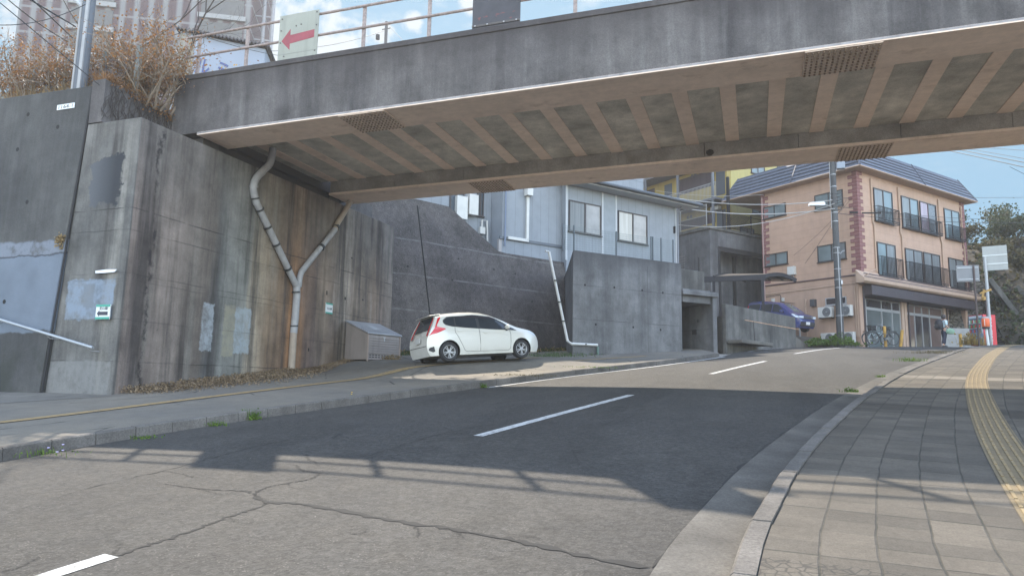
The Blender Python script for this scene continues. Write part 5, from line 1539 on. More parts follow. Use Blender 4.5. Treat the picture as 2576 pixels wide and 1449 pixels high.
b = MB(); b.box(-2.6, .9, .36, .5, hz(5.6), hz(6.2)); b.build('plinth', paint('plinth_mortar', (.3, .28, .27), .85), t)
b = MB()      # pent roof with gutter
b.add([(.3, -.75, hz(9.2)), (8.65, -.75, hz(9.2)), (8.65, 1.0, hz(9.75)), (.3, 1.0, hz(9.75)), (.3, -.75, hz(9.28)), (8.65, -.75, hz(9.28)), (8.65, 1.0, hz(9.83)), (.3, 1.0, hz(9.83))], [(0, 3, 2, 1), (4, 5, 6, 7), (0, 1, 5, 4), (2, 3, 7, 6), (1, 2, 6, 5), (0, 4, 7, 3)])
b.build('roof', M['house_roof'], t)
b = MB(); b.box(.3, 8.65, -.80, -.76, hz(9.16), hz(9.32)); b.tube([(.25, -.86, hz(9.22)), (8.7, -.86, hz(9.22))], .07, 8); b.build('gutter', M['house_roof'], t)
b = MB(); b.box(.35, 8.6, -.7, -.02, hz(9.10), hz(9.17)); b.build('soffit', M['grey_trim'], t)
sash_x(.86, 2.74, hz(6.95), hz(8.4), M['glass_curt'], m_glass('warm_pane', (.23, .22, .21), .08), t)
sash_x(3.8, 5.68, hz(6.9), hz(8.36), m_glass('cream_curtain_pane', (.3, .28, .25), .1, (.42, .39, .34)), m_glass('warm_pane_b', (.27, .25, .23), .08), t)
b = MB(); b.tube([(7.78, -.4, hz(9.2)), (7.74, -.09, hz(8.8)), (7.74, -.09, 0)], .04, 8); b.build('down_pipe', flat('grey_pipe', (.16, .17, .19), .6), t)
b = MB(); b.tube([(-2.35, .27, hz(10.3)), (-2.35, .27, hz(5.9))], .035, 8); b.build('down_pipe', flat('blue_grey_pipe', (.13, .16, .22), .6), t)
b = MB(); b.box(-1.36, -1.06, .05, .34, hz(8.28), hz(8.62)); b.build('duct_cover', M['cream'], t, bevel=.01)
b = MB(); b.box(-1.26, -1.13, .23, .34, hz(6.3), hz(8.28)); b.box(-2.2, -1.13, .23, .34, hz(6.22), hz(6.35)); b.build('duct', M['cream'], t, bevel=.008)
M['louvre'] = paint('louvre_dark_blue', (.035, .05, .065), .5, .25, 12)
for x0, x1 in ((-4.55, -3.85), (-3.2, -2.88)):
    sash_x(x0, x1, hz(7.3), hz(8.75), M['louvre'], M['louvre'], t, y=1.3)
b = MB(); b.box(-3.72, -3.28, 1.0, 1.29, hz(7.25), hz(8.15)); b.build('water_heater', M['cream'], t, bevel=.01)
b = MB(); b.box(-4.3, -3.78, 1.05, 1.29, hz(7.0), hz(8.0)); b.build('water_heater', M['cream'], t, bevel=.01)
b = MB(); b.tube([(-3.0, 1.15, hz(6.7)), (-3.0, 1.15, hz(7.1)), (-2.75, 1.15, hz(7.12)), (-2.7, 1.15, hz(6.2))], .04, 8); b.box(-3.1, -2.85, 1.1, 1.28, hz(6.5), hz(6.8)); b.build('gas_meter', M['cream'], t)
b = MB(); b.box(7.52, 7.58, -.1, 0, hz(7.75), hz(8.1)); b.build('wall_light', M['iron'], t)

# wire fence along the top of the block wall
t = thing('wire_fence', (BP0[0], BP0[1], 5.63), 'thin green wire mesh fence along the top of the concrete block wall', 'fence', az=BAZ)
M['wire'] = flat('green_grey_wire', (.10, .14, .14), .5)
for x in (-.35, .2, 2.4, 4.32, 4.42, 4.9, 5.6):
    b = MB(); b.bar((x, .25, -.05), (x, .25, 1.12), .05, .05); b.build('post', flat('fence_post', (.06, .075, .085), .5), t)
b = MB()
x = -.35
while x < 5.62: b.bar((x, .25, .03), (x, .25, 1.08), .006); x += .075
for k_ in range(11): b.bar((-.35, .25, .05 + .1 * k_), (5.62, .25, .05 + .1 * k_), .006)
b.build('mesh_panel', M['wire'], t)

# ------------------------------------------------------------------ dark podium and yellow flats up the slope
t = thing('podium_wall', (-2.55, 45.8, 3.6), 'tall dark stained concrete retaining podium beneath the yellow flats', 'wall', az=38.5)
pz = 10.25 - 3.6
b = MB(); b.box(0, .75, 0, 9, -1, pz); b.box(.753, 16, 0, 9, 5.6, pz); b.box(.753, 16, 1.3, 9, -1, 5.597); b.build('wall', M['podium'], t, bevel=.03)
b = MB(); b.box(-.12, .8, -.1, 9.1, pz + .002, pz + .22); b.box(.803, 16, -.1, .5, pz + .002, pz + .2); b.build('coping', M['lowwall'], t, bevel=.02)
b = MB(); b.box(.751, .95, -.02, .2, -1, 5.58); b.build('column', flat('steel_black_column', (.018, .018, .022), .6), t)
b = MB(); b.box(.95, 6, -.02, .15, 5.3, 5.58); b.build('beam', flat('steel_black_beam', (.018, .018, .022), .6), t)
b = MB(); b.box(3.6, 3.75, 1.1, 1.29, -1, 5.4); b.build('column', flat('steel_black_column_b', (.02, .02, .024), .6), t)
# slatted vent in the left face
b = MB()
for k_ in range(16): b.box(-.03, .0, 2.2, 3.4, 2.6 + .17 * k_, 2.68 + .17 * k_)
b.build('vent_slats', flat('vent_grey', (.12, .12, .125), .7), t)
b = MB(); b.tube([(-.05, .95, 1.0), (-.05, .95, 4.9)], .035, 6); b.build('drain_pipe', flat('dark_drain', (.02, .02, .022), .6), t)
# railing and lattice on top
t2 = thing('lattice_fence', (-2.55, 45.8, 10.47), 'black iron lattice fence on the dark podium beside the yellow flats', 'fence', az=38.5)
for x in (1.4, 4.2, 6.6):
    b = MB(); b.bar((x, .1, -.02), (x, .1, 1.3), .07, .07); b.build('post', M['iron'], t2)
b = MB(); b.bar((1.9, .06, 0), (1.9, .06, 3.6), .16, .16); b.build('tall_post', M['iron'], t2)
b = MB()
for k_ in range(24):
    x = 1.4 + .12 * k_; b.bar((max(1.4, x - 1.1), .1, .1 if x - 1.1 >= 1.4 else .1 + (1.4 - x + 1.1)), (x, .1, 1.2), .028); b.bar((x, .1, .1), (min(4.2, x + 1.1), .1, .1 + min(1.1, 4.2 - x)), .028)
b.build('lattice_panel', M['iron'], t2)
b = MB()
for k_ in range(20): b.bar((4.25 + .12 * k_, .1, 0), (4.25 + .12 * k_, .1, 1.15), .02)
for z in (.08, 1.15): b.bar((4.2, .1, z), (6.6, .1, z), .035)
b.build('bar_panel', M['iron'], t2)
t2 = thing('net_fence', (-2.55, 45.8, 10.47), 'rusty diamond net fence with dry climbers left of the yellow flats corner', 'fence', az=38.5)
M['wpost'] = flat('weathered_post', (.2, .2, .19), .7)
for y in (.3, 2.6, 5.0, 7.4):
    b = MB(); b.bar((.05, y, 0), (.05, y, 1.5), .05); b.build('post', M['wpost'], t2)
b = MB()
for y0_, z_ in ((.3, 1.48), (.3, .75)): b.bar((.05, .3, z_), (.05, 7.4, z_), .035)
b.build('rails', M['wpost'], t2)
b = MB()
for k_ in range(70):
    y = -1.2 + .13 * k_
    for s_ in (1, -1):
        ya, yb = (y, y + 1.4) if s_ == 1 else (y + 1.4, y)
        pts = []
        for q in range(2):
            pass
        a = Vector((.05, ya, .05)); c = Vector((.05, yb, 1.45))
        # clip to the panel
        lo_, hi_ = .3, 7.4
        def clip(a, c):
            t0, t1 = 0.0, 1.0; dy = c.y - a.y
            for lim, sg in ((lo_, 1), (hi_, -1)):
                f0 = (lim - a.y) / dy
                if (dy > 0) == (sg > 0): t0 = max(t0, f0)
                else: t1 = min(t1, f0)
            return (a.lerp(c, t0), a.lerp(c, t1)) if t1 > t0 else None
        r_ = clip(a, c)
        if r_: b.bar(r_[0], r_[1], .012)
b.build('net', flat('dull_wire', (.12, .12, .115), .6), t2)

M['yellow'] = m_siding('yellow_stucco', (.27, .20, .055), 40, 2, .01, .3)
M['yellow_pale'] = m_siding('pale_yellow_stucco', (.34, .285, .105), 40, 2, .01, .2)
YB = Vector((-1.55, 50.0, 10.25))
t = thing('yellow_flats', YB, 'mustard yellow block of flats with brown panels and balconies behind', 'building', az=38.5)
b = MB(); b.box(0, 9, 0, 11, 0.01, 9.5); b.build('wall', M['yellow'], t)
b = MB(); b.box(.4, 9.02, -.02, .1, 0.01, 9.4); b.build('side_wall', M['yellow_pale'], t)
M['brownpanel'] = m_siding('dark_brown_panels', (.045, .032, .038), .6, 1, .03, .2)
for z0_ in (0.15, 3.4, 6.4):
    b = MB(); b.box(-.02, 0, 1.1, 4.6, z0_ + .9 if z0_ > 1 else z0_ + 1.4, z0_ + 2.1); b.build('brown_panel', M['brownpanel'], t)
    b = MB(); b.box(-.02, 0, 7.2, 9.6, z0_ + .9, z0_ + 2.1); b.build('brown_panel', M['brownpanel'], t)
    b = MB(); b.box(-.03, 0, 5.3, 6.1, z0_ + .05, z0_ + 2.05); b.build('door', flat('flat_door_dark', (.045, .055, .07), .5), t)
    b = MB(); b.box(-.03, 0, .15, .95, z0_ + .05, z0_ + 2.2); b.build('door', flat('flat_door_dark_b', (.04, .045, .055), .5), t)
for z0_ in (2.9, 5.9):
    b = MB(); b.box(-1.4, -.0, -.2, 10.5, z0_ - .12, z0_ + .02); b.build('walkway', paint('walkway_concrete', (.09, .09, .1), .8), t)
    b = MB()
    for k_ in range(84): b.bar((-1.35, -.15 + .125 * k_, z0_), (-1.35, -.15 + .125 * k_, z0_ + 1.1), .022)
    for z in (z0_ + .06, z0_ + 1.1): b.bar((-1.35, -.15, z), (-1.35, 10.4, z), .04)
    b.build('walkway_railing', paint('pale_grey_bars', (.27, .27, .28), .5) if z0_ > 5 else flat('grey_bars', (.2, .2, .2), .5), t)
for y in (0.1, 3.4, 6.8, 9.9):
    b = MB(); b.bar((-1.35, y, 0.01), (-1.35, y, 9.3), .14, .14); b.build('column', flat('grey_steel_column', (.09, .095, .105), .5), t)
for x0_, z0_ in ((2.6, 5.4), (5.6, 5.4), (2.6, 2.4), (1.2, .1)):
    sash_x(x0_, x0_ + 1.5, z0_, z0_ + 1.1, M['glass_grey'], M['glass_grey'], t, y=-.02)
b = MB(); b.box(-1.6, 9.3, -.4, 11.3, 9.5, 9.8); b.build('roof', flat('flat_roof_grey', (.2, .2, .2), .8), t)
for y, z in ((1.5, 2.4), (3.4, 2.4), (2.9, 5.5)):
    b = MB(); b.rev([(.12, 0), (.12, .05), (.09, .05), (.09, .02), (0, .02)], Matrix.Translation((0, y, z)) @ Matrix.Rotation(-pi / 2, 4, 'Y'), 14); b.rev([(.12, 0), (.12, .05), (.09, .05), (.09, .02), (0, .02)], Matrix.Translation((0, y + .3, z)) @ Matrix.Rotation(-pi / 2, 4, 'Y'), 14); b.build('wall_vent', flat('vent_dark', (.06, .06, .06), .6), t)
b = MB(); b.box(-.4, -.05, .5, 1.2, 2.35, 2.6); b.build('wall_lamp', M['cream'], t)

# ------------------------------------------------------------------ carport over the blue car
t = thing('carport', (.45, 40.3, 3.3), 'dark steel carport with curved translucent roof over the blue minivan', 'carport', az=128)
M['steel'] = flat('dark_bronze_steel', (.018, .018, .022), .6, spec=.2)
top = 6.15 - 3.3
pa = Vector((.5, 40.1)); pb = Vector((-2.05, 39.7))
for p in (pa, pb):
    b = MB(); b.bar((p.x, p.y, 3.0), (p.x, p.y, 6.15), .15, .15); b.build('post', M['steel'], t, world=True)
b = MB(); b.bar((pb.x - .6, pb.y - .1, 6.0), (pa.x + .15, pa.y + .02, 6.12), .13, .3); b.build('beam', M['steel'], t, world=True)
def arc(p0, d, n_=10, L=2.5, rise=.28):
    return [Vector((p0.x + d.x * L * i / n_, p0.y + d.y * L * i / n_, 6.12 + rise * sin(pi * min(1, i / n_ * .85 + .02)) - .0 * i)) - Vector((0, 0, .10 * (i / n_) ** 2)) for i in range(n_ + 1)]
dr = Vector((.72, .69)); A0 = arc(pa, dr); A1 = arc(pb, dr, L=2.3)
for A_ in (A0, A1):
    b = MB()
    for a, c in zip(A_, A_[1:]): b.bar(a, c, .09, .2)
    b.build('rafter', M['steel'], t, world=True)
b = MB(); mids = []
for f in (.0, .25, .5, .75, 1.0):
    mids.append([a.lerp(c, f) for a, c in zip(A0, A1)])
for A_ in mids[1:-1]:
    for a, c in zip(A_, A_[1:]): b.bar(a, c, .04, .06)
for i in (3, 6, 10): b.bar(A0[i], A1[i], .05, .06)
b.build('purlins', M['steel'], t, world=True)
k = NT('smoked_roof_sheet'); m_ = k.out((.06, .05, .042), .6, spec=.1); k.bsdf.inputs['Transmission Weight'].default_value = .12; k.bsdf.inputs['Roughness'].default_value = .7
b = MB(); b.loft([p + Vector((0, 0, .05)) for p in A0], [p + Vector((0, 0, .05)) for p in A1]); b.build('roof_sheet', m_, t, world=True)

# ------------------------------------------------------------------ far left: striped apartment tower and signboard shed
def m_tower():
    k = NT('brick_striped_tower'); p = k.obj(); s = k.sep(p)
    st = k.line(s[0], 1.5, .42); fl = k.mask(k.math('MODULO', k.math('ADD', s[2], 300), 3.0), .0, .28, .01)
    brk = k.mix(k.rng(k.noise(k.map(p, (3, 3, 14)), 1, 3), .3, .7), (.082, .054, .056), (.066, .044, .047))
    c = k.mix(st, brk, (.155, .155, .155)); c = k.mix(k.math('MULTIPLY', fl, .75), c, (.17, .17, .168))
    return k.out(c, .8, spec=.2)
def tw(px, py, P0, az):
    return survey(px, py, P0, az)
TP0 = (-62, 58); TAZ = 60
ul, zl, _ = survey(12, 300, TP0, TAZ); ur, zr_, _ = survey(632, 60, TP0, TAZ)
t = thing('apartment_tower', (TP0[0] + sin(radians(TAZ)) * ul, TP0[1] + cos(radians(TAZ)) * ul, 7.5), 'tall apartment tower striped in brown brick and white beyond the railway', 'building', az=TAZ)
TW = ur - ul
b = MB(); b.box(0, TW, 0, 14, -2, 48); b.build('wall', m_tower(), t)
for fl in range(12):
    z = 3.0 * fl + 1.2
    for x0_, x1_ in ((TW - 5.6, TW - .9), (5.3, 9.6)):
        b = MB(); b.box(x0_, x1_, -.08, 0, z + .2, z + 2.4); o_ = b.build('balcony', paint('balcony_dim', (.085, .083, .08), .8) if fl == 0 and x0_ > 8 else bpy.data.materials['balcony_dim'], t)
        b = MB(); b.box(x0_ - .3, x1_ + .3, -.35, -.085, z - .25, z + .3); b.build('parapet', bpy.data.materials.get('tower_parapet') or paint('tower_parapet', (.2, .2, .195), .7), o_)
for dx in (1.0, 2.0):
    b = MB(); b.tube([(TW + dx, 2, -2), (TW + dx, 2, 48)], .22, 8); b.build('riser_pipe', bpy.data.materials.get('riser_grey') or paint('riser_grey', (.2, .2, .21), .6), t)
b = MB()
for fl in range(14): b.bar((TW, 2, 3 * fl), (TW + 2.0, 2, 3 * fl), .15, .15)
b.build('riser_brackets', bpy.data.materials['riser_grey'], t)

SP0 = (-17.5, 33.0); SAZ = 62
u0, z0_, _ = survey(455, 75, SP0, SAZ); u1, z1_, _ = survey(668, 120, SP0, SAZ); _, zb_, _ = survey(600, 160, SP0, SAZ)
t = thing('signboard_shed', (SP0[0] + sin(radians(SAZ)) * u0, SP0[1] + cos(radians(SAZ)) * u0, 7.2), 'white shed with blue painted letters and a corrugated dark roof', 'shed', az=SAZ)
SW = u1 - u0; H0, H1 = z0_ - 7.2 - .1, z1_ - 7.2 - .1
b = MB(); b.add([(0, 0, -1.5), (SW, 0, -1.5), (SW, 0, H1), (0, 0, H0), (0, 3, -1.5), (SW, 3, -1.5), (SW, 3, H1), (0, 3, H0)], [(0, 1, 2, 3), (4, 7, 6, 5), (3, 2, 6, 7), (1, 5, 6, 2), (0, 3, 7, 4), (0, 4, 5, 1)])
b.build('wall', paint('shed_pale_blue_white', (.20, .23, .28), .6, .06, 1), t)
b = MB(); b.add([(.0, -.02, -1.5), (SW * .17, -.02, -1.5), (SW * .17, -.02, H0 - .35), (.0, -.02, H0 - .1)], [(0, 1, 2, 3)]); b.build('plywood_strip', paint('plywood_beige', (.2, .19, .16), .8), t)
b = MB(); N_ = 60
for s_ in range(2):
    pass
rowA, rowB = [], []
for i in range(N_ * 4 + 1):
    f = i / (N_ * 4); x = -.25 + (SW + .5) * f; z = H0 + (H1 - H0) * f + .12 + .05 * sin(2 * pi * f * 26); rowA.append((x, -.35, z)); rowB.append((x, 3.2, z))
b.loft(rowA, rowB); b.loft([(p[0], p[1], p[2] - .1) for p in rowA], rowA); b.build('corrugated_roof', flat('dark_rusty_roof', (.05, .045, .05), .7), t)
lettering('lettering', 'ル ミ', 1.05, flat('sign_blue', (.03, .05, .16), .5), t, (SW * .40, -.03, H0 - 2.0), rot=(pi / 2, radians(6), 0), width=SW * .38, bold=.015)
lettering('lettering', 'SHI', 1.0, bpy.data.materials['sign_blue'], t, (SW * .80, -.03, H0 - 2.55), rot=(pi / 2, radians(6), 0), width=SW * .26, bold=.015)
# ------------------------------------------------------------------ drain pipe on the abutment
def axf(y): return -13.42 - .2 * (y - 11.75) / 12.7
def on_face(px, py, off=.12):
    u, z, P_ = survey(px, py, (-13.45, 0), 0); return Vector((axf(P_.y) + off, P_.y, z))
t = thing('drain_pipe', (axf(18.2) + .1, 18.2, .25), 'pale grey Y shaped drain pipe down the stained abutment wall', 'pipe')
M['pvc'] = paint('weathered_grey_pvc', (.30, .295, .295), .55, .16, 5, dirt=.3)
M['pvc_tan'] = paint('tan_dusty_pvc', (.30, .245, .19), .7, .15, 5)
M['band_steel'] = flat('pipe_band_dark', (.05, .05, .052), .5, .4)
Lp = [(671, 382), (668, 412), (654, 432), (637, 452), (631, 478), (640, 515)]
Lpts = [on_face(x, y) for x, y in Lp]; Lpts[0] = on_face(672, 375, .25); Lpts[1] = on_face(668, 412, .2)
def rounded(P_, n_=40): return resample(P_, n_)
b = MB(); b.tube(rounded([Lpts[0], Lpts[1], Lpts[2], Lpts[3], Lpts[4], Lpts[5]], 30), .105, 14); b.build('upper_bend', M['pvc'], t, world=True, smooth=True)
b = MB(); b.tube([on_face(640, 513), on_face(741, 718)], .10, 14); b.build('left_branch', M['pvc'], t, world=True, smooth=True)
R_ = [on_face(876, 452, .3), on_face(875, 500, .25), on_face(868, 530), on_face(848, 562), on_face(842, 580)]
b = MB(); b.tube(rounded(R_, 24), .095, 14); b.build('upper_bend', M['pvc_tan'], t, world=True, smooth=True)
b = MB(); b.tube(rounded([on_face(844, 575), on_face(768, 668), on_face(753, 690), on_face(748, 722)], 30), .092, 14); b.build('right_branch', M['pvc'], t, world=True, smooth=True)
b = MB(); b.tube([on_face(743, 712), on_face(743, 745), on_face(739, 800), on_face(735, 838)], .112, 14); b.build('down_pipe', M['pvc'], t, world=True, smooth=True)
b = MB(); b.tube([on_face(735, 836), on_face(729, 936)], .108, 14); b.build('foot_pipe', M['pvc_tan'], t, world=True, smooth=True)
for (x, y), (dx, dy), tilt in (((652, 436), (1, 1), 0), ((632, 470), (0, 1), 0), ((636, 500), (.2, 1), 0), ((648, 528), (.45, 1), 0), ((668, 572), (.45, 1), 0), ((690, 615), (.45, 1), 0), ((845, 572), (-.8, 1), 0), ((806, 622), (-.8, 1), 0), ((720, 676), (.45, 1), 0), ((741, 735), (0, 1), 0), ((737, 820), (0, 1), 0)):
    a = on_face(x - dx * 2.0, y - dy * 2.0); c = on_face(x + dx * 2.0, y + dy * 2.0)
    b = MB(); b.tube([a, c], .122, 14); b.build('pipe_band', M['band_steel'] if (x, y) not in ((652, 436), (632, 470)) else M['pvc'], t, world=True)

# thin white pipe down the corner between retaining wall and block
t = thing('white_pipe', (-7.2, 27.5, 1.9), 'thin white pipe down the corner between dark wall and block', 'pipe')
M['white_pvc'] = paint('white_pvc', (.50, .50, .48), .5, .1)
def on_block(px, py, off=.08):
    u, z, P_ = survey(px, py, BP0, BAZ); a = radians(BAZ); return Vector((P_.x + cos(a) * off, P_.y - sin(a) * off, z))
pts = [on_block(1372, 632, .0), on_block(1381, 634, .0), on_block(1425, 858), on_block(1435, 865), on_block(1500, 868)]
b = MB(); b.tube(pts, .055, 8); b.build('pipe', M['white_pvc'], t, world=True)
b = MB(); b.tube([on_block(1501, 872), on_block(1501, 902)], .05, 8); b.build('foot_pipe', paint('green_tap_pipe', (.10, .16, .14), .6), t, world=True)
for x, y in ((1395, 706), (1405, 760), (1415, 808), (1470, 866)):
    a = on_block(x, y); b = MB(); b.tube([a + Vector((0, 0, .02)), a - Vector((0, 0, .03))], .07, 8); b.build('pipe_clip', M['band_steel'], t, world=True)

# ------------------------------------------------------------------ paper guide signs on the abutment
M['sign_white'] = flat('sign_white', (.56, .58, .56), .6); M['sign_green'] = flat('sign_green', (.04, .27, .20), .6); M['ink'] = flat('ink_dark', (.02, .025, .04), .6)
t = thing('guide_sign', (-13.83, 11.70, 1.29), 'small green edged station sign with black arrow on the pale patch', 'sign', az=90)
b = MB(); b.box(-.21, .21, -.02, 0, 0, .33); b.build('board', M['sign_white'], t)
for z in (.0, .28):
    b = MB(); b.box(-.21, .21, -.026, -.021, z, z + .05); b.build('green_edge', M['sign_green'], t)
b = MB(); b.prism([(x, -.022, z) for x, z in ((-.17, .13), (-.10, .20), (-.10, .17), (.15, .17), (.15, .09), (-.10, .09), (-.10, .06))], (0, -.004, 0)); b.build('arrow', M['ink'], t)
lettering('lettering', '北山駅', .085, M['ink'], t, (.02, -.023, .24), width=.26)
t = thing('guide_sign', (axf(20) + .01, 20.0, 2.26), 'small green edged sign without arrow right of the drain pipe', 'sign', az=0)
t.rotation_euler = (0, 0, pi / 2)
b = MB(); b.box(-.2, .2, -.02, 0, 0, .36); b.build('board', M['sign_white'], t)
for z in (.0, .31):
    b = MB(); b.box(-.2, .2, -.026, -.021, z, z + .05); b.build('green_edge', M['sign_green'], t)
lettering('lettering', '北山駅', .085, M['ink'], t, (.02, -.023, .17), width=.28)
# hand rail descending along the left wall
t = thing('handrail', (-15.5, 11.5, .6), 'slanting pale steel handrail fixed along the left wing wall', 'handrail')
b = MB(); b.tube([(-20.0, 11.35, 2.45), (-17.21, 11.42, 1.40), (-13.78, 11.48, .64)], .035, 10); b.build('rail', flat('pale_steel_rail', (.30, .32, .335), .35, .4), t, world=True, smooth=True)
for x in (-19, -17.0, -15.2, -13.9):
    z = .64 + (-13.78 - x) * .2216; b = MB(); b.tube([(x, 11.45, z - .02), (x, 11.55, z - .1), (x, 11.8, z - .1)], .014, 6); b.build('bracket', M['frame_silver'], t, world=True)
t = thing('paper_strip', (-13.9, 11.72, 2.38), 'torn white strip of tape above the pale patch on abutment', 'tape', az=90)
b = MB(); b.add([(-.33, 0, .03), (-.3, -.02, -.03), (0, -.025, -.035), (.28, -.02, -.02), (.32, 0, .04), (0, -.0, .05)], [(0, 1, 2, 5), (5, 2, 3, 4)]); b.build('tape', flat('white_tape', (.55, .56, .57), .6), t)

# ------------------------------------------------------------------ grey storage bin by the abutment
t = thing('storage_bin', (-12.37, 20.62, gl(-12.37, 20.62) - .01), 'taupe metal garbage storage bin with sloping lid left of the white car', 'bin', az=15)
M['taupe'] = paint('taupe_bin_metal', (.24, .205, .185), .5, .1, 3, dirt=.25); M['lid'] = paint('bin_lid_grey', (.25, .25, .26), .4, .1, 3, dirt=.2)
w, dp, h0, h1 = 1.6, 1.07, .93, 1.36
b = MB(); b.add([(0, 0, .06), (w, 0, .06), (w, dp, .06), (0, dp, .06), (0, 0, h0), (w, 0, h0), (w, dp, h1), (0, dp, h1)], [(0, 3, 2, 1), (0, 1, 5, 4), (1, 2, 6, 5), (2, 3, 7, 6), (3, 0, 4, 7), (4, 5, 6, 7)])
b.build('body', M['taupe'], t, bevel=.01)
b = MB(); b.add([(-.04, -.06, h0 - .0), (w + .04, -.06, h0), (w + .04, dp + .02, h1 + .02), (-.04, dp + .02, h1 + .02), (-.04, -.06, h0 + .05), (w + .04, -.06, h0 + .05), (w + .04, dp + .02, h1 + .07), (-.04, dp + .02, h1 + .07)], [(0, 3, 2, 1), (4, 5, 6, 7), (0, 1, 5, 4), (1, 2, 6, 5), (2, 3, 7, 6), (3, 0, 4, 7)]); b.build('lid', M['lid'], t, bevel=.012)
b = MB(); b.add([(.6, .3, h0 + .195), (.95, .35, h0 + .215), (.92, .75, h0 + .376), (.62, .7, h0 + .356)], [(0, 1, 2, 3)]); b.build('label_sheet', flat('faded_label', (.36, .36, .36), .6), t)
for k_ in range(7):
    b = MB(); b.box(.07, w - .07, -.03, 0, 0.28 + .085 * k_, .345 + .085 * k_); b.build('front_slat', M['taupe'], t, bevel=.006)
b = MB()
for r_ in range(2):
    for c_ in range(10): b.box(.12 + .14 * c_, .21 + .14 * c_, -.008, -.002, .14 + .07 * r_, .17 + .07 * r_)
b.build('vent_slots', flat('slot_dark', (.02, .02, .02), .8), t)
for x in (0, w - .06):
    b = MB(); b.box(x, x + .06, -.035, -.003, .0, h0 - .01); b.build('corner_post', paint('post_tan', (.27, .21, .17), .6), t)
b = MB(); b.box(.72, .82, -.05, -.031, h0 - .1, h0 - .07); b.box(.755, .785, -.05, -.031, h0 - .22, h0 - .103); b.build('latch', M['frame_silver'], t)

# ------------------------------------------------------------------ utility pole with lamp in front of the peach building
up = survey_ground(2112, 864)
UP = Vector((4.45, 41.9, g(4.45, 41.9)))
t = thing('utility_pole', UP, 'dark concrete utility pole with many steel bands before the peach building', 'pole')
M['pole'] = concrete('dark_pole_concrete', (.075, .078, .08), (.055, .056, .058), (.03, .03, .03), .4, .5, 2)
b = MB(); b.tube([(0, 0, -.5), (0, 0, 12.4)], [.20, .135], 16); b.build('shaft', M['pole'], t, smooth=True)
M['steelband'] = flat('galvanised_band', (.33, .34, .35), .4, .6)
for z in (1.6, 3.15, 3.6, 4.2, 5.1, 5.4, 6.9, 7.4, 8.9, 9.6):
    r = .2 - .065 * z / 12.4; b = MB(); b.rev([(r + .002, -.015), (r + .008, -.015), (r + .008, .015), (r + .002, .015)], Matrix.Translation((0, 0, z)), 16); b.build('band', M['steelband'], t)
for z, d_ in ((7.55, 0), (7.75, 1), (7.95, 0), (8.1, 1), (8.3, 0), (8.5, 0)):
    r = .2 - .065 * z / 12.4; b = MB(); b.rev([(r + .002, -.03), (r + .03, -.03), (r + .03, .03), (r + .002, .03)], Matrix.Translation((0, 0, z)), 16); b.bar((r, 0, z), (r + .22, -.05, z + .03), .05, .05); b.build('clamp', M['band_steel'], t)
b = MB(); b.box(.2, .62, -.2, .15, 9.9, 11.1); b.build('transformer_box', paint('transformer_blue_grey', (.2, .23, .27), .5), t, bevel=.02)
b = MB(); b.tube([(.06, -.2, 0), (.04, -.19, 5.4)], .025, 6); b.build('conduit', paint('grey_conduit', (.3, .3, .3), .6), t)
b = MB(); b.tube([(-.19, -.02, 6.5), (-.15, 0, 12)], .02, 6); b.build('conduit', bpy.data.materials['grey_conduit'], t)
b = MB(); b.box(.15, .22, -.12, .02, 3.35, 3.55); b.build('tag', flat('white_tag', (.6, .6, .6), .5), t)
b = MB(); b.tube([(.18, 0, 5.05), (.3, -.03, 5.2), (.42, -.05, 5.22)], .02, 6); b.build('hook', M['steelband'], t)
# street lamp on an arm
b = MB(); b.tube([(-.1, -.05, 7.72), (-.55, -.25, 7.86), (-.7, -.3, 7.86)], .025, 6); lm = b.build('lamp_arm', M['frame_silver'], t)
b = MB(); b.prism([(-1.42, -.62, 7.72), (-.62, -.22, 7.78), (-.62, -.22, 7.92), (-.7, -.26, 7.97), (-1.38, -.6, 7.88)], (.12, -.2, 0)); b.build('lamp_head', flat('lamp_white', (.62, .64, .64), .4), lm, bevel=.015)
b = MB(); b.bar((.75, -.1, 7.35), (1.15, -.1, 7.32), .09, .09); b.build('cable_closure', M['iron'], t)
b = MB(); b.bar((1.35, -.1, 7.28), (2.3, -.1, 7.22), .07, .07); b.build('cable_closure', M['iron'], t)

# overhead cables
M['cable'] = flat('black_cable', (.018, .018, .02), .6); M['cable_pale'] = flat('sunlit_pale_cable', (.34, .33, .31), .4, .3)  # sunlight on the pale cables is put into their colour
def cable(a, c, sag, label, r=.012, mat=None, group='overhead cables'):
    a = Vector(a); c = Vector(c); b_ = MB(); n_ = 16
    b_.tube([a.lerp(c, i / n_) - Vector((0, 0, sag * 4 * (i / n_) * (1 - i / n_))) for i in range(n_ + 1)], r, 5)
    return tag(b_.build('overhead_cable', mat or M['cable']), label, 'cable', group)
def at_depth(px, py, d): r_ = ray(px, py); return r_ * d
PT = lambda z: (UP.x, UP.y - .15, UP.z + z)
cable(at_depth(1648, 511, 44), PT(7.6), .5, 'lower thick pale cable crossing before the yellow flats to the pole', .03, M['cable_pale'])
cable(at_depth(1648, 489, 44), PT(8.1), .45, 'upper pale cable with knots crossing before the yellow flats', .025, M['cable_pale'])
cable(at_depth(1700, 565, 42), PT(7.9), .6, 'pale cable rising from the grey house corner to the pole', .02, M['cable_pale'])
cable(at_depth(1650, 480, 44), at_depth(1920, 490, 41), .2, 'thin grey cable pair grazing the blue roof edge', .01, M['cable_pale'])
cable(PT(8.2), at_depth(2590, 497, 60), .0, 'straight black cable from the pole past the peach roof right', .018)
cable(PT(7.75), at_depth(2590, 552, 50), .25, 'black cable crossing the upper windows of the peach building', .014)
cable(PT(7.35), at_depth(2590, 560, 42), .2, 'black cable with closures crossing the upper balcony rails', .014)
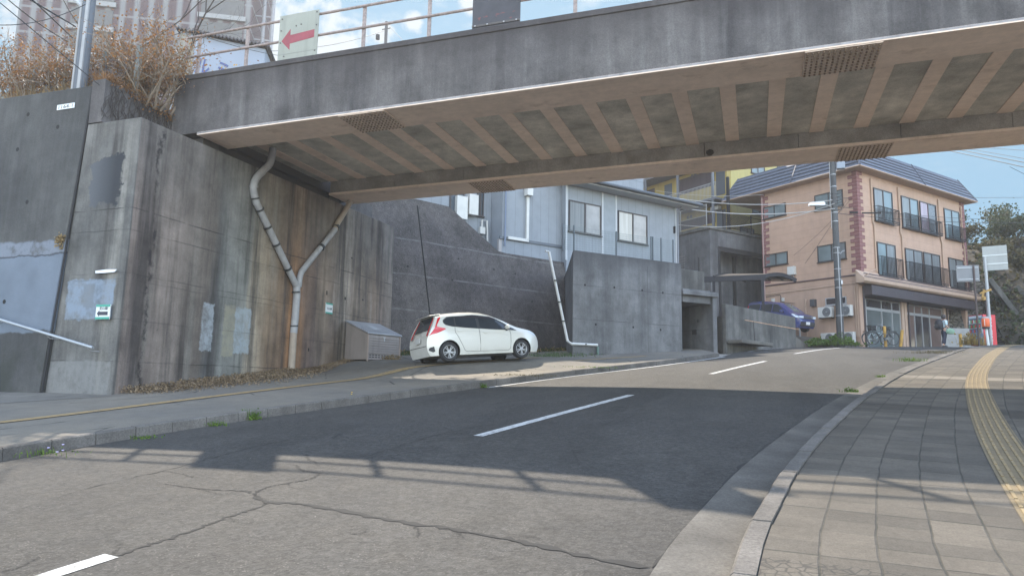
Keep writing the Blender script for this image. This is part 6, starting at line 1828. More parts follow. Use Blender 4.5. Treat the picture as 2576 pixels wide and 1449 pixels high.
for (x0_, y0_, x1_, y1_, lb) in ((2376, 378, 2590, 424, 'lowest thick cable in the clear sky at right'), (2400, 377, 2590, 412, 'second thick cable in the clear sky at right'), (2420, 375, 2590, 402, 'thin third cable in the clear sky at right'), (2430, 378, 2590, 380, 'nearly level top cable in the clear sky at right')):
    cable(at_depth(x0_ - 60, y0_ - 14, 45), at_depth(x1_, y1_, 30), .0, lb, .018 if 'thick' in lb else .011)
cable(at_depth(2540, 420, 30), at_depth(2590, 445, 30), .0, 'short stay wire below the thick sky cables', .01)
cable((5.2, 43.0, 10.9), (3.0, 44.9, 7.6), .1, 'thin service wire drooping across the peach left wall', .010)
cable((5.35, 42.9, 10.8), (2.4, 45.3, 8.2), .15, 'second thin service wire drooping across the peach left wall', .008)
tp = (Vector((-9.0, 58, 24)))
# small distant pole above the parapet with wires
q = at_depth(970, 110, 75)
t = thing('utility_pole', (q.x, q.y, 10), 'distant slim dark utility pole seen through the bridge railing', 'pole')
topz = at_depth(970, 52, 75).z
b = MB(); b.tube([(0, 0, 0), (0, 0, topz - 10)], .17, 8); b.build('shaft', M['pole'], t)
for k_ in range(2):
    b = MB(); b.bar((-.5, 0, topz - 10.3 - .5 * k_), (.5, 0, topz - 10.3 - .5 * k_), .09, .09); b.build('cross_arm', M['band_steel'], t)
b = MB(); b.rev([(.0, -.3), (.22, -.25), (.22, .25), (0, .3)], Matrix.Translation((-1.0, 0, topz - 11.6)), 8); b.build('cable_closure', M['iron'], t)
cable(at_depth(640, 130, 60), at_depth(968, 78, 75), .6, 'thin wire running left from the distant pole behind railing', .025)
cable(at_depth(972, 60, 75), at_depth(1040, 130, 60), .0, 'stay wire descending right of the distant slim pole', .02)
cable(at_depth(470, 78, 30), at_depth(800, 150, 45), .3, 'sagging wire across the white shed sign', .014)
# concrete pole and cables at the far left
q = at_depth(215, 100, 17.5)
t = thing('utility_pole', (q.x, q.y, 6.8), 'pale grey concrete pole among the dry vines at far left', 'pole')
b = MB(); b.tube([(0, 0, 0), (0, 0, 7)], [.15, .13], 14); b.build('shaft', paint('pale_pole_concrete', (.10, .112, .13), .8, .1, 2), t, smooth=True)
b = MB(); b.tube([(-.14, -.1, .2), (-.12, -.1, 6.5)], .03, 6); b.tube([(.1, -.12, .2), (.09, -.1, 6.5)], .045, 6); b.build('conduit', bpy.data.materials['grey_conduit'], t)
b = MB(); b.tube([(-.13, 0, 2.45), (-.45, -.1, 2.75), (-.75, -.15, 2.85)], [.07, .06, .02], 8); b.build('cable_clamp', flat('clamp_grey', (.35, .37, .39), .5), t)
pz_ = (q.x, q.y, 6.8 + 2.75)
cable(at_depth(75, 0, 14), at_depth(190, 68, 17.3), .0, 'thick dark cable slanting to the pale pole clamp', .016)
cable(at_depth(20, 0, 14), at_depth(170, 105, 17.3), .05, 'middle slanting cable at the top left corner', .011)
cable(at_depth(0, 8, 14), at_depth(250, 215, 15.5), .0, 'lowest long slanting guy wire before the dry vines', .010)
cable(at_depth(60, -20, 14), at_depth(182, 96, 17.3), .0, 'steep slanting cable at the top left corner', .013)
cable(at_depth(0, 64, 16), at_depth(215, 12, 17.3), .15, 'thin wire rising right to the pale pole', .01)

# ------------------------------------------------------------------ right side: signs, post guard, vending machine
lp = Vector((11.9, 43.4, 0)); lp.z = g(lp.x, lp.y)
def at_d(px, py, ref):
    """point on the vertical plane facing the viewer through ref"""
    r_ = ray(px, py); return r_ * (Vector(ref).dot(FW) / r_.dot(FW))
t = thing('road_sign', lp, 'tall white steel post carrying the large back turned white sign board', 'sign')
tp_ = at_d(2455, 640, lp)
b = MB(); b.tube([(0, 0, -.1), (0, 0, tp_.z - lp.z)], .075, 10); b.build('post', paint('white_steel_post', (.32, .33, .33), .4, .08, 4), t, smooth=True)
c0 = at_d(2448, 676, lp); c1 = at_d(2498, 613, lp)
b = MB(); z0_, z1_ = c0.z - lp.z, c1.z - lp.z
b.box(-.1, 1.0, .08, .12, z0_, z1_); o_ = b.build('board', paint('sign_back_white', (.29, .30, .285), .5, .06, 2, dirt=.12), t, bevel=.03)
b = MB()
for f in (.25, .6): b.box(-.1, 1.0, .06, .079, z0_ + (z1_ - z0_) * f, z0_ + (z1_ - z0_) * f + .05)
b.build('stiffener', M['sign_white'], o_)
o_.rotation_euler = (0, 0, radians(-14))
sp_ = Vector((10.35, 39.6, 0)); sp_.z = g(sp_.x, sp_.y)
t = thing('road_sign', sp_, 'thin rusty post with a plain grey sign board seen from behind', 'sign')
a_ = at_d(2430, 668, sp_)
b = MB(); b.tube([(0, 0, -.1), (0, 0, a_.z - sp_.z + .1)], .045, 8); b.build('post', flat('dark_rusty_post', (.07, .05, .045), .7), t, smooth=True)
c0 = at_d(2421, 704, sp_); c1 = at_d(2468, 662, sp_)
b = MB(); b.box(c0.x - sp_.x - .05, c1.x - sp_.x + .05, .05, .08, c0.z - sp_.z, c1.z - sp_.z); b.build('board', paint('grey_sign_back', (.17, .175, .18), .45, .1, 3), t, bevel=.02)
b = MB()
for z in (c0.z - sp_.z + .12, c1.z - sp_.z - .12): b.box(c0.x - sp_.x, c1.x - sp_.x, .02, .049, z - .02, z + .02)
b.build('stiffener', M['steelband'], t)
# crossing remains: rusty fittings on the same post stand
og = Vector((10.55, 39.1, 0)); og.z = g(og.x, og.y)
t = thing('post_guard', og, 'orange wrapped guard with grey cap on a short white post', 'post')
z1_ = at_d(2432, 796, og).z - og.z; z0_ = at_d(2432, 825, og).z - og.z
b = MB(); b.tube([(0.05, 0, -.1), (0, 0, z0_ + .05)], .06, 10); b.build('post', M['sign_white'], t, smooth=True)
b = MB(); b.rev([(.15, z0_ + .08), (.17, z0_ + .12), (.17, z1_ - .1), (.15, z1_ - .06)], Matrix.Identity(4), 14); b.build('orange_sleeve', paint('faded_orange_vinyl', (.62, .115, .03), .5, .2, 5), t, smooth=True)
b = MB(); b.rev([(.155, z1_ - .06), (.12, z1_ + .02), (0, z1_ + .03)], Matrix.Identity(4), 14); b.build('cap', flat('grey_cap', (.3, .3, .3), .5), t)
b = MB(); b.rev([(.13, z0_ - .02), (.155, z0_ + .0), (.155, z0_ + .08)], Matrix.Identity(4), 14); b.build('base_ring', flat('ring_black', (.03, .03, .03), .7), t)
b = MB()
for a in (0, 2.1, 4.2): b.box(.168 * cos(a) - .012, .168 * cos(a) + .012, .168 * sin(a) - .012, .168 * sin(a) + .012, z0_ + .12, z1_ - .1)
b.build('reflector_strip', flat('strip_pale', (.55, .5, .45), .4), t)
rp = Vector((10.9, 40.1, 0)); rp.z = g(rp.x, rp.y)
t = thing('warning_bracket', rp, 'rusty yellow bracket with knobs on a thin pole stub', 'bracket')
b = MB(); b.tube([(0, 0, -.1), (0, 0, 2.75)], .035, 8); b.build('post', bpy.data.materials['dark_rusty_post'], t)
b = MB(); b.bar((-.25, -.05, 2.55), (.25, -.05, 2.75), .1, .1); b.bar((-.15, -.05, 2.35), (-.05, -.05, 2.75), .08, .08); b.rev([(0, -.12), (.1, -.08), (.1, .08), (0, .12)], Matrix.Translation((-.1, -.05, 2.3)), 8)
b.build('fitting', paint('rusty_yellow', (.32, .19, .05), .7, .4, 8), t)
# vending machine
vm = Vector((12.2, 47.0, 2.72))
t = thing('vending_machine', vm, 'red drinks vending machine with blue glass front beside the stone wall', 'vending machine', az=150)
M['vred'] = paint('vending_red', (.50, .018, .03), .4, .06)
wv, dv, hv = 1.0, .85, 1.83
b = MB(); b.box(-wv / 2, wv / 2, 0, dv, .06, hv); b.build('cabinet', M['vred'], t, bevel=.02)
b = MB(); b.box(-wv / 2 + .03, wv / 2 - .03, -.03, -.002, .1, hv - .04); b.build('front_panel', paint('vending_blue_grey', (.16, .24, .33), .4, .08), t, bevel=.01)
b = MB(); b.box(-.42, .36, -.045, -.031, .75, 1.62); b.build('display_glass', m_glass('display_glass', (.10, .14, .18), .05), t)
cols_ = [flat('drink_red', (.4, .03, .03), .3), flat('drink_blue', (.06, .14, .4), .3), flat('drink_green', (.08, .28, .1), .3), flat('drink_brown', (.12, .06, .03), .3), flat('drink_white', (.5, .5, .5), .3)]
for r_ in range(3):
    for c_ in range(8):
        b = MB(); b.rev([(.03, 0), (.032, .12), (.014, .17), (.014, .19), (0, .19)], Matrix.Translation((-.36 + .094 * c_, -.07, .8 + .28 * r_)), 8); b.build('sample_bottle', cols_[(c_ * 3 + r_ * 2 + c_ // 3) % 5], t)
    b = MB(); b.box(-.42, .36, -.09, -.046, .765 + .28 * r_, .785 + .28 * r_); b.build('button_strip', flat('button_strip', (.45, .5, .52), .3), t)
b = MB(); b.box(-.4, .34, -.05, -.031, .22, .52); b.build('delivery_flap', flat('flap_blue', (.12, .26, .42), .35), t)
b = MB(); b.box(.385, .46, -.045, -.031, .75, 1.3); b.build('coin_panel', M['cream'], t)
b = MB(); b.box(-.42, .42, -.045, -.031, 1.66, 1.76); b.build('header_panel', flat('header_pale', (.5, .55, .58), .4), t)
lettering('lettering', 'Coca-Cola', .42, flat('logo_white', (.7, .7, .7), .4), t, (wv / 2 + .006, dv * .5, .95), rot=(pi / 2, -pi / 2, pi / 2), width=1.45, shear=.3, bold=.006)
b = MB(); b.box(wv / 2 + .001, wv / 2 + .008, .08, .26, 1.45, 1.62); b.build('sticker', M['sign_white'], t)

# ------------------------------------------------------------------ bollards
M['boll'] = paint('worn_orange_yellow', (.42, .235, .04), .5, .25, 6)
for px, lb, tilt, hh in ((2228, 'orange yellow bollard in front of the bicycles, the taller upright one', .02, .98), (2265, 'leaning orange yellow bollard right of the bicycles', -.16, .78), (2417, 'short orange bollard before the grey board right of the person', .0, .55)):
    gp = ray(px, 862); P_ = None
    d_ = 37.2 if px < 2300 else 36.2
    q = gp * d_ / gp.dot(FW); z = g(q.x, q.y)
    t = thing('bollard', (q.x, q.y, z), lb, 'bollard', 'orange bollards before the shop fronts')
    b = MB(); b.tube([(0, 0, -.1), (-tilt * hh, 0, hh)], .075, 12); b.build('tube', M['boll'], t, smooth=True)
    b = MB(); b.rev([(.077, -.012), (.08, 0), (.05, .02), (0, .022)], Matrix.Translation((-tilt * hh, 0, hh)), 12); b.build('cap', M['boll'], t)

# ------------------------------------------------------------------ bicycles leaning at the shop front
M['bikeframe'] = paint('pale_green_bike_frame', (.30, .38, .38), .35, .1); M['bikedark'] = paint('dark_bike_frame', (.06, .075, .085), .35, .1); M['bikerim'] = flat('dull_bike_steel', (.12, .125, .13), .4, .5); M['chrome'] = flat('bike_chrome', (.5, .5, .5), .25, .9)
def bicycle(label, loc, az, fm, rear_basket=False):
    """local x forward, wheels at x = 0 and 1.08"""
    t_ = thing('bicycle', loc, label, 'bicycle', 'bicycles by the shop front', az=az)
    r = .33
    for x in (0, 1.08):
        w = bpy.data.objects.new('wheel', None); COL.objects.link(w); w.parent = t_; w.location = (x, 0, r)
        Mx = Matrix.Rotation(pi / 2, 4, 'X')
        b_ = MB(); b_.tube([Mx @ Vector((r * cos(2 * pi * k / 28), r * sin(2 * pi * k / 28), 0)) for k in range(28)], .022, 6, closed=True); b_.build('tyre', M['tyre'], w, smooth=True)
        b_ = MB(); b_.tube([Mx @ Vector(((r - .028) * cos(2 * pi * k / 28), (r - .028) * sin(2 * pi * k / 28), 0)) for k in range(28)], .011, 5, closed=True)
        for k in range(14):
            a = 2 * pi * k / 14; b_.bar((0, 0, 0), ((r - .03) * cos(a), 0, (r - .03) * sin(a)), .004)
        b_.rev([(.03, -.05), (.03, .05), (0, .05)], Mx, 8); b_.build('rim', M['bikerim'], w)
        b_ = MB(); A_ = [(x * 0 + (r + .035) * cos(a), -.03, (r + .035) * sin(a)) for a in [pi * (.05 + .9 * k / 14) for k in range(15)]]; B_ = [(p[0], .03, p[2]) for p in A_]; b_.loft(A_, B_); b_.build('mudguard', M['bikerim'], w)
    b_ = MB(); F = [((.42, 0, .30), (.22, 0, .78)), ((.42, 0, .30), (.86, 0, .62)), ((.30, 0, .52), (.90, 0, .72)), ((.88, 0, .80), (.86, 0, .60)), ((.86, 0, .62), (1.08, 0, .33)), ((.42, 0, .30), (0, .05, .33)), ((.42, 0, .30), (0, -.05, .33)), ((.24, 0, .70), (0, .05, .33)), ((.24, 0, .70), (0, -.05, .33))]
    for a, c in F: b_.tube([a, c], .018, 6)
    b_.build('frame', fm, t_, smooth=True)
    b_ = MB(); b_.tube([(.88, 0, .80), (.85, 0, 1.0), (.83, .0, 1.02)], .014, 6); b_.tube([(.62, .28, 1.03), (.75, .24, 1.04), (.84, .1, 1.02), (.84, -.1, 1.02), (.75, -.24, 1.04), (.62, -.28, 1.03)], .013, 6); b_.build('handlebar', M['chrome'], t_, smooth=True)
    b_ = MB()
    for s_ in (1, -1): b_.tube([(.56, s_ * .28, 1.03), (.68, s_ * .27, 1.035)], .02, 6)
    b_.build('grips', M['blackplastic'], t_)
    b_ = MB(); b_.rev([(0, -.02), (.11, -.01), (.12, .02), (.09, .05), (0, .06)], Matrix.Translation((.19, 0, .82)) @ Matrix.Diagonal((1.25, .9, 1, 1)), 12); b_.build('saddle', M['blackplastic'], t_, smooth=True)
    b_ = MB()
    for k in range(7):
        f = k / 6; z = .74 + .26 * f
        if k % 2 == 0: b_.tube([(.96 - .03 * f, -.16 - .03 * f, z), (1.24 + .04 * f, -.16 - .03 * f, z), (1.24 + .04 * f, .16 + .03 * f, z), (.96 - .03 * f, .16 + .03 * f, z)], .008, 4, closed=True)
    for k in range(9):
        y = -.16 + .04 * k; b_.bar((.96, y, .74), (.93, y * 1.18, 1.0), .008); b_.bar((1.24, y, .74), (1.28, y * 1.18, 1.0), .008); b_.bar((.96, y, .74), (1.24, y, .74), .008)
    for k in range(7):
        x = .97 + .045 * k
        for s_ in (1, -1): b_.bar((x, s_ * .16, .74), (x, s_ * .19, 1.0), .008)
    b_.build('basket', M['iron'], t_)
    b_ = MB(); b_.box(-.22, .22, -.07, .07, .70, .73); b_.bar((-.18, .06, .70), (0, .07, .34), .012); b_.bar((-.18, -.06, .70), (0, -.07, .34), .012); b_.build('carrier', M['blackplastic'], t_)
    b_ = MB(); Mx = Matrix.Translation((.42, 0, .30)) @ Matrix.Rotation(pi / 2, 4, 'X'); b_.rev([(.09, -.03), (.09, .03), (0, .03)], Mx, 14); b_.box(.0, .45, -.035, .035, .27, .36); b_.bar((.42, -.06, .30), (.52, -.08, .17), .016); b_.bar((.42, .06, .30), (.32, .08, .43), .016); b_.box(.47, .57, -.16, -.07, .155, .175); b_.box(.27, .37, .07, .16, .42, .44); b_.build('crank_set', M['bikerim'], t_)
    b_ = MB(); b_.bar((0, -.08, .33), (.08, -.16, .0), .014); b_.build('kick_stand', M['chrome'], t_)
    return t_
for px, dd, lb, az_, fm in ((2183, 37.6, 'pale green framed bicycle with front basket against the shop window', 62, M['bikeframe']), (2247, 36.9, 'dark bicycle with rear carrier half hidden behind the taller bollard', 250, M['bikedark'])):
    q = ray(px, 860); q = q * dd / q.dot(FW); bicycle(lb, (q.x, q.y, g(q.x, q.y)), az_, fm)

# ------------------------------------------------------------------ the person walking by
def skin_mesh(name, verts, edges, radii, mat, parent, sub=2):
    me = bpy.data.meshes.new(name); me.from_pydata(verts, edges, []); me.materials.append(mat)
    o = bpy.data.objects.new(name, me); COL.objects.link(o)
    sk = o.modifiers.new('skin', 'SKIN'); sk.use_smooth_shade = True
    me.skin_vertices.new() if not me.skin_vertices else None
    for i, r_ in enumerate(radii):
        sv = me.skin_vertices[0].data[i]; sv.radius = (r_, r_) if not isinstance(r_, tuple) else r_; sv.use_root = (i == 0)
    ss = o.modifiers.new('sub', 'SUBSURF'); ss.levels = sub; ss.render_levels = sub
    realize(o); o.parent = parent; return o
q = ray(2377, 866); q = q * 36.6 / q.dot(FW)
M['skin'] = flat('skin_tone', (.42, .26, .19), .55); M['hair'] = flat('dark_hair', (.016, .012, .014), .5)
t = thing('person', (q.x, q.y, g(q.x, q.y) - .12), 'person in pale blue top and navy trousers walking with a black backpack', 'person', rot=(0, 0, radians(20)))
# faces local +x; y to the left
PV = [(0, 0, .92), (0, 0, 1.10), (0, 0, 1.30), (.01, 0, 1.40), (.03, 0, 1.46), (.05, 0, 1.53), (.055, 0, 1.60), (.03, 0, 1.66),
      (0, .10, .88), (.06, .10, .48), (.02, .10, .08), (.16, .10, .03), (0, -.10, .88), (-.06, -.10, .48), (-.16, -.10, .10), (-.03, -.10, .03),
      (0, .17, 1.36), (-.01, .22, 1.10), (.10, .20, .90), (.14, .19, .83), (0, -.17, 1.36), (.0, -.22, 1.10), (.14, -.19, .98), (.20, -.17, .93)]
PE = [(0, 1), (1, 2), (2, 3), (3, 4), (4, 5), (5, 6), (6, 7), (0, 8), (8, 9), (9, 10), (10, 11), (0, 12), (12, 13), (13, 14), (14, 15), (3, 16), (16, 17), (17, 18), (18, 19), (3, 20), (20, 21), (21, 22), (22, 23)]
PR = [.13, .11, .14, .10, .052, .085, .098, .07, .085, .062, .042, .036, .085, .062, .042, .036, .062, .046, .034, .03, .062, .046, .034, .03]
skin_mesh('body', PV, PE, PR, M['skin'], t)
skin_mesh('trousers', [(0, 0, .96), (0, 0, .90), (0, .10, .86), (.06, .10, .48), (.02, .10, .13), (0, -.10, .86), (-.06, -.10, .48), (-.15, -.10, .15)], [(0, 1), (1, 2), (2, 3), (3, 4), (1, 5), (5, 6), (6, 7)], [.145, .165, .12, .10, .085, .12, .10, .085], flat('navy_trousers', (.018, .022, .042), .8), t)
skin_mesh('shirt', [(0, 0, .94), (0, 0, 1.12), (0, 0, 1.30), (.01, 0, 1.41), (0, .18, 1.37), (-.01, .23, 1.12), (0, -.18, 1.37), (0, -.23, 1.12)], [(0, 1), (1, 2), (2, 3), (3, 4), (4, 5), (3, 6), (6, 7)], [.16, .155, .175, .10, .085, .072, .085, .072], flat('pale_blue_shirt', (.42, .52, .56), .8), t)
b = MB(); b.rev([(0, .13), (.07, .115), (.112, .05), (.118, -.02), (.10, -.09), (.06, -.12), (0, -.12)], Matrix.Translation((.02, 0, 1.60)), 16)
h_ = b.build('hair', M['hair'], t, smooth=True)
b = MB(); b.rev([(0, .1), (.075, .07), (.09, 0), (.07, -.09), (0, -.11)], Matrix.Translation((.075, 0, 1.565)) @ Matrix.Diagonal((.8, .86, 1, 1)), 14); b.rev([(0, .035), (.014, .0), (0, -.02)], Matrix.Translation((.152, 0, 1.565)), 8); b.build('face', M['skin'], t, smooth=True)
M['shoe'] = flat('dark_shoe', (.02, .02, .02), .7)
for x, y, z in ((.09, .10, .045), (-.09, -.10, .05)):
    b = MB(); b.rev([(0, -.05), (.055, -.045), (.05, .02), (.03, .05), (0, .055)], Matrix.Translation((x, y, z)) @ Matrix.Diagonal((2.4, .9, 1, 1)), 10); b.build('shoe', M['shoe'], t, smooth=True)
# three curled fingers and a thumb group on each hand are only a few pixels here: modelled as short skinned chains
for (hx, hy, hz_) in ((.14, .19, .83), (.20, -.17, .93)):
    for k_ in range(4):
        yy = hy - .03 + .02 * k_; L_ = (.06, .075, .07, .055)[k_]
        b = MB(); b.tube([(hx, yy, hz_ - .01), (hx + .02, yy, hz_ - .01 - L_ * .6), (hx + .045, yy, hz_ - L_)], [.01, .009, .007], 6); b.build('finger', M['skin'], t, smooth=True)
    b = MB(); b.tube([(hx - .01, hy + .04 * (1 if hy < 0 else -1), hz_ + .02), (hx + .04, hy + .045 * (1 if hy < 0 else -1), hz_ - .02)], [.012, .009], 6); b.build('thumb', M['skin'], t, smooth=True)
pm = mtx(t)
u = thing('backpack', pm @ Vector((-.13, .0, .95)), 'black backpack worn by the person outside the shop', 'backpack', rot=(0, 0, radians(20)))
b = MB(); b.rev([(0, .0), (.13, .0), (.175, .06), (.18, .28), (.15, .42), (.08, .48), (0, .5)], Matrix.Translation((-.12, 0, -.03)) @ Matrix.Diagonal((1.1, 1.15, 1.08, 1)), 16); b.build('bag', flat('backpack_black', (.014, .015, .02), .7), u, smooth=True)
b = MB(); b.rev([(0, 0), (.10, .0), (.12, .06), (.11, .18), (0, .22)], Matrix.Translation((-.27, 0, .03)) @ Matrix.Diagonal((.7, 1.15, 1, 1)), 12); b.build('front_pocket', bpy.data.materials['backpack_black'], u, smooth=True)
for s_ in (1, -1):
    b = MB(); b.tube([(-.02, s_ * .1, .42), (.1, s_ * .12, .5), (.22, s_ * .12, .38), (.24, s_ * .13, .15), (.02, s_ * .15, .06)], .018, 6); b.build('strap', bpy.data.materials['backpack_black'], u, smooth=True)
b = MB(); b.box(-.345, -.338, .02, .07, .18, .205); b.build('badge', M['sign_white'], u)
u = thing('shoulder_bag', pm @ Vector((.16, -.27, .66)), 'rounded green bag hanging at the side of the person', 'bag', rot=(0, 0, radians(20)))
b = MB(); b.rev([(0, .0), (.14, .02), (.2, .1), (.185, .22), (.1, .30), (0, .32)], Matrix.Diagonal((1.15, .6, 1, 1)), 16); b.build('bag', paint('sage_green_cloth', (.17, .27, .19), .8, .12, 6), u, smooth=True)
b = MB(); b.tube([(-.1, .02, .26), (-.1, .08, .5), (-.05, .15, .66), (.05, .1, .5), (.1, .02, .26)], .012, 6); b.build('strap', M['blackplastic'], u)
# ------------------------------------------------------------------ hillside, stone wall and trees at the right
M['rock'] = None
def m_stone():
    k = NT('rough_stone_wall'); p = k.pos(); v = k.vor(k.map(p, (1, 1, 1.9)), 2.6, 'DISTANCE_TO_EDGE', 0); vc = k.vor(k.map(p, (1, 1, 1.9)), 2.6, 'F1', 1)
    bw = k.sep(vc)[0]
    c = k.mix(bw, (.085, .075, .062), (.16, .145, .12)); c = k.scale(c, k.rng(k.noise(p, 8, 5), .3, .7, .7, 1.3)); c = k.mix(k.rng(v, .02, .08, 1, 0), c, (.025, .022, .018))
    return k.out(c, .9, k.rng(v, 0, .15), .8, .08, spec=.2)
M['rock'] = m_stone()
M['hill'] = paint('scrubby_slope_soil', (.036, .030, .02), .95, .5, .8)
M['leaf_ev'] = foliage('evergreen_leaves', [(.018, .028, .014), (.035, .048, .022), (.075, .085, .035)]); M['leaf_ol'] = foliage('olive_leaves', [(.028, .028, .013), (.06, .054, .022), (.105, .085, .036)])
M['leaf_rust'] = foliage('rusty_dry_leaves', [(.085, .048, .03), (.19, .095, .04), (.32, .175, .06)], scale=14); M['leaf_fresh'] = foliage('fresh_weed_leaves', [(.035, .07, .012), (.08, .14, .025), (.16, .23, .04)], scale=10)
M['grass_dry'] = foliage('straw_grass', [(.14, .095, .045), (.26, .185, .09), (.36, .27, .14)], scale=6); M['bark'] = paint('grey_bark', (.07, .058, .05), .9, .3, 5); M['bark_dark'] = paint('dark_bark', (.04, .032, .028), .9, .3, 5); M['twig'] = paint('pale_dry_twig', (.20, .155, .11), .85, .3, 8)


def leaf(b_, p, size, up=.3, r_=rnd, fold=True, m=0):
    d = Vector((r_.gauss(0, 1), r_.gauss(0, 1), r_.gauss(up, .8))).normalized(); s_ = d.cross(Vector((r_.gauss(0, 1), r_.gauss(0, 1), r_.gauss(0, 1)))).normalized()
    L = size * r_.uniform(.6, 1.3); w = L * r_.uniform(.3, .5); n_ = d.cross(s_) * w * .35
    a = p; b2 = p + d * L * .5 + s_ * w + n_; c = p + d * L; e = p + d * L * .5 - s_ * w + n_
    b_.add([a, b2, c, e], [(0, 1, 2, 3)], m)


def blade(b_, p, h, lean, w, r_=rnd, m=0):
    a = r_.uniform(0, 2 * pi); s_ = Vector((cos(a), sin(a), 0)) * w / 2; d = Vector((cos(a + 1.3), sin(a + 1.3), 0)) * lean * r_.uniform(.3, 1)
    m1 = p + d * .35 + Vector((0, 0, h * .6)); tip = p + d + Vector((0, 0, h * r_.uniform(.8, 1)))
    b_.add([p - s_, p + s_, m1 + s_ * .7, m1 - s_ * .7], [(0, 1, 2, 3)], m); b_.add([m1 - s_ * .7, m1 + s_ * .7, tip], [(0, 1, 2)], m)


def branches(b_, p, d, L, r, depth, tips, r_=rnd, spread=.55, n_=2, sides=5, droop=0.0):
    pts = [p]; rad = [r]; q = Vector(p); dd = Vector(d)
    for i in range(4):
        dd = (dd + Vector((r_.gauss(0, .13), r_.gauss(0, .13), r_.gauss(.03 - droop, .08)))).normalized(); q = q + dd * L / 4; pts.append(q.copy()); rad.append(r * (1 - .13 * (i + 1)))
        if depth <= 1: tips.append(q.copy())
    b_.tube(pts, rad, sides if depth > 1 else 3, caps=False)
    if depth == 0: return
    for k_ in range(n_ + (1 if r_.random() < .5 else 0)):
        t_ = r_.uniform(.45, 1); j = min(3, int(t_ * 4)); s0 = Vector(pts[j + 1 if j < 3 else 4])
        nd = (dd + Vector((r_.gauss(0, spread), r_.gauss(0, spread), r_.gauss(.1, spread * .6)))).normalized()
        branches(b_, s0, nd, L * r_.uniform(.6, .8), r * .55, depth - 1, tips, r_, spread, n_, sides, droop)


def tree(name, loc, h, label, leafmat, n_leaf, size, crown=.45, depth=4, spread=.5, group=None, lean=(0, 0), clump=.35, bark=None, rad=.02, seed=1, sphere=True, cat='tree'):
    r_ = random.Random(seed); t_ = thing(name, loc, label, cat, group)
    b_ = MB(); tips = []
    branches(b_, Vector((0, 0, -.2)), Vector((lean[0], lean[1], 1)).normalized(), h * .5, h * rad, depth, tips, r_, spread, 2, 6)
    b_.build('trunk', bark or M['bark'], t_, smooth=True)
    b_ = MB(); cs = [tp for tp in tips if tp.z > h * .25] or tips
    # leaf clumps round branch tips, some clumps thinner, gaps between
    keep = [c for c in cs if r_.random() < .75]
    for i in range(n_leaf):
        c = r_.choice(keep); q = c + Vector((r_.gauss(0, clump), r_.gauss(0, clump), r_.gauss(0, clump * .7))); leaf(b_, q, size, .2, r_)
    if n_leaf: b_.build('crown', leafmat, t_, fixn=False)
    return t_


def HZ(x, y):
    """slope height on the right"""
    # rises from the stone wall line towards the right and the back
    d = (x - 13.6) * .80 + (y - 52.5) * .6 * .35
    return 2.8 + max(0, min(6.2, 1.6 + d * 1.15)) if d > -1 else 2.6
t = thing('stone_wall', (14.2, 50.6, 2.6), 'rough dark stone retaining wall between the peach building and the slope', 'wall', az=66)
b = MB(); b.add([(-2.0, 2.6, -.5), (9, 0, -.5), (9, .5, 2.6), (-1.0, 3.1, 5.4), (-2.0, 5, -.5), (9, 5, -.5), (9, 5, 2.6), (-1, 5, 5.4)], [(0, 1, 2, 3), (4, 7, 6, 5), (3, 2, 6, 7), (1, 5, 6, 2), (0, 3, 7, 4), (0, 4, 5, 1)]); b.build('wall', M['rock'], t)
b = MB(); b.box(-2.6, -.1, 1.5, 1.58, -.2, 1.55); b.build('board_panel', paint('grey_board', (.26, .26, .25), .7), t)
for k_, (x0, z1_) in enumerate(((1.6, 5.2), (3.4, 4.8))):
    b = MB(); b.bar((x0 - .6, 1.5, z1_ - .4), (x0 + 2.0, .2, -.4), .5, .3); b.build('buttress', M['lowwall'], t, bevel=.03)
b = MB(); nx, ny = 24, 20; Ps = []
for j in range(ny + 1):
    for i in range(nx + 1):
        u, v = i / nx, j / ny; x = 14.6 + 28 * u - 3.0 * v; y = 49.5 - 12 * u + 30 * v
        z = 2.4 + 6.2 * min(1, v * 3.4) + 5 * v + 1.1 * u + .35 * sin(i * 1.7 + j) + rnd.gauss(0, .12)
        if v == 0: z = 2.2
        Ps.append((x, y, z))
b.add(Ps, [(j * (nx + 1) + i, j * (nx + 1) + i + 1, (j + 1) * (nx + 1) + i + 1, (j + 1) * (nx + 1) + i) for j in range(ny) for i in range(nx)])
hillo = tag(b.build('hillside', M['hill'], smooth=True), kind='structure')
r8 = random.Random(8)
b = MB()
for i in range(15000):
    u, v = r8.random(), r8.random() ** 1.5 * .6; x = 14.6 + 28 * u - 3 * v; y = 49.5 - 12 * u + 30 * v; z = 2.5 + 6.2 * min(1, v * 3.4) + 5 * v + 1.1 * u
    cl = sin(x * 1.3) + sin(y * .9 + 2) + sin((x + z) * .7)
    if cl < -.6 and r8.random() < .6: continue
    leaf(b, Vector((x + r8.gauss(0, .15), y + r8.gauss(0, .15), z + abs(r8.gauss(0, .25)))), .30, .3, r8, m=0 if cl < .5 else 1)
tag(b.build('scrub', [M['leaf_ol'], M['leaf_ev']], fixn=False), kind='stuff')
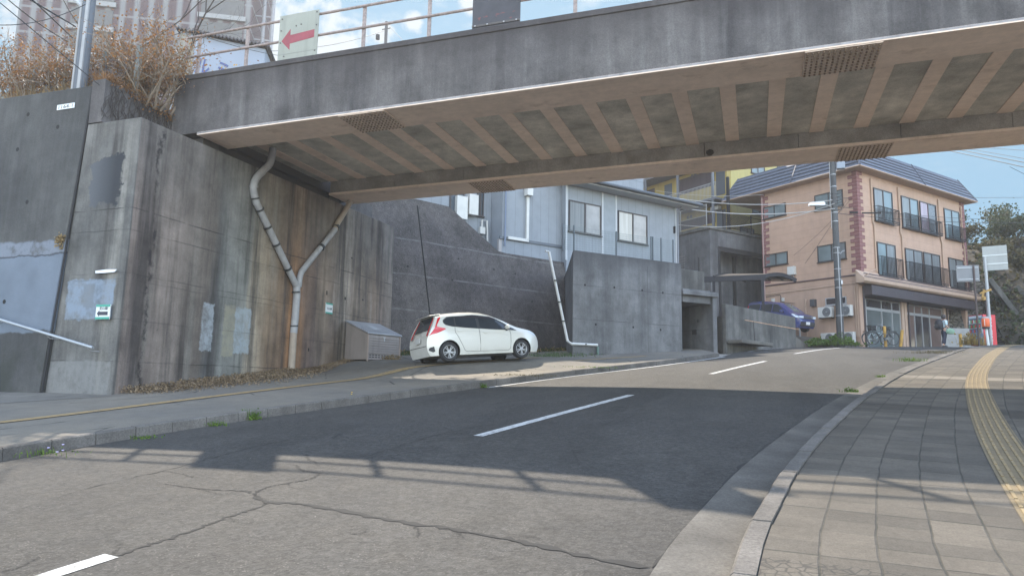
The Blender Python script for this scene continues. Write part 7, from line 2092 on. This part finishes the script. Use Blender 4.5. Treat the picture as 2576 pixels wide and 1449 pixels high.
# tile roofed house on the slope with shabby fence
q = at_depth(2450, 520, 56)
t = thing('hillside_house', (q.x, q.y, 8.0), 'dark wooden house with stepped ridge tile roof among the slope trees', 'house', az=75)
b = MB(); b.box(-1.5, 8, 0, 6, -3, 2.2); b.build('wall', paint('dark_timber', (.05, .038, .034), .85, .3, 2), t)
b = MB(); b.add([(-2.2, -1, 2.0), (9, -1, 1.6), (9, 3, 4.2), (-2.2, 3, 4.4), (-2.2, 7, 2.0), (9, 7, 1.6)], [(0, 1, 2, 3), (3, 2, 5, 4), (0, 3, 4), (1, 5, 2), (0, 4, 5, 1)]); b.build('roof', m_roof('grey_tile_roof', (.15, .15, .16), .16), t)
b = MB()
for k_ in range(5): b.box(-2.3, -1.2 + .3 * (4 - k_), 2.8 - .0, 3.2, 4.3 + .2 * k_, 4.47 + .2 * k_)
b.build('ridge_tiles', paint('ridge_tile_grey', (.10, .10, .11), .7, .2), t)
b = MB(); b.box(4.0, 5.2, -.02, .0, -.6, .9); b.build('window', M['glass_grey'], t)
# wooded slope trees
TS = [(2436, 545, 54, 5.2, 'dense dark evergreen shrub beside the peach building right edge', 'leaf_ev'), (2470, 560, 52, 4.6, 'low olive green tree in front of the tiled roof', 'leaf_ol'), (2505, 560, 50, 5.4, 'bushy evergreen above the large white sign board', 'leaf_ev'),
      (2545, 555, 50, 5.8, 'tall dark pine like tree near the right edge of the sky', 'leaf_ev'), (2585, 560, 48, 6.0, 'outermost dark tree at the right edge of the photo', 'leaf_ev'), (2530, 620, 46, 3.4, 'straggly yellow green bush hanging over the slope', 'leaf_ol'), (2570, 640, 44, 3.2, 'brownish green bush low on the slope at far right', 'leaf_ol')]
for i, (px, py, d_, h, lb, mt) in enumerate(TS):
    q = at_depth(px, py, d_)
    h *= .62; tree('hill_tree', (q.x, q.y, q.z - h * .95), h, lb, M[mt], 1700, .16, depth=4, spread=.62, group='trees on the right slope', clump=.26, seed=30 + i)

# ------------------------------------------------------------------ dry vegetation on the embankment, left
t = thing('chain_link_fence', (-16.5, 12.7, 7.0), 'sagging chain link fence hidden in dry vines above the wing wall', 'fence')
M['concrete_post'] = paint('mossy_concrete_post', (.17, .18, .17), .85, .2, 4)
for x in (-18.6, -17.4, -16.05, -14.85):
    b = MB(); b.bar((x, 12.8, 6.5), (x + .05, 12.82, 8.5), .10, .10); b.build('post', M['concrete_post'], t, world=True)
b = MB()
for k_ in range(-24, 96):
    x = -19.2 + .055 * k_
    for s_ in (1, -1):
        xa, xb = (x, x + 1.25) if s_ == 1 else (x + 1.25, x); za, zb_ = 7.05, 8.3
        if min(xa, xb) < -19.2 or max(xa, xb) > -14.7: continue
        b.bar((xa, 12.8, za), (xb, 12.8, zb_), .006)
b.build('mesh_panel', flat('galvanised_wire_blue', (.20, .24, .30), .5, .3), t, world=True)
# pale board fence beyond, seen through the vines
t = thing('pale_hoarding', (-22, 22, 7), 'pale blue hoarding glimpsed behind the dry vines', 'hoarding')
b = MB(); b.box(-34, -17.3, 21.6, 21.7, 6.5, 10.1); b.build('panel', paint('pale_blue_sheet', (.15, .185, .235), .6, .12, .8), t, world=True)

r9 = random.Random(21)
def vine_shrub(name, loc, label, w, h, n_tw, n_lf, mat, lsize=.07, seed=1, cat='shrub', twig=None, dense=1.0, group=None):
    r_ = random.Random(seed); t_ = thing(name, loc, label, cat, group); b_ = MB(); tips = []
    for k_ in range(n_tw):
        p = Vector((r_.uniform(-w, w), r_.uniform(-.5, .5), -.1)); d = Vector((r_.gauss(0, .5), r_.gauss(0, .35), 1)).normalized()
        branches(b_, p, d, h * r_.uniform(.35, .62), .012 * h, 2, tips, r_, .7, 2, 4, .02)
    b_.build('stems', twig or M['twig'], t_)
    b_ = MB()
    cs = [tp for tp in tips if r_.random() < dense]
    for i in range(n_lf):
        c = r_.choice(cs); leaf(b_, c + Vector((r_.gauss(0, .14), r_.gauss(0, .14), r_.gauss(0, .12))), lsize, -.2, r_)
    b_.build('leaves', mat, t_, fixn=False); return t_
vine_shrub('dry_vine', (-18.6, 13.0, 7.0), 'brown dead vine heap at the far left above wing wall', 1.0, 2.1, 90, 7000, M['leaf_rust'], .06, 1, cat='vine', group='dry vines over the fence')
vine_shrub('dry_vine', (-17.0, 13.3, 7.0), 'orange brown vine tangle around the pale concrete pole', .8, 2.2, 70, 5200, M['leaf_rust'], .06, 2, cat='vine', group='dry vines over the fence')
vine_shrub('dry_vine', (-15.3, 13.4, 7.0), 'golden brown vine hanging over the fence right of the pole', .8, 2.3, 80, 7000, M['leaf_rust'], .06, 3, cat='vine', group='dry vines over the fence')
vine_shrub('dry_vine', (-14.5, 15.0, 6.9), 'yellowish vine next to the bridge end below the railing', .55, 2.0, 16, 1000, foliage('yellow_dry_leaves', [(.16, .09, .02), (.34, .22, .05), (.45, .33, .09)], scale=14), .075, 4, cat='vine', group='dry vines over the fence')
vine_shrub('dry_shrub', (-13.4, 16.2, 7.0), 'leafless grey shrub behind the end of the bridge railing', 1.1, 2.3, 26, 350, M['leaf_rust'], .06, 5, twig=M['bark'], group='shrubs behind the railing')
vine_shrub('dry_shrub', (-11.5, 22, 7.6), 'sparse twiggy shrub in front of the blue letters on shed', 1.6, 2.6, 34, 700, M['leaf_ol'], .06, 6, twig=M['bark'], group='shrubs behind the railing')
# bare trees before the striped tower
for i, (px, d_, h, lb) in enumerate(((330, 20, 6.4, 'bare dark tree with long thin twigs before the striped tower'), (408, 22, 6.8, 'second bare tree nearer the shed before the striped tower'), (285, 24, 5.6, 'small bare tree left of the two larger bare trees'), (8, 22, 4.2, 'bare thin tree at the left edge of the sky'))):
    q = at_depth(px, 240, d_); tree('bare_tree', (q.x, q.y, 6.8), h, lb, M['leaf_rust'], 0, .05, depth=5, spread=.42, seed=50 + i, rad=.0095, bark=M['bark_dark'], group='bare trees on the embankment')
# dead ivy stems over the back wall face
t = thing('dead_ivy', (-14.55, 12.6, 6.2), 'dark dead ivy stems netting the upper wall beside the bridge end', 'ivy'); b = MB()
for k_ in range(70):
    y = 11.95 + 1.8 * r9.random(); z = 7.1 - r9.random() * .3; pts = []
    for i in range(7):
        pts.append((-14.6 + r9.uniform(.01, .03), y, z)); y += r9.gauss(-.0, .09); z -= r9.uniform(.08, .2)
        if z < 6.06: break
    if len(pts) > 2: b.tube(pts, .007, 4, caps=False)
b.build('stems', M['bark_dark'], t, world=True)
b = MB()
for k_ in range(900):
    y = 11.9 + 2.2 * r9.random(); f = (y - 11.9) / 2.2; leaf(b, Vector((-14.62 + r9.gauss(.0, .10), y, 7.18 - .35 * f + r9.gauss(0, .09))), .06, -.4, r9)
b.build('leaves', M['leaf_rust'], t, world=True, fixn=False)
t = thing('dead_ivy', (-16.5, 11.9, 7.1), 'fringe of dry grass and stems along the top of the wing wall', 'ivy'); b = MB()
for k_ in range(2600):
    x = -20 + 5.2 * r9.random(); blade(b, Vector((x, 12.0 + .9 * r9.random(), 6.9 + (-15 - x) * .018)), r9.uniform(.12, .6), .25, .012, r9)
b.build('blades', M['grass_dry'], t, world=True, fixn=False)
t = thing('dry_grass_clump', (-14.2, 13.0, 6.9), 'orange dry grass drooping over the wall beside the bridge end', 'grass'); b = MB()
for k_ in range(2200):
    f = r9.random(); blade(b, Vector((-14.75 - .5 * r9.random(), 11.9 + 2.4 * f, 7.08 - .25 * f)), r9.uniform(.1, .5), .4, .012, r9)
b.build('blades', foliage('rusty_grass', [(.13, .07, .03), (.26, .14, .06), (.36, .22, .1)], scale=6), t, world=True, fixn=False)
t = thing('weed_tuft', (-15.4, 11.6, 3.1), 'dry brown weed tuft growing from the wall joint', 'weed'); b = MB()
for k_ in range(160): leaf(b, Vector((-15.32 + r9.gauss(0, .05), 11.62 + r9.gauss(0, .04), 3.15 + r9.gauss(0, .08))), .06, -.5, r9)
b.build('leaves', M['grass_dry'], t, world=True, fixn=False)

# ------------------------------------------------------------------ litter and weeds along the pavement
b = MB(); r5 = random.Random(5)
for k_ in range(16000):
    y = 11.9 + (r5.random() ** .8) * 9.5; w = 1.15 * math.exp(-((y - 15.2) / 3.6) ** 2) + .22; x = -13.42 + abs(r5.gauss(0, w * .55))
    if x > -13.42 + w * 1.6: continue
    hgt = max(0, .16 * (1 - (x + 13.42) / (w * 1.5 + .1))) * (1 if y < 18 else .4); leaf(b, Vector((x, y, gl(x, y) + .01 + hgt * r5.random())), .042, -.1, r5)
for k_ in range(5200):
    y = 12.2 + 7 * r5.random(); x = -13.4 + abs(r5.gauss(0, .5)); blade(b, Vector((x, y, gl(x, y) + .005 + .1 * r5.random() * (x < -13.0))), .03, .26, .006, r5)
tag(b.build('leaf_litter', foliage('brown_leaf_litter', [(.09, .062, .038), (.17, .122, .075), (.27, .2, .125)], scale=8, trans=.1), fixn=False), kind='stuff')
b = MB()
for k_ in range(3400):
    u = r5.uniform(-.4, 9.6); v = -abs(r5.gauss(0, .28)) + .08; a = radians(RAZ); x = RP0[0] + sin(a) * u - cos(a) * v; y = RP0[1] + cos(a) * u + sin(a) * v
    leaf(b, Vector((x, y, gl(x, y) + abs(r5.gauss(0, .06)))), .08, .6, r5, m=0 if r5.random() < .65 else 1)
tag(b.build('ground_cover', [foliage('dull_green_cover', [(.025, .04, .012), (.05, .07, .022), (.08, .10, .035)]), M['grass_dry']], fixn=False), kind='stuff')


def weed(px, py, label, h, n_, mat, dz=0.0, flowers=None, spread=.1, grp='weeds along the kerb', wide=.016):
    p = survey_ground(px, py, dz) + Vector((.13 if dz < -.1 else 0, 0, 0)); r_ = random.Random(int(px * 7 + py)); t_ = thing('weed', p, label, 'weed', grp); b_ = MB()
    for k_ in range(n_ * 2): blade(b_, Vector((r_.gauss(0, spread), r_.gauss(0, spread * .5), -.01)), h * r_.uniform(.3, 1), h * .6, wide * .75, r_)
    for k_ in range(n_ * 3): leaf(b_, Vector((r_.gauss(0, spread), r_.gauss(0, spread * .5), abs(r_.gauss(0, h * .22)))), max(.03, h * .16), .6, r_)
    b_.build('leaves', mat, t_, fixn=False)
    if flowers:
        for k_ in range(flowers[1]):
            b_ = MB(); q = Vector((r_.gauss(0, spread), r_.gauss(0, spread * .4), h * r_.uniform(.5, 1.05))); b_.rev([(0, .006), (.016, .006), (.014, -.003), (0, -.008)], Matrix.Translation(q), 7); b_.build('flower', flowers[0], t_)
    return t_
yf = flat('dandelion_yellow', (.65, .42, .02), .7); vf = flat('pale_violet_petals', (.42, .38, .62), .7)
weed(612, 1055, 'largest bright green weed tuft at the left kerb foot', .26, 60, M['leaf_fresh'], RD, spread=.10)
weed(520, 1070, 'flat green weed left of the largest kerb tuft', .14, 40, M['leaf_fresh'], RD, spread=.12)
weed(700, 1038, 'small green weed right of the largest kerb tuft', .15, 30, M['leaf_fresh'], RD)
weed(735, 1032, 'short leafy weed pair further along the left kerb', .13, 30, M['leaf_fresh'], RD)
weed(800, 1022, 'low weed before the dandelion on the left kerb', .10, 24, M['leaf_fresh'], RD)
weed(872, 1012, 'dandelion with yellow flowers at the left kerb foot', .22, 26, M['leaf_fresh'], RD, (yf, 3), .06)
weed(962, 1002, 'thin weed past the dandelion on the left kerb', .12, 24, M['leaf_fresh'], RD)
weed(1060, 990, 'weed tuft on the left kerb before the sunlit strip', .2, 30, M['leaf_fresh'], RD)
weed(1198, 975, 'yellow green weed where sunlight starts on the left kerb', .2, 40, M['leaf_fresh'], RD, spread=.08)
weed(60, 1140, 'violet flowered weed at the far left kerb foot', .15, 60, M['leaf_fresh'], RD, (vf, 12), .3)
weed(345, 1102, 'tiny weed in the kerb gutter at left', .08, 30, M['leaf_fresh'], RD, spread=.15)
weed(2140, 985, 'small dark green weed on the shadow edge of right kerb', .12, 30, M['leaf_fresh'], 0, spread=.08, grp='weeds on the right pavement edge')
weed(2292, 908, 'bright grass tuft on the right pavement edge', .2, 60, M['leaf_fresh'], 0, spread=.2, grp='weeds on the right pavement edge')
weed(2350, 888, 'wide flat grass patch on the right pavement edge', .16, 90, M['leaf_ol'], 0, spread=.5, grp='weeds on the right pavement edge')
weed(2215, 948, 'tiny weed between kerb stones on the right side', .08, 20, M['leaf_fresh'], 0, spread=.06, grp='weeds on the right pavement edge')
weed(1480, 925, 'low patchy weeds on the sunlit left kerb edge', .08, 60, M['leaf_fresh'], 0, spread=.6)
weed(1320, 945, 'thin weeds on the sunlit left pavement edge', .07, 50, M['leaf_ol'], 0, spread=.5)
weed(985, 908, 'dry straw weed before the storage bin', .35, 60, M['grass_dry'], .15, spread=.2, grp='weeds by the dark wall')
weed(1020, 900, 'green weeds between storage bin and white car', .35, 80, foliage('mid_green_weed', [(.03, .06, .015), (.06, .11, .03), (.1, .16, .05)]), .1, spread=.35, grp='weeds by the dark wall')
weed(1390, 897, 'green weed strip at the dark wall foot right of the car', .28, 110, bpy.data.materials['mid_green_weed'], .05, spread=.7, grp='weeds by the dark wall')
weed(1450, 894, 'weeds at the corner foot of the block wall', .22, 60, bpy.data.materials['mid_green_weed'], .0, spread=.4, grp='weeds by the dark wall')
# sunlit clump at the foot of the pole
for (px, d_, w, h, n_, lb) in ((2112, 38.2, .55, .62, 500, 'bright sunlit weed clump at the foot of the utility pole'), (2052, 39.2, .45, .40, 260, 'weeds in front of the blue minivan bumper'), (2075, 38.6, .35, .28, 200, 'lower weeds between the minivan and the pole')):
    q = ray(px, 862); q = q * d_ / q.dot(FW); r_ = random.Random(px); t_ = thing('weed', (q.x, q.y, g(q.x, q.y) - .02), lb, 'weed', 'weeds by the utility pole'); b = MB()
    for k_ in range(n_):
        p = Vector((r_.gauss(0, w), r_.gauss(0, w * .6), 0)); e = math.exp(-(p.x / w) ** 2 * .7); blade(b, p, h * e * r_.uniform(.4, 1.1), .25, .035, r_); leaf(b, p + Vector((0, 0, h * e * r_.random())), .14, .6, r_)
    b.build('leaves', M['leaf_fresh'], t_, fixn=False)
q = ray(2448, 866); q = q * 34.4 / q.dot(FW); r_ = random.Random(3); t_ = thing('weed', (q.x, q.y, g(q.x, q.y)), 'dry yellow weeds round the orange guarded post', 'weed', 'weeds by the sign posts'); b = MB()
for k_ in range(260): blade(b, Vector((r_.gauss(0, .3), r_.gauss(0, .25), 0)), r_.uniform(.15, .75), .3, .02, r_)
for k_ in range(180): leaf(b, Vector((r_.gauss(0, .3), r_.gauss(0, .25), abs(r_.gauss(0, .3)))), .12, .4, r_)
b.build('leaves', foliage('yellow_dry_weed', [(.14, .09, .03), (.27, .19, .06), (.36, .27, .09)]), t_, fixn=False)
# ------------------------------------------------------------------ thin scattering volume added to lift the shadows, standing in for veiling glare
hm = bpy.data.materials.new('glare_veil_volume'); hm.use_nodes = True; ht = hm.node_tree
for nd in list(ht.nodes):
    if nd.type != 'OUTPUT_MATERIAL': ht.nodes.remove(nd)
pv = ht.nodes.new('ShaderNodeVolumePrincipled'); pv.inputs['Color'].default_value = (.92, .93, .95, 1); pv.inputs['Density'].default_value = .0009; pv.inputs['Anisotropy'].default_value = .3
ht.links.new(pv.outputs[0], ht.nodes['Material Output'].inputs['Volume'])
b = MB(); b.box(-95, 60, -45, 105, -8, 57); tag(b.build('glare_veil', hm), kind='stuff')
